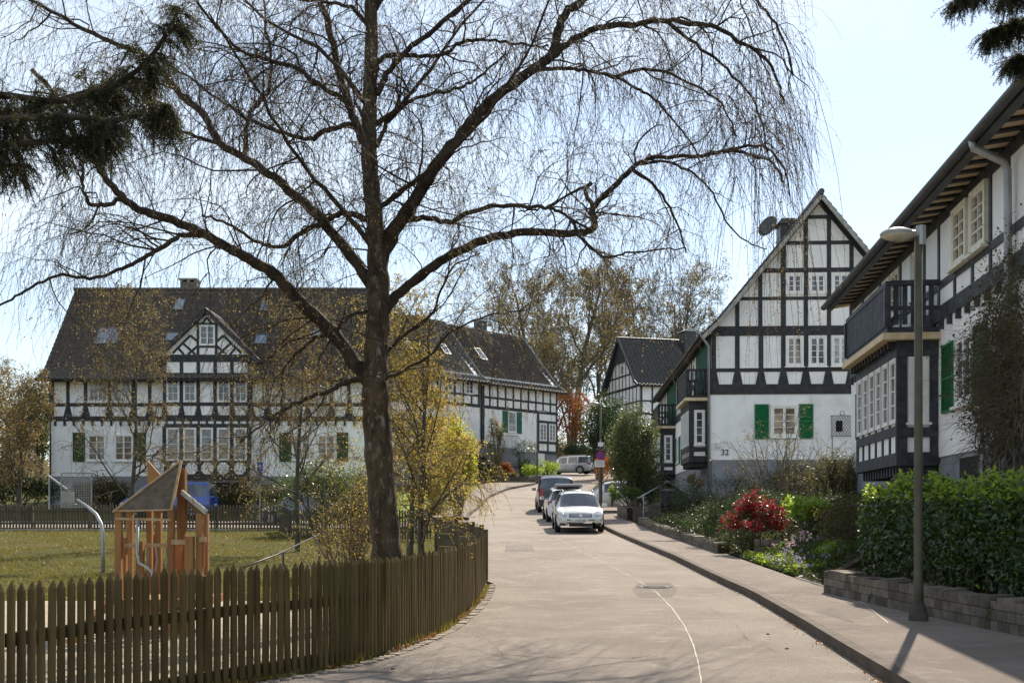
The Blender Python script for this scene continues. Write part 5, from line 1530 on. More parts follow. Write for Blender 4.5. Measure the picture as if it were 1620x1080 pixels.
# ================================================================== board screen at the end of the fence
scr = thing('board_screen', 'dark stepped board screen of wide planks standing at the far end of the picket fence', 'fence', (-1.6, 22.5, h(-1.6, 22.5)))
Yb = [24.0, 23.4, 22.9, 22.4, 22.0]
segs = [((692, 24.6), (722, 24.0), 823, 870), ((724, 23.6), (748, 23.2), 827, 858), ((749, 22.9), (762, 22.6), 832, 856), ((762, 22.4), (768.5, 22.1), 839, 850)]
for (a, Ya), (b, Yb_), pt, pb in segs:
    mb = MB(); A = P(a, pt, Ya); B = P(b, pt, Yb_); zb = min(h(A.x, A.y), h(B.x, B.y)); zt_ = (A.z + B.z) / 2
    nb = 4
    for k in range(nb):
        z0_ = zb + (zt_ - zb) * k / nb; z1_ = zb + (zt_ - zb) * (k + 1) / nb - .012
        mb.beam(Vector((A.x, A.y, (z0_ + z1_) / 2)), Vector((B.x, B.y, (z0_ + z1_) / 2)), .03, z1_ - z0_)
    mb.build('board_panel', M['wood_board'], scr)
    mb = MB(); mb.box(B.x - .045, B.x + .045, B.y - .08, B.y + .02, zb - .1, zt_ + .03); mb.build('post', M['wood_board'], scr)
mb = MB(); A = P(691, 823, 24.7); mb.box(A.x - .05, A.x + .05, A.y - .05, A.y + .05, h(A.x, A.y), A.z + .04); mb.build('post', M['wood_board'], scr)

# ================================================================== far picket fence
def far_fence(name, label, pts, top=1.0, gap=.13, group=None):
    t = thing(name, label, 'fence', (pts[0][0], pts[0][1], h(*pts[0])), group=group)
    mb = MB(); rb = MB(); pbs = []
    for (xa, ya), (xb, yb) in zip(pts[:-1], pts[1:]):
        a = Vector((xa, ya)); b = Vector((xb, yb)); L_ = (b - a).length; d = (b - a) / L_; n = int(L_ / gap)
        for i in range(n):
            q = a + d * gap * i; hz = h(q.x, q.y); s_ = .036
            c1 = Vector((q.x, q.y, hz + .04)) - Vector((d.x, d.y, 0)) * s_; c2 = c1 + Vector((d.x, d.y, 0)) * 2 * s_
            nn = Vector((d.y, -d.x, 0)) * .02; tp_ = top + gf_.uniform(-.02, .02)
            mb.prism([c1, c2, c2 + Z * (tp_ - .06), (c1 + c2) / 2 + Z * tp_, c1 + Z * (tp_ - .06)], nn * -.5, nn * .5)
        m_ = max(1, int(L_ / 2.2))
        for i in range(m_):
            q = a + d * L_ * i / m_; q2 = a + d * L_ * (i + 1) / m_
            for zf in (.28, .78): rb.beam((q.x, q.y + .04, h(q.x, q.y) + zf), (q2.x, q2.y + .04, h(q2.x, q2.y) + zf), .04, .08)
            pb = MB(); pbs.append(pb); pb.box(q.x - .05, q.x + .05, q.y + .05, q.y + .15, h(q.x, q.y), h(q.x, q.y) + top - .03)
    mb.build('pickets', M['wood_fence_far'], t, kind='stuff'); rb.build('rails', M['wood_fence_far'], t)
    for pb in pbs: pb.build('post', M['wood_fence_far'], t)
    return t
far_fence('far_picket_fence', 'long far picket fence at the top edge of the playground lawn', [(-27, 47.2), (-17.5, 47), (-9.4, 46.4)], 1.02)
far_fence('side_picket_fence', 'slatted fence beyond the playground shrubs, running towards the birch trunk', [(-9.3, 45.6), (-8.2, 41.8), (-5.0, 39.5), (-2.6, 37.5)], 1.0)
mb = MB()
for k in range(40): x = -27 + k * .45; mb.box(x, x + .44, 46.55, 46.75, h(x, 46.6) - .1, h(x, 46.6) + .06)
tag(mb.build('lawn_edging', M['stone_pale']), kind='structure')

# ================================================================== street lamps
def lamp(name, label, x, y, z, H_, rb, head_dir, group=None, scale=1.0, arm=.38):
    t = thing(name, label, 'street lamp', (x, y, z), group=group)
    mb = MB(); mb.lathe((x, y, z - .1), [(rb * 2.2, 0), (rb * 2.2, .16), (rb * 1.75, .26), (rb * 1.2, .33)], 18); mb.build('base', M['pole_base'], t, smooth=False)
    mb = MB(); mb.lathe((x, y, z + .1), [(rb * 1.12, 0), (rb * 1.12, .3), (rb, .5), (rb, 1.2), (rb * .86, H_ - .3)], 18); mb.build('pole', M['pole'], t, smooth=True)
    d = Vector((math.cos(head_dir), math.sin(head_dir), 0)); top = Vector((x, y, z + H_ - .18))
    mb = MB(); mb.tube([top - d * .03 - Z * .14, top - d * .03 + Z * .1], rb * 1.15, 12); mb.tube([top, top + d * .16], .05, 10); mb.build('bracket', M['zinc'], t, smooth=False)
    c = top + d * arm * (scale if scale < 1 else 1) + Z * .0; s = d.cross(Z)
    prof = [(0.0, .11), (.10, .105), (.20, .07), (.255, .02), (.27, -.015)]
    V = []; K = 24
    for r_, zz_ in prof:
        for k in range(K):
            a = 2 * math.pi * k / K; V.append(c + (d * math.cos(a) * 1.18 + s * math.sin(a) * .85) * (r_ + .001) * scale + Z * zz_ * scale)
    F = [(i * K + k, i * K + (k + 1) % K, (i + 1) * K + (k + 1) % K, (i + 1) * K + k) for i in range(len(prof) - 1) for k in range(K)]
    mb = MB(); mb.add(V, F); hd = mb.build('lamp_head', M['lamp_shell'], t, smooth=True)
    prof = [(.262, -.012), (.25, -.05), (.18, -.095), (.08, -.115), (0, -.12)]; V = []
    for r_, zz_ in prof:
        for k in range(K):
            a = 2 * math.pi * k / K; V.append(c + (d * math.cos(a) * 1.18 + s * math.sin(a) * .85) * (r_ + .001) * scale + Z * zz_ * scale)
    mb = MB(); mb.add(V, F); mb.build('lamp_glass', M['lamp_glass'], hd, smooth=True)
    return t
M['pole'] = pm('pole_paint', (.075, .07, .05), (.10, .092, .065), 4, .6, .2, 50, .3, stain=(.06, .06, .035), stainscale=2)
M['pole_base'] = pm('pole_base_paint', (.06, .055, .05), (.09, .08, .07), 6, .8, .4, 40, .2)
M['lamp_shell'] = pm('lamp_shell', (.20, .21, .20), (.28, .28, .26), 7, .35, .1, 40, .5)
M['lamp_glass'] = pm('lamp_glass', (.55, .52, .42), (.42, .38, .28), 14, .18, .2, 40, .6)
lx, ly = P(1453, 975, 14.0).x, 14.0
lamp('street_lamp', 'tall near street lamp with brown pole standing on the pavement by the laurel hedge', lx, ly, h(lx, ly), 4.93, .053, R(180), 'street lamps', scale=.68)
x, y = at(950, 66); lamp('street_lamp', 'distant street lamp with white head behind the sign post', x, y, h(x, y), 5.75, .055, R(180), 'street lamps')
lp_ = thing('lamp_pole', 'thin dark lamp pole standing in the planted bed before the end house', 'pole', (at(850, 84)[0], 84, h(at(850, 84)[0], 84)))
mb = MB(); x, y = at(850, 84); z = h(x, y); mb.tube([(x, y, z), (x, y, z + 5.2), (x + .25, y, z + 5.35)], [.07, .05, .04], 8); mb.build('pole', M['gutter_dark'], lp_)
mb = MB(); mb.box(x + .1, x + .7, y - .12, y + .12, z + 5.3, z + 5.42); mb.build('lamp_head', M['lamp_shell'], lp_)

# ================================================================== signs
xs_, ys_ = at(950, 52); zs_ = h(xs_, ys_); sS = F_ / ys_
sg = thing('sign_post', 'sign post with blue no-stopping roundel between white plates beside the parked silver estate', 'sign', (xs_, ys_, zs_))
mb = MB(); mb.cyl((xs_, ys_, zs_ - .1), .085, P(950, 735, ys_).z - zs_ + .1, 12); mb.build('lower_pole', M['pole'], sg)
mb = MB(); mb.cyl((xs_, ys_, P(950, 735, ys_).z), .03, P(950, 695, ys_).z - P(950, 735, ys_).z, 10); mb.build('upper_pole', M['metal_grey'], sg)
def plate(px0, px1, py0, py1, mat, name, off=.1, yb=None):
    a = P(px0, py1, ys_); b = P(px1, py0, ys_); mb = MB(); mb.box(a.x, b.x, ys_ - off - .015, ys_ - off, a.z, b.z); return mb.build(name, mat, sg)
w1 = plate(946, 954, 699.5, 706, M['white_sign'], 'small_plate')
a = plate(942, 957, 707, 713.5, M['black'], 'arrow_plate')
for k in range(3):
    c = P(944.8 + k * 4.4, 710.2, ys_); mb = MB()
    for sg_ in (1, -1):
        mb.beam((c.x + .045, ys_ - .118, c.z + sg_ * .07), (c.x - .045, ys_ - .118, c.z), .006, .03, up=(0, 1, 0))
    mb.build('chevron', M['white_sign'], a)
c = P(950, 720.5, ys_)
mb = MB(); mb.disc((c.x, ys_ - .1, c.z), (0, -1, 0), .20, .015, 28); rnd_ = mb.build('roundel', M['red_sign'], sg)
mb = MB(); mb.disc((c.x, ys_ - .117, c.z), (0, -1, 0), .16, .006, 28); mb.build('roundel_face', M['blue_sign'], rnd_)
mb = MB(); mb.beam((c.x - .11, ys_ - .127, c.z + .11), (c.x + .11, ys_ - .127, c.z - .11), .004, .035, up=(1, 0, 1)); mb.beam((c.x - .11, ys_ - .128, c.z - .11), (c.x + .11, ys_ - .128, c.z + .11), .004, .035, up=(-1, 0, 1)); mb.build('red_cross', M['red_sign'], rnd_)
w2 = plate(940.5, 956, 728, 738.5, M['white_sign'], 'large_plate')
for k, (wd, zz_) in enumerate(((.36, .09), (.30, .02), (.33, -.06))):
    c2 = P(948.2, 733, ys_); mb = MB()
    for j in range(7):
        x_ = c2.x - wd / 2 + j * wd / 7; mb.box(x_, x_ + wd / 7 * .7, ys_ - .118, ys_ - .115, c2.z + zz_ - .014, c2.z + zz_ + .014)
    mb.build('plate_line', M['black'], w2)
# parking sign at the far left lane
xp, yp = at(411.5, 49); zp_ = h(xp, yp)
ps = thing('parking_sign', 'blue parking sign on a thin grey pole behind the far playground fence', 'sign', (xp, yp, zp_))
mb = MB(); mb.cyl((xp, yp, zp_), .035, P(411, 732, yp).z - zp_, 8); mb.build('pole', M['metal_grey'], ps)
a, b = P(407.5, 754, yp), P(416.5, 731, yp); mb = MB(); mb.box(a.x, b.x, yp - .06, yp - .04, a.z + .25, b.z); pl = mb.build('sign_plate', M['blue_sign'], ps)
mb = MB(); mb.box(a.x + .02, b.x - .02, yp - .06, yp - .04, a.z, a.z + .22); mb.build('lower_plate', M['blue_sign'], ps)
c = P(412, 738, yp); text_mesh('P', .2, (c.x, yp - .065, c.z), (R(90), 0, 0), M['white_sign'], pl, 'letter')

# ================================================================== playground
# playhouse, Y about 14.5
YP = 14.5; sP = F_ / YP
def pp(px, py, Y=YP): return P(px, py, Y)
ph = thing('playhouse', 'orange wooden playhouse with tall crooked pointed roof standing in the sand pit', 'playhouse', (pp(255, 1000).x, YP + .2, h(pp(255, 1000).x, YP)))
W0 = M['wood_orange']; M['wood_pale'] = pm('pale_play_wood', (.42, .30, .17), (.34, .22, .11), 6, .7, .3, 40, .3)
def post(px, ptop, Y, w=.078, pb=None, name='post', mat=None):
    q = P(px, ptop, Y); z0_ = h(q.x, Y) - .05; mb = MB(); mb.box(q.x - w / 2, q.x + w / 2, Y - w / 2, Y + w / 2, z0_, q.z); return mb.build(name, mat or W0, ph)
YA, YBk = 14.1, 15.2
post(188, 806, YA); post(206, 807, YBk, .08); post(271, 806, YA); post(251, 806, YBk, .08); post(316, 812, YA); post(325, 812, YA + .5, .08); post(288, 740, YA + .35, .1); post(237, 806, YBk + .1, .07)
post(197, 850, YA + .2, .06); post(222, 855, YA - .05, .085); post(300, 848, YA - .1, .1); post(243, 845, YBk + .2, .06)
# roof: a tall leaning pyramid, two main planes
apex = P(288, 728, YA + .35); e1 = P(180, 808, YA - .05); e2 = P(272, 806, YA - .05); e1b = P(196, 800, YBk + .1); e2b = P(262, 802, YBk + .1)
def slab(name, pts, th, mat, nrm=None):
    pts = [Vector(p) for p in pts]; n = (pts[1] - pts[0]).cross(pts[2] - pts[0]).normalized(); mb = MB(); mb.prism(pts, n * (th / 2), n * (-th / 2)); return mb.build(name, mat, ph)
slab('roof_panel', [e1, e2, apex], .03, M['play_roof']); slab('roof_panel', [e1b, e1, apex], .03, M['play_roof'])
slab('roof_panel', [e2b, e1b, apex + Vector((0, .06, -.02))], .03, M['play_roof'])
mb = MB(); mb.beam(e1 - Vector((0, .03, .01)), apex - Vector((0, .03, 0)), .03, .022); mb.beam(e2 - Vector((0, .03, .01)), apex - Vector((0, .03, 0)), .03, .028); mb.beam(e1, e2, .03, .02); mb.build('roof_edge', M['wood_pale'], ph)
# second small roof on the right
f1 = P(289, 778, YA + .2); f2 = P(328, 810, YA - .1); f3 = P(314, 811, YA + .7); f4 = P(289, 790, YA + .8)
slab('side_roof', [f1, f2, f3, f4], .035, M['play_roof'])
mb = MB(); mb.beam(f1 - Vector((0, .04, 0)), f2 - Vector((0, .04, 0)), .03, .06); mb.build('side_roof_edge', M['stone_pale'], ph)
# back small gable
slab('back_gable', [P(234, 728, YBk + .3), P(262, 760, YBk + .3), P(234, 775, YBk + .3)], .03, W0)
# horizontal bars & panels
def bar(px0, py0, px1, py1, Y, w, hh, mat, name='bar'):
    mb = MB(); mb.beam(P(px0, py0, Y), P(px1, py1, Y), w, hh); return mb.build(name, mat, ph)
bar(182, 820, 271, 822, YA - .08, .03, .03, M['wood_pale'], 'grab_rail'); bar(197, 862, 271, 862, YA + .05, .04, .045, M['wood_pale'], 'cross_bar'); bar(272, 857, 292, 857, YA - .04, .06, .06, M['wood_pale'], 'cross_bar'); bar(316, 853, 326, 853, YA - .03, .06, .06, M['wood_pale'], 'cross_bar')
for a, b, c, d_ in ((276, 288, 862, 900), (317, 324, 858, 896)):
    A = P(a, d_, YA); B = P(b, c, YA); mb = MB(); mb.box(A.x, B.x, YA - .02, YA + .01, A.z, B.z); mb.build('side_panel', M['panel_orange'], ph)
A = P(190, 960, YA); B = P(320, 948, YA); mb = MB(); mb.box(A.x, B.x, YA, YBk, A.z, B.z); mb.build('platform', W0, ph)
mb = MB(); mb.beam(P(187, 935, YA - .1), P(100, 1030, YA - 1.0), .08, .09); mb.build('ramp_beam', W0, ph)
# bent grab pole
mb = MB(); mb.tube([P(218, 822, YA - .12), P(217, 875, YA - .14), P(220, 890, YA - .18), P(232, 896, YA - .25), P(241, 905, YA - .3), P(243, 930, YA - .32), P(243, 1015, YA - .35)], .018, 8); mb.build('pole', M['zinc'], ph, smooth=True)
# rope knots
mb = MB()
for px in (232, 246, 262): mb.tube([P(px, 865, YA), P(px + 3, 885, YA), P(px - 1, 905, YA)], .01, 5)
mb.build('rope', M['stone_pale'], ph)
# curved basketball hoop post with board
YG = 27.0
bp_ = thing('basketball_hoop', 'curved galvanised basketball post with mesh backboard on the playground lawn', 'basketball hoop', (P(163, 880, YG).x, YG, h(P(163, 880, YG).x, YG)))
b0_ = P(163, 905, YG); b0_.z = h(b0_.x, YG) - .1
pts_ = [b0_, P(163, 870, YG), P(163, 845, YG), P(160, 828, YG + .1), P(152, 813, YG + .25), P(143, 805, YG + .4), P(134, 798, YG + .6), P(122, 790, YG + .9)]
mb = MB(); mb.tube(pts_, [.045, .045, .045, .043, .04, .038, .034, .03], 12); mb.build('post', M['zinc'], bp_, smooth=True)
a, b = P(97, 802, YG + 1.0), P(145, 748, YG + 1.0)
mb = MB()
for s_, e_ in (((a.x, a.z), (b.x, a.z)), ((b.x, a.z), (b.x, b.z)), ((b.x, b.z), (a.x, b.z)), ((a.x, b.z), (a.x, a.z))): mb.tube([(s_[0], YG + 1, s_[1]), (e_[0], YG + 1, e_[1])], .018, 6)
for k in range(1, 18): x = a.x + (b.x - a.x) * k / 18; mb.tube([(x, YG + 1, a.z), (x, YG + 1, b.z)], .004, 3)
for k in range(1, 20): z = a.z + (b.z - a.z) * k / 20; mb.tube([(a.x, YG + 1, z), (b.x, YG + 1, z)], .004, 3)
mb.build('backboard', M['metal_grey'], bp_)
A, B = P(98, 795, YG + .95), P(117, 777, YG + .95); mb = MB(); mb.box(A.x, B.x, YG + .93, YG + .96, A.z, B.z); mb.build('target_plate', M['stone_pale'], bp_)
mb = MB(); c = P(108, 797, YG + .7); mb.tube([c + Vector((math.cos(k * .5236) * .22, math.sin(k * .5236) * .22, 0)) for k in range(13)], .012, 6); mb.build('hoop_ring', M['metal_grey'], bp_)
mb = MB(); mb.tube([P(76, 752, YG + 1.1), P(106, 774, YG + 1.0)], .03, 8); mb.tube([P(78, 752, YG + 1.1), P(78, 805, YG + 1.1)], .022, 8); mb.build('brace', M['zinc'], bp_)
# metal handrail rising to the right
hr = thing('handrail', 'thin dark handrail sloping up across the lawn beside the shrub', 'handrail', (P(448, 880, 20).x, 20, h(P(448, 880, 20).x, 20)))
mb = MB(); mb.tube([P(385, 897, 17.0), P(440, 876, 20), P(505, 845, 24)], .014, 7); mb.build('rail', M['black'], hr, smooth=True)
for px, py, Y in ((448, 873, 20.4), (505, 845, 24), (386, 897, 17.1)):
    q = P(px, py, Y); mb = MB(); mb.cyl((q.x, q.y, h(q.x, q.y)), .02, q.z - h(q.x, q.y), 7); mb.build('post', M['gutter_dark'], hr)
# second handrail, right garden steps
hr = thing('handrail', 'pale handrail of the garden steps beside the round holly bush', 'handrail', (P(1010, 800, 47).x, 47, h(P(1010, 800, 47).x, 47)))
mb = MB(); mb.tube([P(1009, 788, 47), P(1053, 763, 50)], .03, 7); mb.build('rail', M['zinc'], hr, smooth=True)
for px, py, Y in ((1018, 783, 47.5), (1045, 768, 49.4)):
    q = P(px, py, Y); mb = MB(); mb.cyl((q.x, q.y, min(h(q.x, q.y), q.z - .7)), .025, q.z - min(h(q.x, q.y), q.z - .7), 7); mb.build('post', M['zinc'], hr)
# rubbish bin in the right garden
x, y = at(1057, 48.5); z = max(h(x, y), P(1057, 802, y).z)
bn = thing('garden_bin', 'dark ribbed garden bin beside the garden steps', 'bin', (x, y, z))
mb = MB(); mb.lathe((x, y, z), [(.26, 0), (.30, .05), (.31, .4), (.33, .42), (.33, .46), (.31, .47), (.31, .62), (.35, .64), (.35, .7), (.3, .7)], 18); mb.build('body', M['black'], bn)
mb = MB(); mb.lathe((x, y, z + .702), [(.33, 0), (.3, .05), (.05, .08)], 18); mb.build('lid', M['gutter_dark'], bn)

# ================================================================== stone walls
def stone_wall(name, label, path, hgt, th, mat, cat='wall', side=1, seed=1, course=.13, block=.32, cap=False, zfix=None):
    h = (lambda x, y: zfix) if zfix is not None else globals()['h']
    g = random.Random(seed); t = thing(name, label, cat, (path[0][0], path[0][1], h(*path[0])))
    mat = {M['stone']: M['rubble'], M['stone_pale']: M['rubble_pale']}.get(mat, mat)
    mb = MB()
    for (xa, ya), (xb, yb) in zip(path[:-1], path[1:]):
        a = Vector((xa, ya)); b = Vector((xb, yb)); L_ = (b - a).length; d = (b - a) / L_; n = Vector((d.y, -d.x)) * side
        nc = max(1, int(hgt / course))
        for c in range(nc):
            u = -g.random() * block * .5
            while u < L_:
                w = block * g.uniform(.5, 1.4); u0 = max(u, 0); u1 = min(u + w, L_)
                if u1 - u0 > .03:
                    pr = g.uniform(0, .035)
                    p0 = a + d * (u0 + .006); p1 = a + d * (u1 - .006)
                    z0_ = h(p0.x, p0.y); z1_ = h(p1.x, p1.y)
                    za = hgt * c / nc + .004; zb = hgt * (c + 1) / nc - .004 + (g.uniform(-.02, .03) if c == nc - 1 else 0)
                    if c == 0: za -= .3
                    f0 = n * pr; bk = n * -th
                    j = lambda: g.uniform(-.022, .022)
                    mb.hexa([(p0.x + f0.x, p0.y + f0.y, z0_ + za + j()), (p1.x + f0.x, p1.y + f0.y, z1_ + za + j()), (p1.x + bk.x, p1.y + bk.y, z1_ + za), (p0.x + bk.x, p0.y + bk.y, z0_ + za),
                             (p0.x + f0.x * .8, p0.y + f0.y * .8, z0_ + zb + j()), (p1.x + f0.x * .8, p1.y + f0.y * .8, z1_ + zb + j()), (p1.x + bk.x, p1.y + bk.y, z1_ + zb), (p0.x + bk.x, p0.y + bk.y, z0_ + zb)])
                u += w
    mb.build('stones', mat, t)
    cb = MB()
    for (xa, ya), (xb, yb) in zip(path[:-1], path[1:]):
        a = Vector((xa, ya)); b = Vector((xb, yb)); d = (b - a).normalized(); n = Vector((d.y, -d.x)) * side
        i0 = n * -.02; i1 = n * -(th - .02)
        za, zb = h(xa, ya), h(xb, yb)
        cb.hexa([(xa + i0.x, ya + i0.y, za - .1), (xb + i0.x, yb + i0.y, zb - .1), (xb + i1.x, yb + i1.y, zb - .1), (xa + i1.x, ya + i1.y, za - .1), (xa + i0.x, ya + i0.y, za + hgt - .015), (xb + i0.x, yb + i0.y, zb + hgt - .015), (xb + i1.x, yb + i1.y, zb + hgt - .015), (xa + i1.x, ya + i1.y, za + hgt - .015)])
    cb.build('mortar_core', M['soil'], t)
    return t
stone_wall('low_stone_wall', 'low natural stone wall below the laurel hedge by the lamp', [(7.6, 18.4), (5.28, 18.2), (5.34, 17), (5.55, 15), (5.75, 13), (5.95, 11), (6.15, 8.5)], .36, .3, M['stone'], side=-1, seed=2, course=.12, block=.27)
stone_wall('garden_edge_wall', 'low mossy kerb wall between the pavement and the shaded garden', [(5.35, 45.5), (5.3, 42), (5.38, 36), (5.42, 31), (5.45, 28.5)], .24, .3, M['stone'], side=-1, seed=3, course=.12, block=.4)
stone_wall('terrace_wall', 'dark retaining wall with pale coping behind the flower bed', [(5.75, 27.0), (7.6, 26.6)], .32, .25, M['stone'], side=1, seed=4, zfix=.62)
stone_wall('bush_foot_wall', 'grey stone wall at the foot of the round holly bush', [(5.1, 52), (5.15, 48.2), (6.3, 47.9)], .55, .3, M['stone'], side=-1, seed=5, course=.25, block=.5)
stone_wall('bed_wall', 'low dark wall holding the planted bed at the road bend', [(-2.9, 88.5), (-.5, 85.6), (1.2, 84.6), (2.4, 86.5)], .55, .4, M['stone'], side=1, seed=6, course=.25, block=.6)
stone_wall('rockery_wall', 'sunlit dry stone rockery edging the left bright lawn', [(-4.6, 54.5), (-4.0, 60), (-3.6, 68), (-4.0, 76)], .5, .5, M['stone_pale'], side=-1, seed=7, course=.2, block=.5)
# steps
st = thing('garden_steps', 'stone steps leading up from the pavement beside the garden handrail', 'steps', (5.6, 46.8, h(5.6, 46.8)))
mb = MB()
for k in range(5): mb.box(5.2 + k * .35, 5.62 + k * .35, 46.1, 47.3, .9 + k * .16 - .3, .95 + k * .16)
mb.build('treads', M['stone'], st)
# weeds at the wall foot
ngw = np.random.default_rng(44); n_ = 2600; yy_ = ngw.uniform(8.5, 18.0, n_)
xx_ = np.interp(yy_, [8.5, 11, 13, 15, 17, 18.2], [6.13, 5.93, 5.73, 5.53, 5.32, 5.26]) - .02 - np.abs(ngw.normal(size=n_)) * .05
k_ = (np.sin(yy_ * 3.1) + np.sin(yy_ * 1.3 + 2) + ngw.normal(size=n_) * .4) > .7
blades('wall_weeds', np.stack([xx_, yy_, zr(yy_) + .115], 1)[k_], .09, L_green, 'weeds growing along the foot of the low stone wall', seed=45, width=.008, spread=.6)
# cobbled garden entrance
mb = MB(); g8 = random.Random(8)
for i in range(16):
    for j in range(20):
        x = 5.32 + i * .125 + g8.uniform(-.01, .01); y = 18.75 + j * .125 + g8.uniform(-.01, .01); z = float(zr(y)) + .13 + (i * .008) + g8.uniform(0, .012)
        mb.box(x - .055, x + .055, y - .055, y + .055, z - .12, z)
tag(mb.build('entrance_cobbles', M['stone_pale']), kind='structure')
# ================================================================== vehicles
def paint(name, c, metal=.0, rough=.3):
    m = pm(name, c, tuple(x * .9 for x in c), 2, rough, 0, 40, .5, metal=metal, coat=.6); return m
def car_section(st):
    x, w, zb, belt, top, wt = st
    g = top - belt
    return [(x, w * .90, zb), (x, w * .975, zb + .10), (x, w, zb + (belt - zb) * .45), (x, w * .995, zb + (belt - zb) * .75), (x, w * .965, belt),
            (x, w * .965 + (wt - w * .965) * .80, belt + g * .82), (x, wt, top - .045 * min(1, g * 3 + .3)), (x, wt * .80, top - .008), (x, wt * .42, top + .012), (x, 0.0, top + .018)]
def vehicle(name, label, cat, loc, rz, pitch, stations, mat, wheels, wr=.31, group=None, front=True, rear=True, glass='glass', plate_txt=None, tail_open=False, details=True, railm=None, head=(.72, .62), headh=.16, grille=(.42, .62, .34), taillight=(.95, .75), tlw=.2, mirror=True):
    t = thing(name, label, cat, loc, local=True, group=group)
    t.rotation_euler = (0, pitch, rz)
    S = [car_section(s) for s in stations]; n = len(S[0]); N = len(S)
    flags = [s[4] - s[3] > .3 for s in stations]
    V = []; 
    for sec in S:
        for (x, y, z) in sec: V.append((x, y, z))
        for (x, y, z) in reversed(sec[:-1]): V.append((x, -y, z))
    m_ = 2 * n - 1
    body = MB(); glassf = {'side_window': [], 'windscreen': [], 'rear_window': []}; F = []
    for i in range(N - 1):
        a, b = flags[i], flags[i + 1]
        for k in range(m_ - 1):
            f = (i * m_ + k, (i + 1) * m_ + k, (i + 1) * m_ + k + 1, i * m_ + k + 1)
            kk = k if k < n - 1 else m_ - 2 - k
            pill = len(stations[i]) > 6 and False
            if a and b and kk == 4 and (stations[i + 1][0] - stations[i][0]) > .13: glassf['side_window'].append((f, 0 if k < n - 1 else 1, i)); continue
            if a != b and kk >= 5 and abs(stations[i + 1][4] - stations[i][4]) > .25:
                glassf['windscreen' if a else 'rear_window'].append((f, 0, 0)); continue
            F.append(f)
    body.add(V, F + [tuple(range(m_)), tuple(reversed(range((N - 1) * m_, N * m_)))])
    bo = body.build('body', mat, t, smooth=True)
    try:
        bo.data.set_sharp_from_angle(angle=R(38))
    except Exception: pass
    tree_b = BVHTree.FromPolygons([Vector(v) for v in V], F + [tuple(range(m_)), tuple(reversed(range((N - 1) * m_, N * m_)))] + [g[0] for q in glassf.values() for g in q])
    for nm in ('windscreen', 'rear_window'):
        if glassf[nm]:
            mb = MB(); mb.add(V, [g[0] for g in glassf[nm]]); mb.build(nm, M[glass], t, smooth=True)
    groups = {}
    for f, sd_, i in glassf['side_window']: groups.setdefault((sd_, i), []).append(f)
    for key, fs_ in groups.items():
        mb = MB(); mb.add(V, fs_); mb.build('side_window', M[glass], t, smooth=True)
    # surface patches
    x0 = stations[0][0]; x1 = stations[-1][0]
    def patch(nm, mat_, y0, y1, z0, z1, end=1, nx=8, nz=4, off=.008, parent=None, slant=0.0, round_=False):
        V2 = []; ok = True
        for j in range(nz + 1):
            for i in range(nx + 1):
                u_ = i / nx; v_ = j / nz; y = y0 + (y1 - y0) * u_; z = z0 + (z1 - z0) * v_ + slant * (u_ - .5)
                if round_:
                    rr = 2 * v_ - 1; z = (z0 + z1) / 2 + (z1 - z0) / 2 * rr * math.sqrt(max(0, 1 - (2 * u_ - 1) ** 2)) 
                o_ = Vector((end * 5, y, z)); hit = tree_b.ray_cast(o_, Vector((-end, 0, 0)))
                if hit[0] is None: p_ = Vector((x1 if end > 0 else x0, y, z))
                else: p_ = hit[0] + Vector((end * off, 0, 0))
                V2.append(p_)
        fs_ = [(j * (nx + 1) + i, j * (nx + 1) + i + 1, (j + 1) * (nx + 1) + i + 1, (j + 1) * (nx + 1) + i) for j in range(nz) for i in range(nx)]
        mb = MB(); mb.add(V2, fs_); return mb.build(nm, mat_, parent or t, smooth=True)
    w = max(s[1] for s in stations)
    if details and front:
        zf = head[1]
        for sg_ in (1, -1):
            hl = patch('headlight', M['lens'], sg_ * (w * .94), sg_ * (w * .56), zf, zf + headh, 1, slant=-.05 if sg_ > 0 else -.05 * 1)
            patch('lamp_core', M['chrome'], sg_ * (w * .80), sg_ * (w * .68), zf + .03, zf + headh - .03, 1, off=.014, parent=hl, round_=True)
            patch('fog_light', M['black'], sg_ * (w * .86), sg_ * (w * .62), .27, .36, 1)
        gr = patch('grille', M['black'], -grille[2] * 1.15, grille[2] * 1.15, grille[1] - .02, grille[1] + .13, 1)
        for k in range(3):
            z_ = grille[1] + .0 + k * .045; patch('grille_bar', M['chrome'], -grille[2] * 1.1, grille[2] * 1.1, z_, z_ + .018, 1, off=.02, parent=gr, nz=1)
        patch('emblem', M['chrome'], -.055, .055, grille[1] + .0, grille[1] + .12, 1, off=.03, round_=True)
        patch('air_intake', M['black'], -.42, .42, .24, .36, 1)
        pl = patch('number_plate', M['plate'], -.26, .26, .40, .51, 1, off=.03, nz=1)
    if details and rear:
        for sg_ in (1, -1):
            patch('tail_light', M['red'], sg_ * (w * .99), sg_ * (w * (.99 - tlw)), taillight[1], taillight[0], -1, off=.012, nx=5, nz=8)
        pl = patch('rear_number_plate', M['plate'], -.26, .26, .62, .73, -1, off=.02, nz=1)
        patch('rear_bumper_strip', M['black'], -w * .8, w * .8, .34, .40, -1, nz=1)
    if plate_txt and front:
        hit = tree_b.ray_cast(Vector((5, 0, .455)), Vector((-1, 0, 0)))[0]
        text_mesh(plate_txt, .10, (hit.x + .04, 0, .455), (R(90), 0, R(90)), M['black'], pl, 'plate_text', .002, .85)
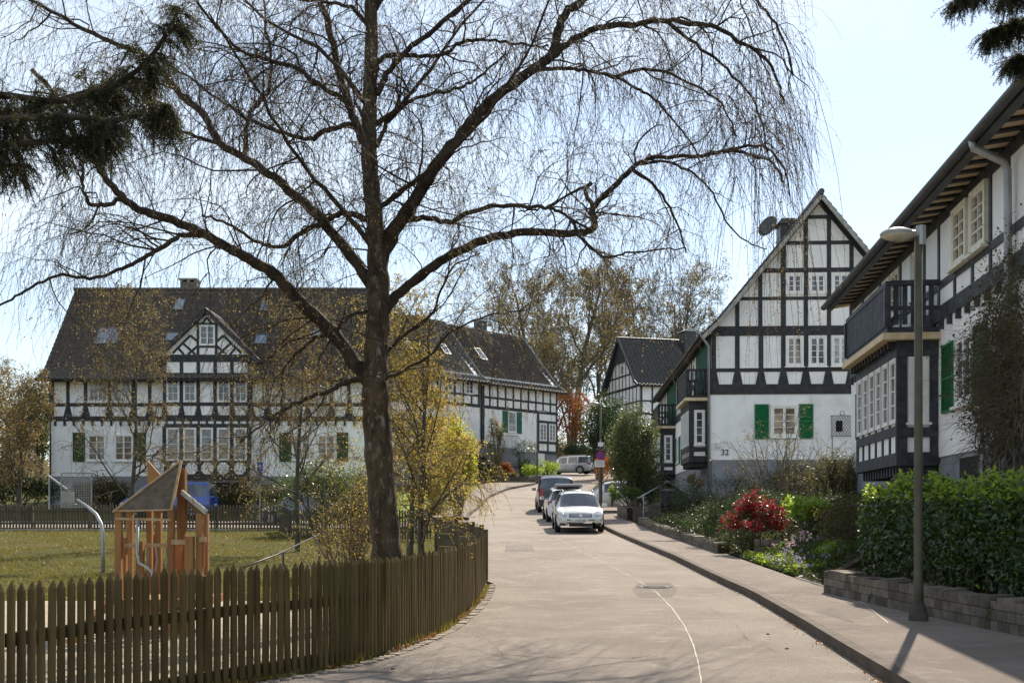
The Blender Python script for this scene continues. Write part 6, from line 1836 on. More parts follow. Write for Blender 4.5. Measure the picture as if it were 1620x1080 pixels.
    # wheels
    for wx in wheels:
        for sg_ in (1, -1):
            c = Vector((wx, sg_ * (w - .10), wr)); K = 24
            ar = MB(); V3 = []
            for k in range(13):
                a_ = math.pi * k / 12; 
                for rr in (wr * .6, wr * 1.14): V3.append((wx + math.cos(a_) * rr, sg_ * (w + .004), wr + math.sin(a_) * rr))
            ar.add(V3, [(2 * k, 2 * k + 1, 2 * k + 3, 2 * k + 2) for k in range(12)]); ar.add([(wx - wr * 1.14, sg_ * (w + .003), wr), (wx + wr * 1.14, sg_ * (w + .003), wr), (wx + wr * 1.14, sg_ * (w + .003), .12), (wx - wr * 1.14, sg_ * (w + .003), .12)], [(0, 1, 2, 3)])
            ar.build('wheel_arch', M['black'], t)
            mb = MB(); prof = [(wr * .82, -.10), (wr * .96, -.10), (wr, -.07), (wr, .07), (wr * .96, .10), (wr * .62, .11)]; V4 = []
            for r_, yy in prof:
                for k in range(K): a_ = 2 * math.pi * k / K; V4.append((c.x + math.cos(a_) * r_, c.y + sg_ * (yy + .012), c.z + math.sin(a_) * r_))
            mb.add(V4, [(i * K + k, i * K + (k + 1) % K, (i + 1) * K + (k + 1) % K, (i + 1) * K + k) for i in range(len(prof) - 1) for k in range(K)] + [tuple(range(K))])
            wh = mb.build('wheel', M['rubber'], t, smooth=True)
            mb = MB(); 
            mb.disc((c.x, c.y + sg_ * .10, c.z), (0, sg_, 0), wr * .64, .012, 20)
            for k in range(5):
                a_ = k * 2 * math.pi / 5 + .3; mb.beam((c.x, c.y + sg_ * .118, c.z), (c.x + math.cos(a_) * wr * .6, c.y + sg_ * .118, c.z + math.sin(a_) * wr * .6), .02, .045, up=(math.cos(a_ + 1.57), 0, math.sin(a_ + 1.57)))
            mb.build('rim', M['metal_grey'], wh)
    if mirror:
        cow = [s for s, f_ in zip(stations, flags) if f_][-1]
        for sg_ in (1, -1):
            c = Vector((cow[0] + .12, sg_ * (w + .10), cow[3] + .06)); mb = MB()
            V5 = [(c.x - .05, c.y - sg_ * .10, c.z - .06), (c.x + .07, c.y - sg_ * .10, c.z - .05), (c.x + .05, c.y + sg_ * .10, c.z - .06), (c.x - .05, c.y + sg_ * .11, c.z - .05), (c.x - .05, c.y - sg_ * .09, c.z + .08), (c.x + .04, c.y - sg_ * .09, c.z + .08), (c.x + .03, c.y + sg_ * .09, c.z + .075), (c.x - .05, c.y + sg_ * .10, c.z + .075)]
            mb.add(V5, [(0, 1, 2, 3), (7, 6, 5, 4), (0, 4, 5, 1), (1, 5, 6, 2), (2, 6, 7, 3), (3, 7, 4, 0)]); mr = mb.build('mirror', mat, t)
            mb = MB(); mb.box(c.x - .058, c.x - .051, min(c.y - .07, c.y + .07), max(c.y - .07, c.y + .07), c.z - .03, c.z + .06); mb.build('mirror_glass', M['glass_sky'], mr)
    if railm:
        for sg_ in (1, -1):
            fl_ = [s for s, f_ in zip(stations, flags) if f_]; mb = MB()
            mb.tube([(fl_[0][0] + .25, sg_ * fl_[0][5] * .93, fl_[0][4] + .03)] + [(s[0], sg_ * s[5] * .93, s[4] + .055) for s in fl_[1:-1]] + [(fl_[-1][0] - .05, sg_ * fl_[-1][5] * .93, fl_[-1][4] + .02)], .018, 6); mb.build('roof_rail', M[railm], t, smooth=True)
    if details:
        mb = MB()  # door seams as thin dark lines
        fl_ = [s for s, f_ in zip(stations, flags) if f_]
        for sg_ in (1, -1):
            for xx in (wheels[1] - .42, (wheels[0] + wheels[1]) / 2 - .05, wheels[0] + .42):
                mb.box(xx - .006, xx + .006, sg_ * w * 1.0 - .002, sg_ * w * 1.0 + .003, .3, .85)
        mb.build('door_seams', M['black'], t)
    return t
EST = [(-2.28, .68, .38, .60, .62, .6), (-2.22, .78, .30, .78, .80, .70), (-2.18, .82, .26, .92, .94, .74), (-2.05, .85, .24, .94, 1.36, .60), (-1.85, .865, .22, .945, 1.42, .60), (-1.15, .875, .2, .94, 1.46, .61), (-1.05, .875, .2, .94, 1.465, .61), (-.25, .88, .2, .93, 1.475, .62), (-.15, .88, .2, .93, 1.475, .62), (.45, .88, .2, .915, 1.44, .60), (.62, .88, .2, .91, 1.40, .58), (1.28, .875, .2, .88, .93, .70), (1.6, .865, .2, .84, .87, .70), (1.95, .84, .22, .76, .80, .66), (2.15, .78, .26, .64, .68, .58), (2.25, .66, .34, .52, .55, .50), (2.28, .5, .40, .46, .48, .4)]
P_silver = paint('silver_paint', (.62, .62, .60), .35, .28)
vehicle('parked_estate_car', 'silver estate car facing the viewer, nearest of the cars at the right kerb', 'car', (2.47, 43.2, float(zr(43.2))), R(-90), .034, EST, P_silver, (-1.3, 1.4), .32, 'cars parked along the kerb', plate_txt='A RU 1002', railm='metal_grey', head=(.7, .60), headh=.17, grille=(.4, .58, .36))
HAT = [(-1.95, .7, .35, .62, .64, .6), (-1.9, .80, .28, .85, .87, .7), (-1.82, .83, .25, .92, .95, .72), (-1.60, .845, .22, .94, 1.38, .58), (-1.35, .85, .2, .94, 1.44, .59), (-.75, .855, .2, .93, 1.48, .60), (-.65, .855, .2, .93, 1.48, .60), (0.0, .86, .2, .92, 1.47, .60), (.45, .86, .2, .91, 1.40, .57), (1.05, .85, .2, .88, .93, .68), (1.5, .83, .22, .80, .83, .64), (1.8, .76, .28, .66, .69, .56), (1.93, .62, .36, .5, .52, .45)]
P_white = paint('white_paint', (.72, .74, .76), .0, .3)
t = vehicle('parked_hatchback', 'white hatchback with raised tailgate, between the silver estate and the dark van', 'car', (2.32, 50.6, float(zr(50.6))), R(92), -.045, HAT, P_white, (-1.15, 1.2), .30, 'cars parked along the kerb')
mb = MB(); mb.hexa([(-1.62, -.60, 1.40), (-1.62, .60, 1.40), (-2.45, .58, 1.62), (-2.45, -.58, 1.62), (-1.62, -.60, 1.46), (-1.62, .60, 1.46), (-2.45, .58, 1.67), (-2.45, -.58, 1.67)]); tg = mb.build('tailgate', P_white, t)
mb = MB(); mb.hexa([(-1.72, -.48, 1.415), (-1.72, .48, 1.415), (-2.2, .46, 1.54), (-2.2, -.46, 1.54), (-1.72, -.48, 1.40), (-1.72, .48, 1.40), (-2.2, .46, 1.52), (-2.2, -.46, 1.52)]); mb.build('tailgate_glass', M['glass'], tg)
VAN = [(-2.1, .80, .34, .70, .74, .74), (-2.08, .90, .28, 1.0, 1.04, .84), (-2.04, .915, .25, 1.06, 1.10, .86), (-1.93, .92, .23, 1.08, 1.74, .74), (-1.75, .925, .22, 1.08, 1.80, .74), (-.95, .925, .2, 1.07, 1.84, .75), (-.85, .925, .2, 1.07, 1.84, .75), (.05, .925, .2, 1.05, 1.84, .75), (.15, .925, .2, 1.05, 1.84, .75), (.75, .92, .2, 1.02, 1.76, .72), (.95, .92, .2, 1.01, 1.70, .70), (1.55, .91, .2, .98, 1.06, .78), (1.85, .88, .22, .88, .93, .74), (2.05, .80, .28, .70, .75, .64), (2.13, .66, .36, .54, .57, .5)]
P_dark = paint('dark_paint', (.03, .022, .02), .2, .25)
vehicle('parked_van', 'dark high-roofed van with tall red tail lights, rear of the kerbside row', 'van', (2.2, 58.8, float(zr(58.8))), R(91), -.06, VAN, P_dark, (-1.25, 1.35), .32, 'cars parked along the kerb', taillight=(1.25, .78), tlw=.24)
P_grey = paint('grey_silver_paint', (.38, .40, .44), .4, .28)
MPV = [(x * 1.03, w_, zb, belt, top + (.13 if top - belt > .3 else .02), wt) for x, w_, zb, belt, top, wt in EST]
vehicle('parked_people_carrier', 'grey silver people carrier parked side-on before the end house', 'car', (4.95, 99.5, float(zr(99.5)) + .02), R(157), .02, MPV, P_grey, (-1.35, 1.4), .34, 'cars parked by the end house', railm='metal_grey')
vehicle('parked_dark_car', 'dark car mostly hidden behind the grey people carrier and red hedge', 'car', (8.9, 104, float(zr(104)) + .1), R(170), .0, EST, P_dark, (-1.3, 1.4), .34, 'cars parked by the end house')
P_blue = paint('blue_paint', (.012, .07, .36), .0, .3)
x, y = at(268, 58.5); vehicle('blue_van', 'bright blue van parked behind the playhouse and far fence', 'van', (x, y, h(x, y)), R(180), 0, [(a * 1.12, b, c, d, e, f) for a, b, c, d, e, f in VAN], P_blue, (-1.4, 1.5), .32)
x, y = at(478, 52.5); vehicle('parked_grey_car', 'dark grey car behind the far fence and the budding shrub', 'car', (x, y, h(x, y) - .02), R(170), 0, HAT, paint('slate_paint', (.10, .11, .13), .3, .3), (-1.15, 1.2), .30)
vehicle('driveway_car', 'pale car in the driveway between the sign post and the round bush', 'car', (5.0, 56.2, float(zr(56.2)) + .12), R(176), 0, HAT, P_silver, (-1.15, 1.2), .30)
# ================================================================== conifer boughs hanging in from the left and right
def fir(name, label, base, trunk_h, trunk_r, boughs, seed, spray=.34, nsub=26):
    """boughs: list of paths (3D points), widths; hanging sprays of needles along them"""
    rnd = random.Random(seed); ng = np.random.default_rng(seed)
    t = thing(name, label, 'tree', base)
    mb = MB(); b = Vector(base); mb.tube([b - Z * .2, b + Z * trunk_h * .5, b + Z * trunk_h], [trunk_r, trunk_r * .7, .03], 12); mb.build('trunk', M['bark_limb'], t, smooth=True)
    mb = MB(); SP_ = []
    for path, wd, dens in boughs:
        q = smooth([tuple(p) + (0,) for p in path], 6); pts = [Vector(v[:3]) for v in q]
        mb.tube(pts, [.035 * (1 - .8 * i / len(pts)) + .004 for i in range(len(pts))], 7)
        L_ = sum((c - a).length for a, c in zip(pts[:-1], pts[1:]))
        for k in range(int(L_ * dens)):
            i = rnd.randrange(1, len(pts) - 1); tan = (pts[i + 1] - pts[i - 1]).normalized(); fr_ = i / len(pts)
            side = Vector((rnd.gauss(0, .5), rnd.choice((-1, 1)) * rnd.uniform(.4, 1), rnd.gauss(.05, .35)))
            d = tan * rnd.uniform(.2, .9) + side
            ln = wd * rnd.uniform(.3, 1) * (1 - .55 * fr_)
            w_ = wander(pts[i], d, ln, 6, .15, -.13, rnd); mb.tube(w_, [.008 * (1 - j / 8) for j in range(7)], 4, cap=False)
            for j in range(1, 7):
                for _ in range(2):
                    dd = (w_[j] - w_[j - 1]).normalized() + Vector((rnd.gauss(0, .7), rnd.gauss(0, .7), rnd.gauss(-.5, .45)))
                    SP_.append(wander(w_[j], dd, spray * rnd.uniform(.35, 1), 5, .10, -.16, rnd))
    mb.build('boughs', M['bark_limb'], t, smooth=True)
    arr = np.array([[list(v) for v in s_] for s_ in SP_]); twigs('twigs', arr, .003, .0015, M['bark_limb'], t)
    # needles
    per = 40; N_ = len(arr); V = []
    k = ng.random((N_, per)) * (arr.shape[1] - 1.001); i0 = k.astype(int); fr_ = (k - i0)[..., None]
    ii = np.arange(N_)[:, None]; base_ = arr[ii, i0] * (1 - fr_) + arr[ii, i0 + 1] * fr_; tan = arr[ii, i0 + 1] - arr[ii, i0]; tan /= np.linalg.norm(tan, axis=-1, keepdims=True)
    d = ng.normal(size=base_.shape) * .8 + tan * .7; d /= np.linalg.norm(d, axis=-1, keepdims=True)
    s_ = np.cross(d, ng.normal(size=d.shape)); s_ /= np.linalg.norm(s_, axis=-1, keepdims=True)
    tip = base_ + d * (.022 + .014 * ng.random((N_, per, 1)))
    V = np.stack([base_ - s_ * .0018, base_ + s_ * .0018, tip + s_ * .001, tip - s_ * .001], 2).reshape(-1, 3)
    rawmesh('needles', V, np.arange(len(V)).reshape(-1, 4), L_fir, t)
    return t
YF = 9.0
bx_, by_ = -7.2, 9.6
tr_pt = Vector((bx_, by_, 0))
def bough(pl, Y0, Y1):
    n = len(pl); return [Vector((bx_, by_, EYE + (CY_ - pl[0][1]) / F_ * Y0))] + [P(a, b, Y0 + (Y1 - Y0) * i / (n - 1)) for i, (a, b) in enumerate(pl)]
fir('fir_tree', 'dark fir standing outside the left edge, its drooping boughs reaching into the top left', (bx_, by_, h(bx_, by_)), 9, .2, [
    (bough([(-120, 175), (-20, 150), (90, 160), (170, 140), (225, 105), (258, 62), (285, 12)], 9.3, 8.6), .42, 19),
    (bough([(-120, 215), (0, 190), (110, 185), (180, 190), (240, 175), (262, 165)], 9.0, 8.4), .44, 16),
    (bough([(-140, 260), (-30, 235), (60, 225), (120, 222), (160, 215)], 8.8, 8.8), .42, 13),
    (bough([(-140, 300), (-60, 270), (0, 262), (40, 262)], 9.2, 9.5), .40, 11),
    (bough([(-150, 200), (-60, 170), (30, 175), (120, 150), (190, 130), (235, 128)], 9.9, 10.2), .45, 13)], 21, spray=.30)
bx_, by_ = 7.6, 11.5
fir('spruce_tree', 'dark spruce outside the right edge with hanging branch tips in the top right corner', (bx_, by_, h(bx_, by_)), 11, .22, [
    (bough([(1720, -20), (1660, -12), (1600, -14), (1545, -12), (1522, -8)], 11.2, 10.5), .35, 24),
    (bough([(1720, 20), (1670, 28), (1630, 30), (1595, 40), (1566, 48)], 11.4, 11.0), .28, 26),
    (bough([(1740, 40), (1690, 60), (1650, 78), (1625, 88), (1606, 95)], 11.2, 11.4), .25, 24)], 22, spray=.26)

# ================================================================== laurel hedge
def hedge(name, label, path, wid, z0f, hgt, n, lsize, mat, seed, lumpy=.12, aspect=.42, cat='hedge', newtop=None):
    ng = np.random.default_rng(seed); rnd = random.Random(seed)
    t = thing(name, label, cat, (path[0][0], path[0][1], z0f(*path[0])))
    segs_ = [(Vector(a), Vector(b)) for a, b in zip(path[:-1], path[1:])]; Ls = np.array([(b - a).length for a, b in segs_]); cs = np.concatenate([[0], np.cumsum(Ls)]); tot = cs[-1]
    u = ng.random(n) * tot; k = np.clip(np.searchsorted(cs, u, 'right') - 1, 0, len(Ls) - 1)
    A = np.array([list(a) for a, b in segs_]); B = np.array([list(b) for a, b in segs_]); tt = ((u - cs[k]) / Ls[k])[:, None]
    c = A[k] * (1 - tt) + B[k] * tt; d = (B[k] - A[k]) / Ls[k][:, None]; nr = np.stack([d[:, 1], -d[:, 0]], 1)
    ang = ng.random(n) * math.pi * 1.0 + 0.0       # around the cross section
    # superellipse cross section
    ca, sa = np.cos(ang), np.sin(ang)
    e = .38; sx_ = np.sign(ca) * np.abs(ca) ** e; sz_ = np.abs(sa) ** e
    dep = 1 - np.abs(ng.normal(size=n)) * .13
    lump = 1 + lumpy * (np.sin(u * 2.3 + ang * 3) * .5 + np.sin(u * 5.1 + ang * 5 + 1) * .35 + ng.normal(size=n) * .25)
    zrel = sz_ * dep * lump; zrel = np.where(ng.random(n) < .1, zrel * ng.random(n), zrel)
    endf = np.minimum(1, np.minimum(u, tot - u) / .25 + .35) ** .5
    off = sx_ * wid / 2 * dep * lump * endf
    zz0 = np.array([z0f(x, y) for x, y in c]); z = zz0 + .02 + zrel * hgt * np.where(endf < 1, .75 + .25 * endf, 1)
    pts = np.stack([c[:, 0] + nr[:, 0] * off, c[:, 1] + nr[:, 1] * off, z], 1)
    mb = MB()
    for i in range(int(tot * 5)):
        uu = rnd.random() * tot; kk = min(int(np.searchsorted(cs, uu, 'right') - 1), len(Ls) - 1); q = segs_[kk][0].lerp(segs_[kk][1], (uu - cs[kk]) / Ls[kk])
        z_ = z0f(q.x, q.y); mb.tube([(q.x, q.y, z_ - .05), (q.x + rnd.uniform(-.15, .15), q.y + rnd.uniform(-.15, .15), z_ + hgt * .55), (q.x + rnd.uniform(-.3, .3), q.y + rnd.uniform(-.3, .3), z_ + hgt * .9)], [.02, .014, .006], 5, cap=False)
    mb.build('stems', M['bark_mid'], t)
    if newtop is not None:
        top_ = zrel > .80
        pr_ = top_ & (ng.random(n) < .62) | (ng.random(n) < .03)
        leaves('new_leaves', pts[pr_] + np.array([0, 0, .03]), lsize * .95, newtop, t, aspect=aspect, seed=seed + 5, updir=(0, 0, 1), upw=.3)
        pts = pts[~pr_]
    leaves('foliage', pts, lsize, mat, t, aspect=aspect, seed=seed, updir=(-.75, -.35, .45), upw=.5)
    return t
wallz = lambda x, y: float(zr(y)) + .12 + .30
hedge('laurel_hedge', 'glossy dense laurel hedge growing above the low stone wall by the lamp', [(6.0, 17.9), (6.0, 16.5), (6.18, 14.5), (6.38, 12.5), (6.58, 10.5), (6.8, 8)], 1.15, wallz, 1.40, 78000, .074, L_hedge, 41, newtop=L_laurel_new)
hedge('laurel_hedge', 'second laurel row filling the ground behind the low stone wall, against the near house', [(7.3, 17.5), (7.3, 14), (7.5, 10)], 1.2, wallz, 1.32, 16000, .09, L_hedge, 42)
hedge('red_hedge', 'clipped rust-red beech hedge beside the grey people carrier', [(6.2, 84.0), (8.6, 84.4), (10.5, 85)], 1.2, lambda x, y: h(x, y) - .1, 1.9, 7000, .11, L_rust, 43)

# ================================================================== garden shrubs on the right
def bloom(matl, n_, sz):
    def f(t, pts, ng):
        zq = np.quantile(pts[:, 2], .35); c = pts.mean(0); out_ = np.linalg.norm((pts - c) / pts.std(0), axis=1)
        sel = (pts[:, 2] > zq) & (out_ > 1.2); q = pts[sel]; q = q[ng.integers(0, len(q), n_)]
        q = np.repeat(q, 6, 0) + ng.normal(size=(n_ * 6, 3)) * .035
        leaves('blossom', q, sz, matl, t, aspect=.8, seed=9)
    return f
x, y = at(1188, 28.0)
shrub('red_rhododendron', 'red flowering rhododendron on the garden slope by the pavement', x, y, .95, .8, 1.62, L_holly, 4200, .07, 51, nl=24, z=P(1190, 888, y).z, base=.1, extra=bloom(L_red, 640, .055))
x, y = at(1278, 26.8); shrub('green_rhododendron', 'bright green-topped rhododendron right of the red flowering one', x, y, .66, .6, 1.45, L_laurel_new, 2800, .07, 52, nl=13, z=P(1278, 880, y).z, base=.55)
x, y = at(1276, 25.3); shrub('small_azalea', 'small budding azalea in front of the terrace wall', x, y, .33, .3, .8, L_shrub, 1300, .05, 53, nl=9, z=P(1276, 903, y).z, base=.1, extra=bloom(L_white, 40, .04))
x, y = 6.35, 24.6; shrub('purple_shrub', 'dark purple leaved shrub beside the hedge end', at(1320, 23.5)[0], 23.5, .6, .5, .6, leafm('purple_leaf', (.05, .012, .02), (.09, .025, .03), (.2, .04, .06), .3), 1500, .05, 54, nl=9, z=P(1320, 905, 23.5).z, base=.1)
# flower bed
ngf = np.random.default_rng(61)
bed = thing('flower_bed', 'low flower bed with pale and violet blossoms at the garden entrance', 'flower bed', (5.9, 23.8, h(5.9, 23.8)))
n_ = 9000; X_ = 5.36 + 1.25 * ngf.random(n_) ** 1.2; Y_ = ngf.uniform(21.6, 26.6, n_); 
lump_ = .06 + .09 * (np.sin(X_ * 5.3 + Y_ * 2.1) * np.sin(Y_ * 3.7) + .6).clip(0)
pts = np.stack([X_, Y_, H(X_, Y_) + ngf.random(n_) * lump_ + .02], 1)
leaves('foliage', pts, .055, L_green, bed, aspect=.45, seed=62, updir=(0, 0, 1), upw=.2)
m_ = (np.sin(X_ * 3.1) * np.sin(Y_ * 2.2 + 1) > .25); leaves('lime_cushions', pts[m_] + np.array([0, 0, .03]), .05, L_lime, bed, aspect=.5, seed=63)
q = pts[ngf.integers(0, n_, 120)]; q = q[(q[:, 1] < 24.6)]; q = np.repeat(q, 7, 0) + ngf.normal(size=(len(q) * 7, 3)) * .03 + np.array([0, 0, .1]); leaves('violet_blossom', q, .035, L_violet, bed, aspect=.8, seed=64)
mb = MB(); TQ = []
for k in range(14):
    x, y = ngf.uniform(5.7, 6.5), ngf.uniform(23.8, 25.2); z = h(x, y); mb.tube([(x, y, z), (x + .01, y, z + .18), (x + .02, y + .01, z + .34)], .006, 4, cap=False); TQ.append((x + .02, y + .01, z + .36))
mb.build('tulip_stems', M['green_olive'], bed); q = np.repeat(np.array(TQ), 14, 0) + ngf.normal(size=(14 * 14, 3)) * .022; leaves('tulip_heads', q, .05, L_white, bed, aspect=.8, seed=65)
# ground cover on the garden slopes
n_ = 70000; X_ = 5.4 + 7.5 * ngf.random(n_) ** 1.3; Y_ = ngf.uniform(19.5, 47, n_)
X_ = X_ + 0; mask = (np.sin(X_ * 1.9 + Y_ * .7) + np.sin(Y_ * 1.3 - X_) + ngf.normal(size=n_) * .6) > -.9
X_ = X_[mask]; Y_ = Y_[mask]; pts = np.stack([X_, Y_, H(X_, Y_) + .02 + .10 * ngf.random(len(X_))], 1)
tag(leaves('garden_ground_cover', pts, .075, leafm('ground_cover_leaf', (.02, .032, .010), (.042, .055, .016), (.12, .15, .03), .25), aspect=.35, updir=(0, 0, 1), upw=.2, seed=66, kind='stuff'), 'low shaded ground cover on the garden slope in front of the gabled house', 'ground cover')
# tall loose shrubs in front of the gabled house
spec_s = [dict(n=4, wig=.05, trop=.0, taper=.3), dict(num=(16, 20), ang=(10, 50), len=(3.0, 4.6), t0=.05, wig=.10, trop=.05, n=8, rr=.55, topshort=0), dict(num=(6, 9), ang=(20, 55), len=(.3, .5), t0=.2, wig=.15, trop=.03, n=6, rr=.5), dict(num=(4, 6), ang=(20, 60), len=(.3, .5), t0=.15, wig=.2, trop=.0, n=5, rr=.5)]
x, y = at(1232, 36); make_tree('magnolia_shrub', 'wide twiggy budding shrub in front of the green-shuttered window', (x, y, P(1232, 835, y).z), .75, spec_s, M['bark_mid'], L_bud, nleaf=5, lsize=.04, seed=71, r0=.05, cat='shrub', twig_lvl=3, thin=.005, leafjit=.05, kind_prob=.7)
x, y = at(1320, 33); shrub('forsythia_shrub', 'upright brownish shrub between the gabled house and the laurel hedge', x, y, 1.15, .9, 2.9, L_shrub, 8500, .055, 72, nl=30, stems=20, z=P(1320, 862, y).z, twigsn=240)
x, y = at(1255, 40); shrub('dark_conifer_shrub', 'dark spreading conifer shrub under the windows of the gabled house', x, y, 1.9, 1.0, 2.1, L_dark, 8000, .07, 73, nl=28, z=P(1255, 825, y).z, twigsn=120)
x, y = at(1155, 43); shrub('rose_shrub', 'dark rambling shrub by the corner downpipe of the gabled house', x, y, 1.4, 1.0, 1.9, L_dark, 3600, .06, 74, nl=18, stems=14, z=P(1155, 825, y).z, twigsn=120)
x, y = at(1095, 45.5); shrub('porch_shrub', 'dark bushy shrub below the bay of the gabled house', x, y, 1.3, .9, 1.9, L_dark, 3600, .06, 75, nl=18, z=P(1095, 825, y).z, twigsn=80)
x, y = at(1110, 34.5); shrub('low_garden_shrub', 'low broad dark green shrub above the mossy kerb wall', x, y, 1.5, 1.0, .9, L_dark, 3600, .06, 76, nl=18, z=P(1110, 848, y).z - .1, twigsn=40)
x, y = at(1190, 31.5); shrub('low_garden_shrub', 'dark shrub filling the slope behind the red rhododendron', x, y, 1.9, .8, 1.7, L_dark, 7500, .055, 77, nl=28, z=P(1190, 862, y).z - .1, twigsn=90)
x, y = at(1320, 28.5); shrub('low_garden_shrub', 'dark brown-green shrub behind the green-topped rhododendron', x, y, 1.6, .8, 1.6, L_dark, 7000, .05, 78, nl=26, z=P(1320, 870, y).z - .1, twigsn=90)
x, y = at(1030, 49.6); shrub('stair_shrub', 'dark evergreen between the round holly bush and the garden handrail', x, y, .75, .6, 2.3, L_dark, 4200, .06, 88, nl=20, z=P(1030, 812, y).z)
x, y = at(1300, 25.6); shrub('low_garden_shrub', 'dark low shrub behind the flower bed, below the green-topped rhododendron', x, y, .8, .6, .95, L_dark, 3600, .05, 89, nl=16, z=P(1305, 885, y).z - .1, twigsn=40)
x, y = at(1345, 22.5); shrub('low_garden_shrub', 'brown-green shrub touching the left end of the laurel hedge', x, y, .8, .6, 1.3, L_shrub, 3600, .05, 90, nl=16, z=P(1345, 880, y).z - .1, twigsn=60)
x, y = at(1225, 33.0); shrub('low_garden_shrub', 'dark green shrub above the red rhododendron on the slope', x, y, 1.3, .7, 1.5, L_dark, 5200, .055, 95, nl=20, z=P(1225, 850, y).z - .1, twigsn=60)
# reddish climber on the bay
x, y = at(1100, 49.2); shrub('bay_climber', 'brown climbing plant hanging below the bay window', x, y, .55, .3, .8, L_brown, 900, .06, 79, z=P(1100, 775, y).z, stems=4)
# round holly bush
x, y = at(1003, 50.2); shrub('holly_bush', 'large rounded dark holly bush beside the sign post', x, y, 1.34, 1.2, 4.6, L_holly, 24000, .085, 81, nl=64, z=P(1003, 800, y).z, base=.05, stems=16, fill=.5)
x, y = at(993, 48.5); shrub('small_box_shrub', 'low box shrub on the stone wall at the foot of the holly bush', x, y, .75, .5, 1.0, L_green, 1600, .07, 82, nl=10, z=P(993, 802, y).z)
x, y = at(968, 55.0); shrub('yellow_sapling', 'small yellow-green shrub right of the sign post', x, y, .3, .3, 1.1, L_lime, 500, .07, 83, nl=6, z=P(968, 800, y).z)
x, y = at(950, 92); shrub('shade_thuja', 'tall dark evergreen behind the distant street lamp', x, y, 1.9, 1.6, 7.6, L_dark, 8000, .18, 84, nl=34, shape=None, base=.03)
x, y = at(905, 112); shrub('rust_tree', 'copper-brown leafing small tree beyond the grey people carrier', x, y, 2.9, 2.2, 8.4, L_rust, 7000, .16, 85, nl=34, stems=12, cat='tree', twigsn=200, base=.2)
x, y = at(915, 108); shrub('dark_slope_hedge', 'dark hedge on the bank behind the grey people carrier', x, y, 4.0, 1.2, 3.0, L_dark, 6000, .16, 86, nl=34)
x, y = at(880, 106); shrub('yellow_slope_shrub', 'olive-yellow shrub on the bank at the corner of the end house', x, y, 1.4, 1.2, 3.4, L_bud, 2600, .14, 87, nl=16, twigsn=80)
# ivy climber on the near house
ivy = thing('ivy_climber', 'brown-green climber covering the near house wall right of the green shutter', 'climbing plant', (8.3, 19.2, h(8.3, 19.2)))
ngi = np.random.default_rng(91); rni = random.Random(91); mb = MB(); IP = []
org = Vector((RX0, RY0, 0)); nrm = Vector((-rdir.y, rdir.x, 0)); rd3 = Vector((rdir.x, rdir.y, 0))
def Rw(uu, d_, z): return org + rd3 * uu + nrm * d_ + Z * z
stems_ = []
for k in range(34):
    u0 = rni.uniform(YU(17.6), YU(19.6)); p_ = Rw(u0, .12, 1.9); d = Vector(rd3) * rni.uniform(-.35, .35) + Z
    w_ = wander(p_, d, rni.uniform(2.4, 4.6), 12, .16, .06, rni)
    for i_, q in enumerate(w_):   # keep on the wall
        dd = (q - org).dot(nrm); w_[i_] = q + nrm * (.10 + rni.uniform(0, .25) - dd)
    stems_.append(w_); mb.tube(w_, [.018 * (1 - .8 * i_ / 12) for i_ in range(13)], 5, cap=False)
mb.build('stems', M['bark_mid'], ivy)
for w_ in stems_:
    for q in w_[3:]:
        m_ = 44; hz_ = min(1.0, max(.15, (q.z - 2.4) / 1.2)); IP.append(np.array(q) + ngi.normal(size=(int(m_ * hz_), 3)) * np.array([.14, .34, .26]))
IP = np.concatenate(IP); leaves('foliage', IP, .05, leafm('ivy_leaf', (.04, .05, .018), (.085, .06, .035), (.2, .18, .06), .35), ivy, aspect=.55, seed=92)
W_ = [[list(v) for v in wander(rni.choice(stems_)[rni.randrange(4, 12)], Vector((rni.gauss(-.3, .5), rni.gauss(.3, .6), rni.gauss(-.2, .6))), rni.uniform(.3, .9), 6, .2, -.1, rni)] for _ in range(1100)]
twigs('twigs', W_, .005, .002, M['bark_mid'], ivy)
# ================================================================== left side plants
spec_y = [dict(n=12, wig=.035, trop=.03, taper=.85), dict(num=(20, 24), ang=(30, 65), len=(.28, .5), t0=.22, wig=.12, trop=.04, n=8, rr=.42), dict(num=(8, 11), ang=(25, 60), len=(.4, .65), t0=.1, wig=.15, trop=-.06, n=7, rr=.5), dict(num=(5, 7), ang=(20, 60), len=(.6, 1.1), t0=.1, wig=.12, trop=-.28, n=7, rr=.5)]
x, y = at(671, 17.5)
make_tree('young_birch', 'slim young birch with pale trunk and golden hanging twigs right of the big birch', (x, y, h(x, y)), 4.7, spec_y, M['bark_grey'], L_gold, nleaf=10, lsize=.025, seed=101, r0=.065, lean=(-.02, 0, 1), twig_lvl=3, thin=.0032, leafjit=.02, droop=.8, group=None)
# a long bare bough reaching right (seen against the house)
x, y = at(648, 30); make_tree('golden_birch', 'golden weeping birch behind the young birch, hiding the pale roofed house', (x, y, h(x, y)), 4.9, spec_y, M['bark_grey'], L_gold, nleaf=22, lsize=.042, seed=102, r0=.10, twig_lvl=3, thin=.005, leafjit=.04, droop=.8)
x, y = at(470, 34); make_tree('golden_birch', 'golden weeping birch in front of the right half of the long house', (x, y, h(x, y)), 6.6, spec_y, M['bark_grey'], L_tan, nleaf=11, lsize=.042, seed=103, r0=.09, twig_lvl=3, thin=.006, leafjit=.05, droop=.8)
x, y = at(205, 36); make_tree('golden_birch', 'thin golden birch in front of the left roof of the long house', (x, y, h(x, y)), 7.6, spec_y, M['bark_grey'], L_tan, nleaf=11, lsize=.045, seed=104, r0=.09, twig_lvl=3, thin=.006, leafjit=.05, droop=.8, kind_prob=.8)
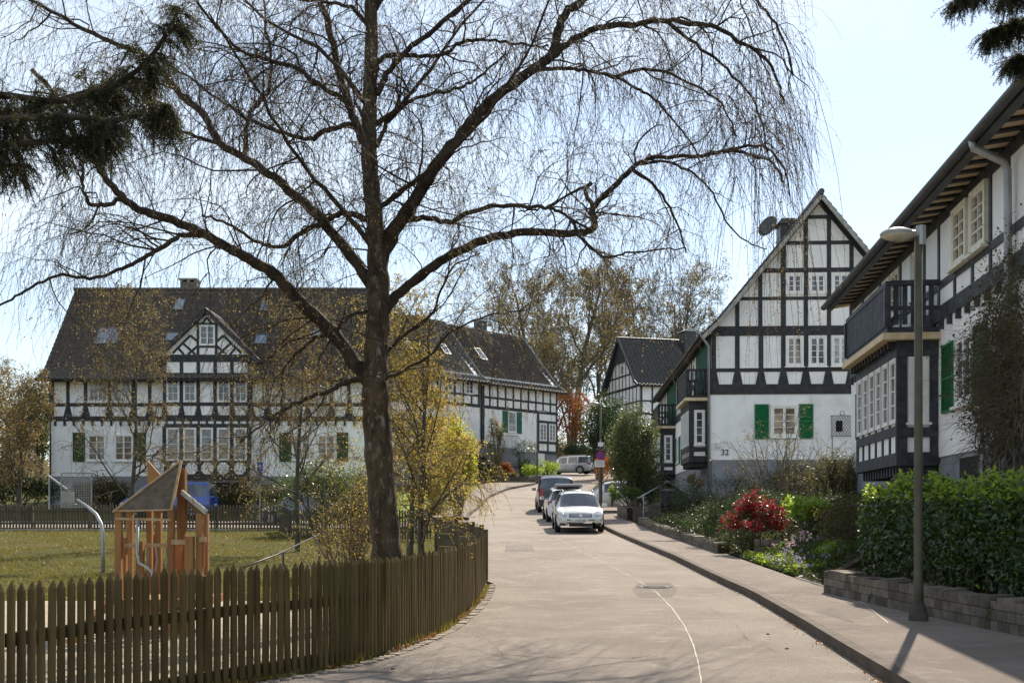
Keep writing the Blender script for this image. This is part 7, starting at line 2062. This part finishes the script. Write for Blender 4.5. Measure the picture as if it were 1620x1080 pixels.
x, y = at(724, 52); shrub('lime_conifer', 'luminous yellow-green columnar tree at the left of the road bend', x, y, 1.0, .95, 4.9, L_yellow, 12000, .09, 105, nl=34, cat='tree', base=.02)
x, y = at(690, 56); shrub('ochre_tree', 'ochre leafing small tree between the birch trunk and the yellow-green column', x, y, 1.5, 1.3, 5.0, L_gold, 6500, .10, 106, nl=30, cat='tree', twigsn=200)
x, y = at(742, 66); shrub('box_ball', 'clipped round box ball at the end of the rockery', x, y, .42, .42, .95, L_green, 1500, .06, 107, nl=14, z=P(742, 762, y).z, fill=.15)
# shrub with many stems right of the lawn
x, y = at(548, 19.5)
make_tree('budding_shrub', 'many-stemmed budding shrub left of the big birch trunk', (x, y, h(x, y)), .5, [dict(n=4, wig=.05, trop=.0, taper=.3), dict(num=(22, 26), ang=(5, 50), len=(2.4, 3.8), t0=.02, wig=.08, trop=.05, n=8, rr=.5, topshort=0), dict(num=(6, 9), ang=(20, 50), len=(.3, .5), t0=.15, wig=.15, trop=.03, n=6, rr=.5), dict(num=(4, 6), ang=(20, 60), len=(.4, .6), t0=.15, wig=.2, trop=.0, n=5, rr=.5)], M['bark_mid'], L_gold, nleaf=6, lsize=.022, seed=108, r0=.045, cat='shrub', twig_lvl=3, thin=.003, leafjit=.02)
# dark rhododendrons in front of the long house
x, y = at(500, 43); shrub('dark_rhododendron', 'large dark rhododendron under the right windows of the long house', x, y, 2.3, 1.3, 2.9, L_holly, 8000, .09, 109, nl=32)
x, y = at(440, 56); shrub('dark_rhododendron', 'dark shrub at the parking sign in front of the long house', x, y, 1.4, 1.2, 2.4, L_dark, 4500, .11, 110, nl=20)
x, y = at(575, 40); shrub('evergreen_shrub', 'green-brown shrub directly left of the birch trunk in front of the long house', x, y, 1.3, 1.0, 2.6, L_shrub, 4500, .08, 111, nl=20, twigsn=120)
x, y = at(375, 60); shrub('ivy_shrub', 'rambling brown shrub in front of the dark garage opening, right of the blue van', x, y, 1.3, .9, 1.9, L_shrub, 3600, .09, 112, nl=18, twigsn=120)
x, y = at(165, 62.5); shrub('garage_shrub', 'leafy bush in front of the left cellar opening of the long house', x, y, 1.6, .8, 2.0, L_shrub, 3600, .10, 113, nl=18, twigsn=120)
# trees beyond the far left edge of the long house
x, y = at(30, 56); make_tree('hanging_birch', 'golden hanging tree at the left edge in front of the dark shrubs', (x, y, h(x, y)), 6.6, spec_y, M['bark_grey'], L_tan, nleaf=12, lsize=.07, seed=114, r0=.16, twig_lvl=3, thin=.010, leafjit=.08, droop=.8, group='trees at the left edge')
x, y = at(-15, 60); make_tree('hanging_birch', 'golden tree cut by the left edge of the photo', (x, y, h(x, y)), 7.2, spec_y, M['bark_grey'], L_tan, nleaf=12, lsize=.075, seed=115, r0=.16, twig_lvl=3, thin=.010, leafjit=.08, droop=.8, group='trees at the left edge')
x, y = at(62, 80); shrub('dark_cypress', 'dark narrow evergreen against the left end of the long house', x, y, 1.0, 1.0, 8.2, L_dark, 4500, .18, 116, nl=26, cat='tree')
x, y = at(15, 58.5); shrub('edge_undergrowth', 'dark undergrowth beneath the golden tree at the left edge', x, y, 2.9, 1.4, 2.6, L_dark, 5500, .12, 117, nl=26)
x, y = at(25, 90); shrub('olive_tree_mass', 'olive-brown bushy tree behind the golden tree at the left', x, y, 4.2, 3, 9.2, L_bud, 8000, .2, 118, nl=36, cat='tree', twigsn=200)
# planted bed at the bend
bedp = [(765, 90, 1.2, 2.6, L_holly, 'variegated shrub at the left of the bend bed', 'bend_shrub'), (785, 88.5, 1.0, 5.2, L_gold, 'tall pale golden upright shrub in the bend bed', 'bend_shrub'), (800, 87, .8, 1.6, L_rust, 'rusty low shrub in the middle of the bend bed', 'bend_shrub'),
        (828, 90, 1.5, 3.4, L_holly, 'big dark rhododendron in the bend bed before the grey plinth', 'bend_shrub'), (772, 86.6, .9, 1.3, L_green, 'round green cushion at the left of the bend bed wall', 'bend_shrub'), (843, 87.5, 1.0, 1.5, L_lime, 'yellow-green low shrub at the right of the bend bed', 'bend_shrub'), (812, 86.0, .7, .9, L_shrub, 'small grey-green cushion on the bend bed wall', 'bend_shrub'), (866, 93, 1.3, 1.6, L_lime, 'yellow-green ground shrub in front of the people carrier', 'bend_shrub')]
for i, (px, Y, r_, hh, lf, lab, nm) in enumerate(bedp):
    x, y = at(px, Y); shrub(nm, lab, x, y, r_, r_ * .8, hh, lf, 2200, .10, 130 + i, nl=14, group='shrubs in the planted bed at the bend', z=h(x, y) - .05)
# bright lawn and edging plants left of the bend
n_ = 26000; X_ = ngf.uniform(-9.5, -3.9, n_); Y_ = ngf.uniform(55, 76, n_); pts = np.stack([X_, Y_, H(X_, Y_)], 1)
sheet('front_lawn', lambda y: -12.0, lambda y: -4.1, list(np.arange(55.5, 76, .7)), 12, M['lawn_pale'], .03)
for i, (px, Y, r_, hh, lf, lab) in enumerate([(700, 60, .6, .8, L_lime, 'light green cushion on the rockery nearest the board screen'), (715, 63, .6, .7, L_green, 'green cushion in the middle of the rockery'), (728, 67, .6, .7, L_lime, 'lime cushion at the far end of the rockery'), (686, 56, .7, 1.0, L_holly, 'grey-green sage bush at the near end of the rockery')]):
    x, y = at(px, Y); shrub('rockery_cushion', lab, x, y, r_, r_, hh, lf, 900, .07, 150 + i, nl=8, group='cushion plants on the rockery')
x, y = at(692, 58.5); pot = thing('plant_pot', 'terracotta pot on the bright front lawn', 'plant pot', (x, y, h(x, y)))
mb = MB(); mb.lathe((x, y, h(x, y)), [(.16, 0), (.24, .35), (.27, .4), (.27, .46), (.22, .46)], 14); mb.build('pot', M['orange_roof'], pot)
q = np.array([x, y, h(x, y) + .55]) + ngf.normal(size=(260, 3)) * np.array([.16, .16, .1]); leaves('foliage', q, .08, L_rust, pot, seed=160)
for px, Y, lab in ((712, 61, 'slim white post at the edge of the front lawn, right one'), (638, 61, 'slim white post on the front lawn beside the birch trunk')):
    x, y = at(px, Y); t = thing('marker_post', lab, 'post', (x, y, h(x, y)), group='white posts on the front lawn'); mb = MB(); mb.cyl((x, y, h(x, y)), .05, 2.3, 8, .04); mb.lathe((x, y, h(x, y) + 2.3), [(.06, 0), (.06, .05), (.001, .08)], 8); mb.build('post', M['frame_white'], t)
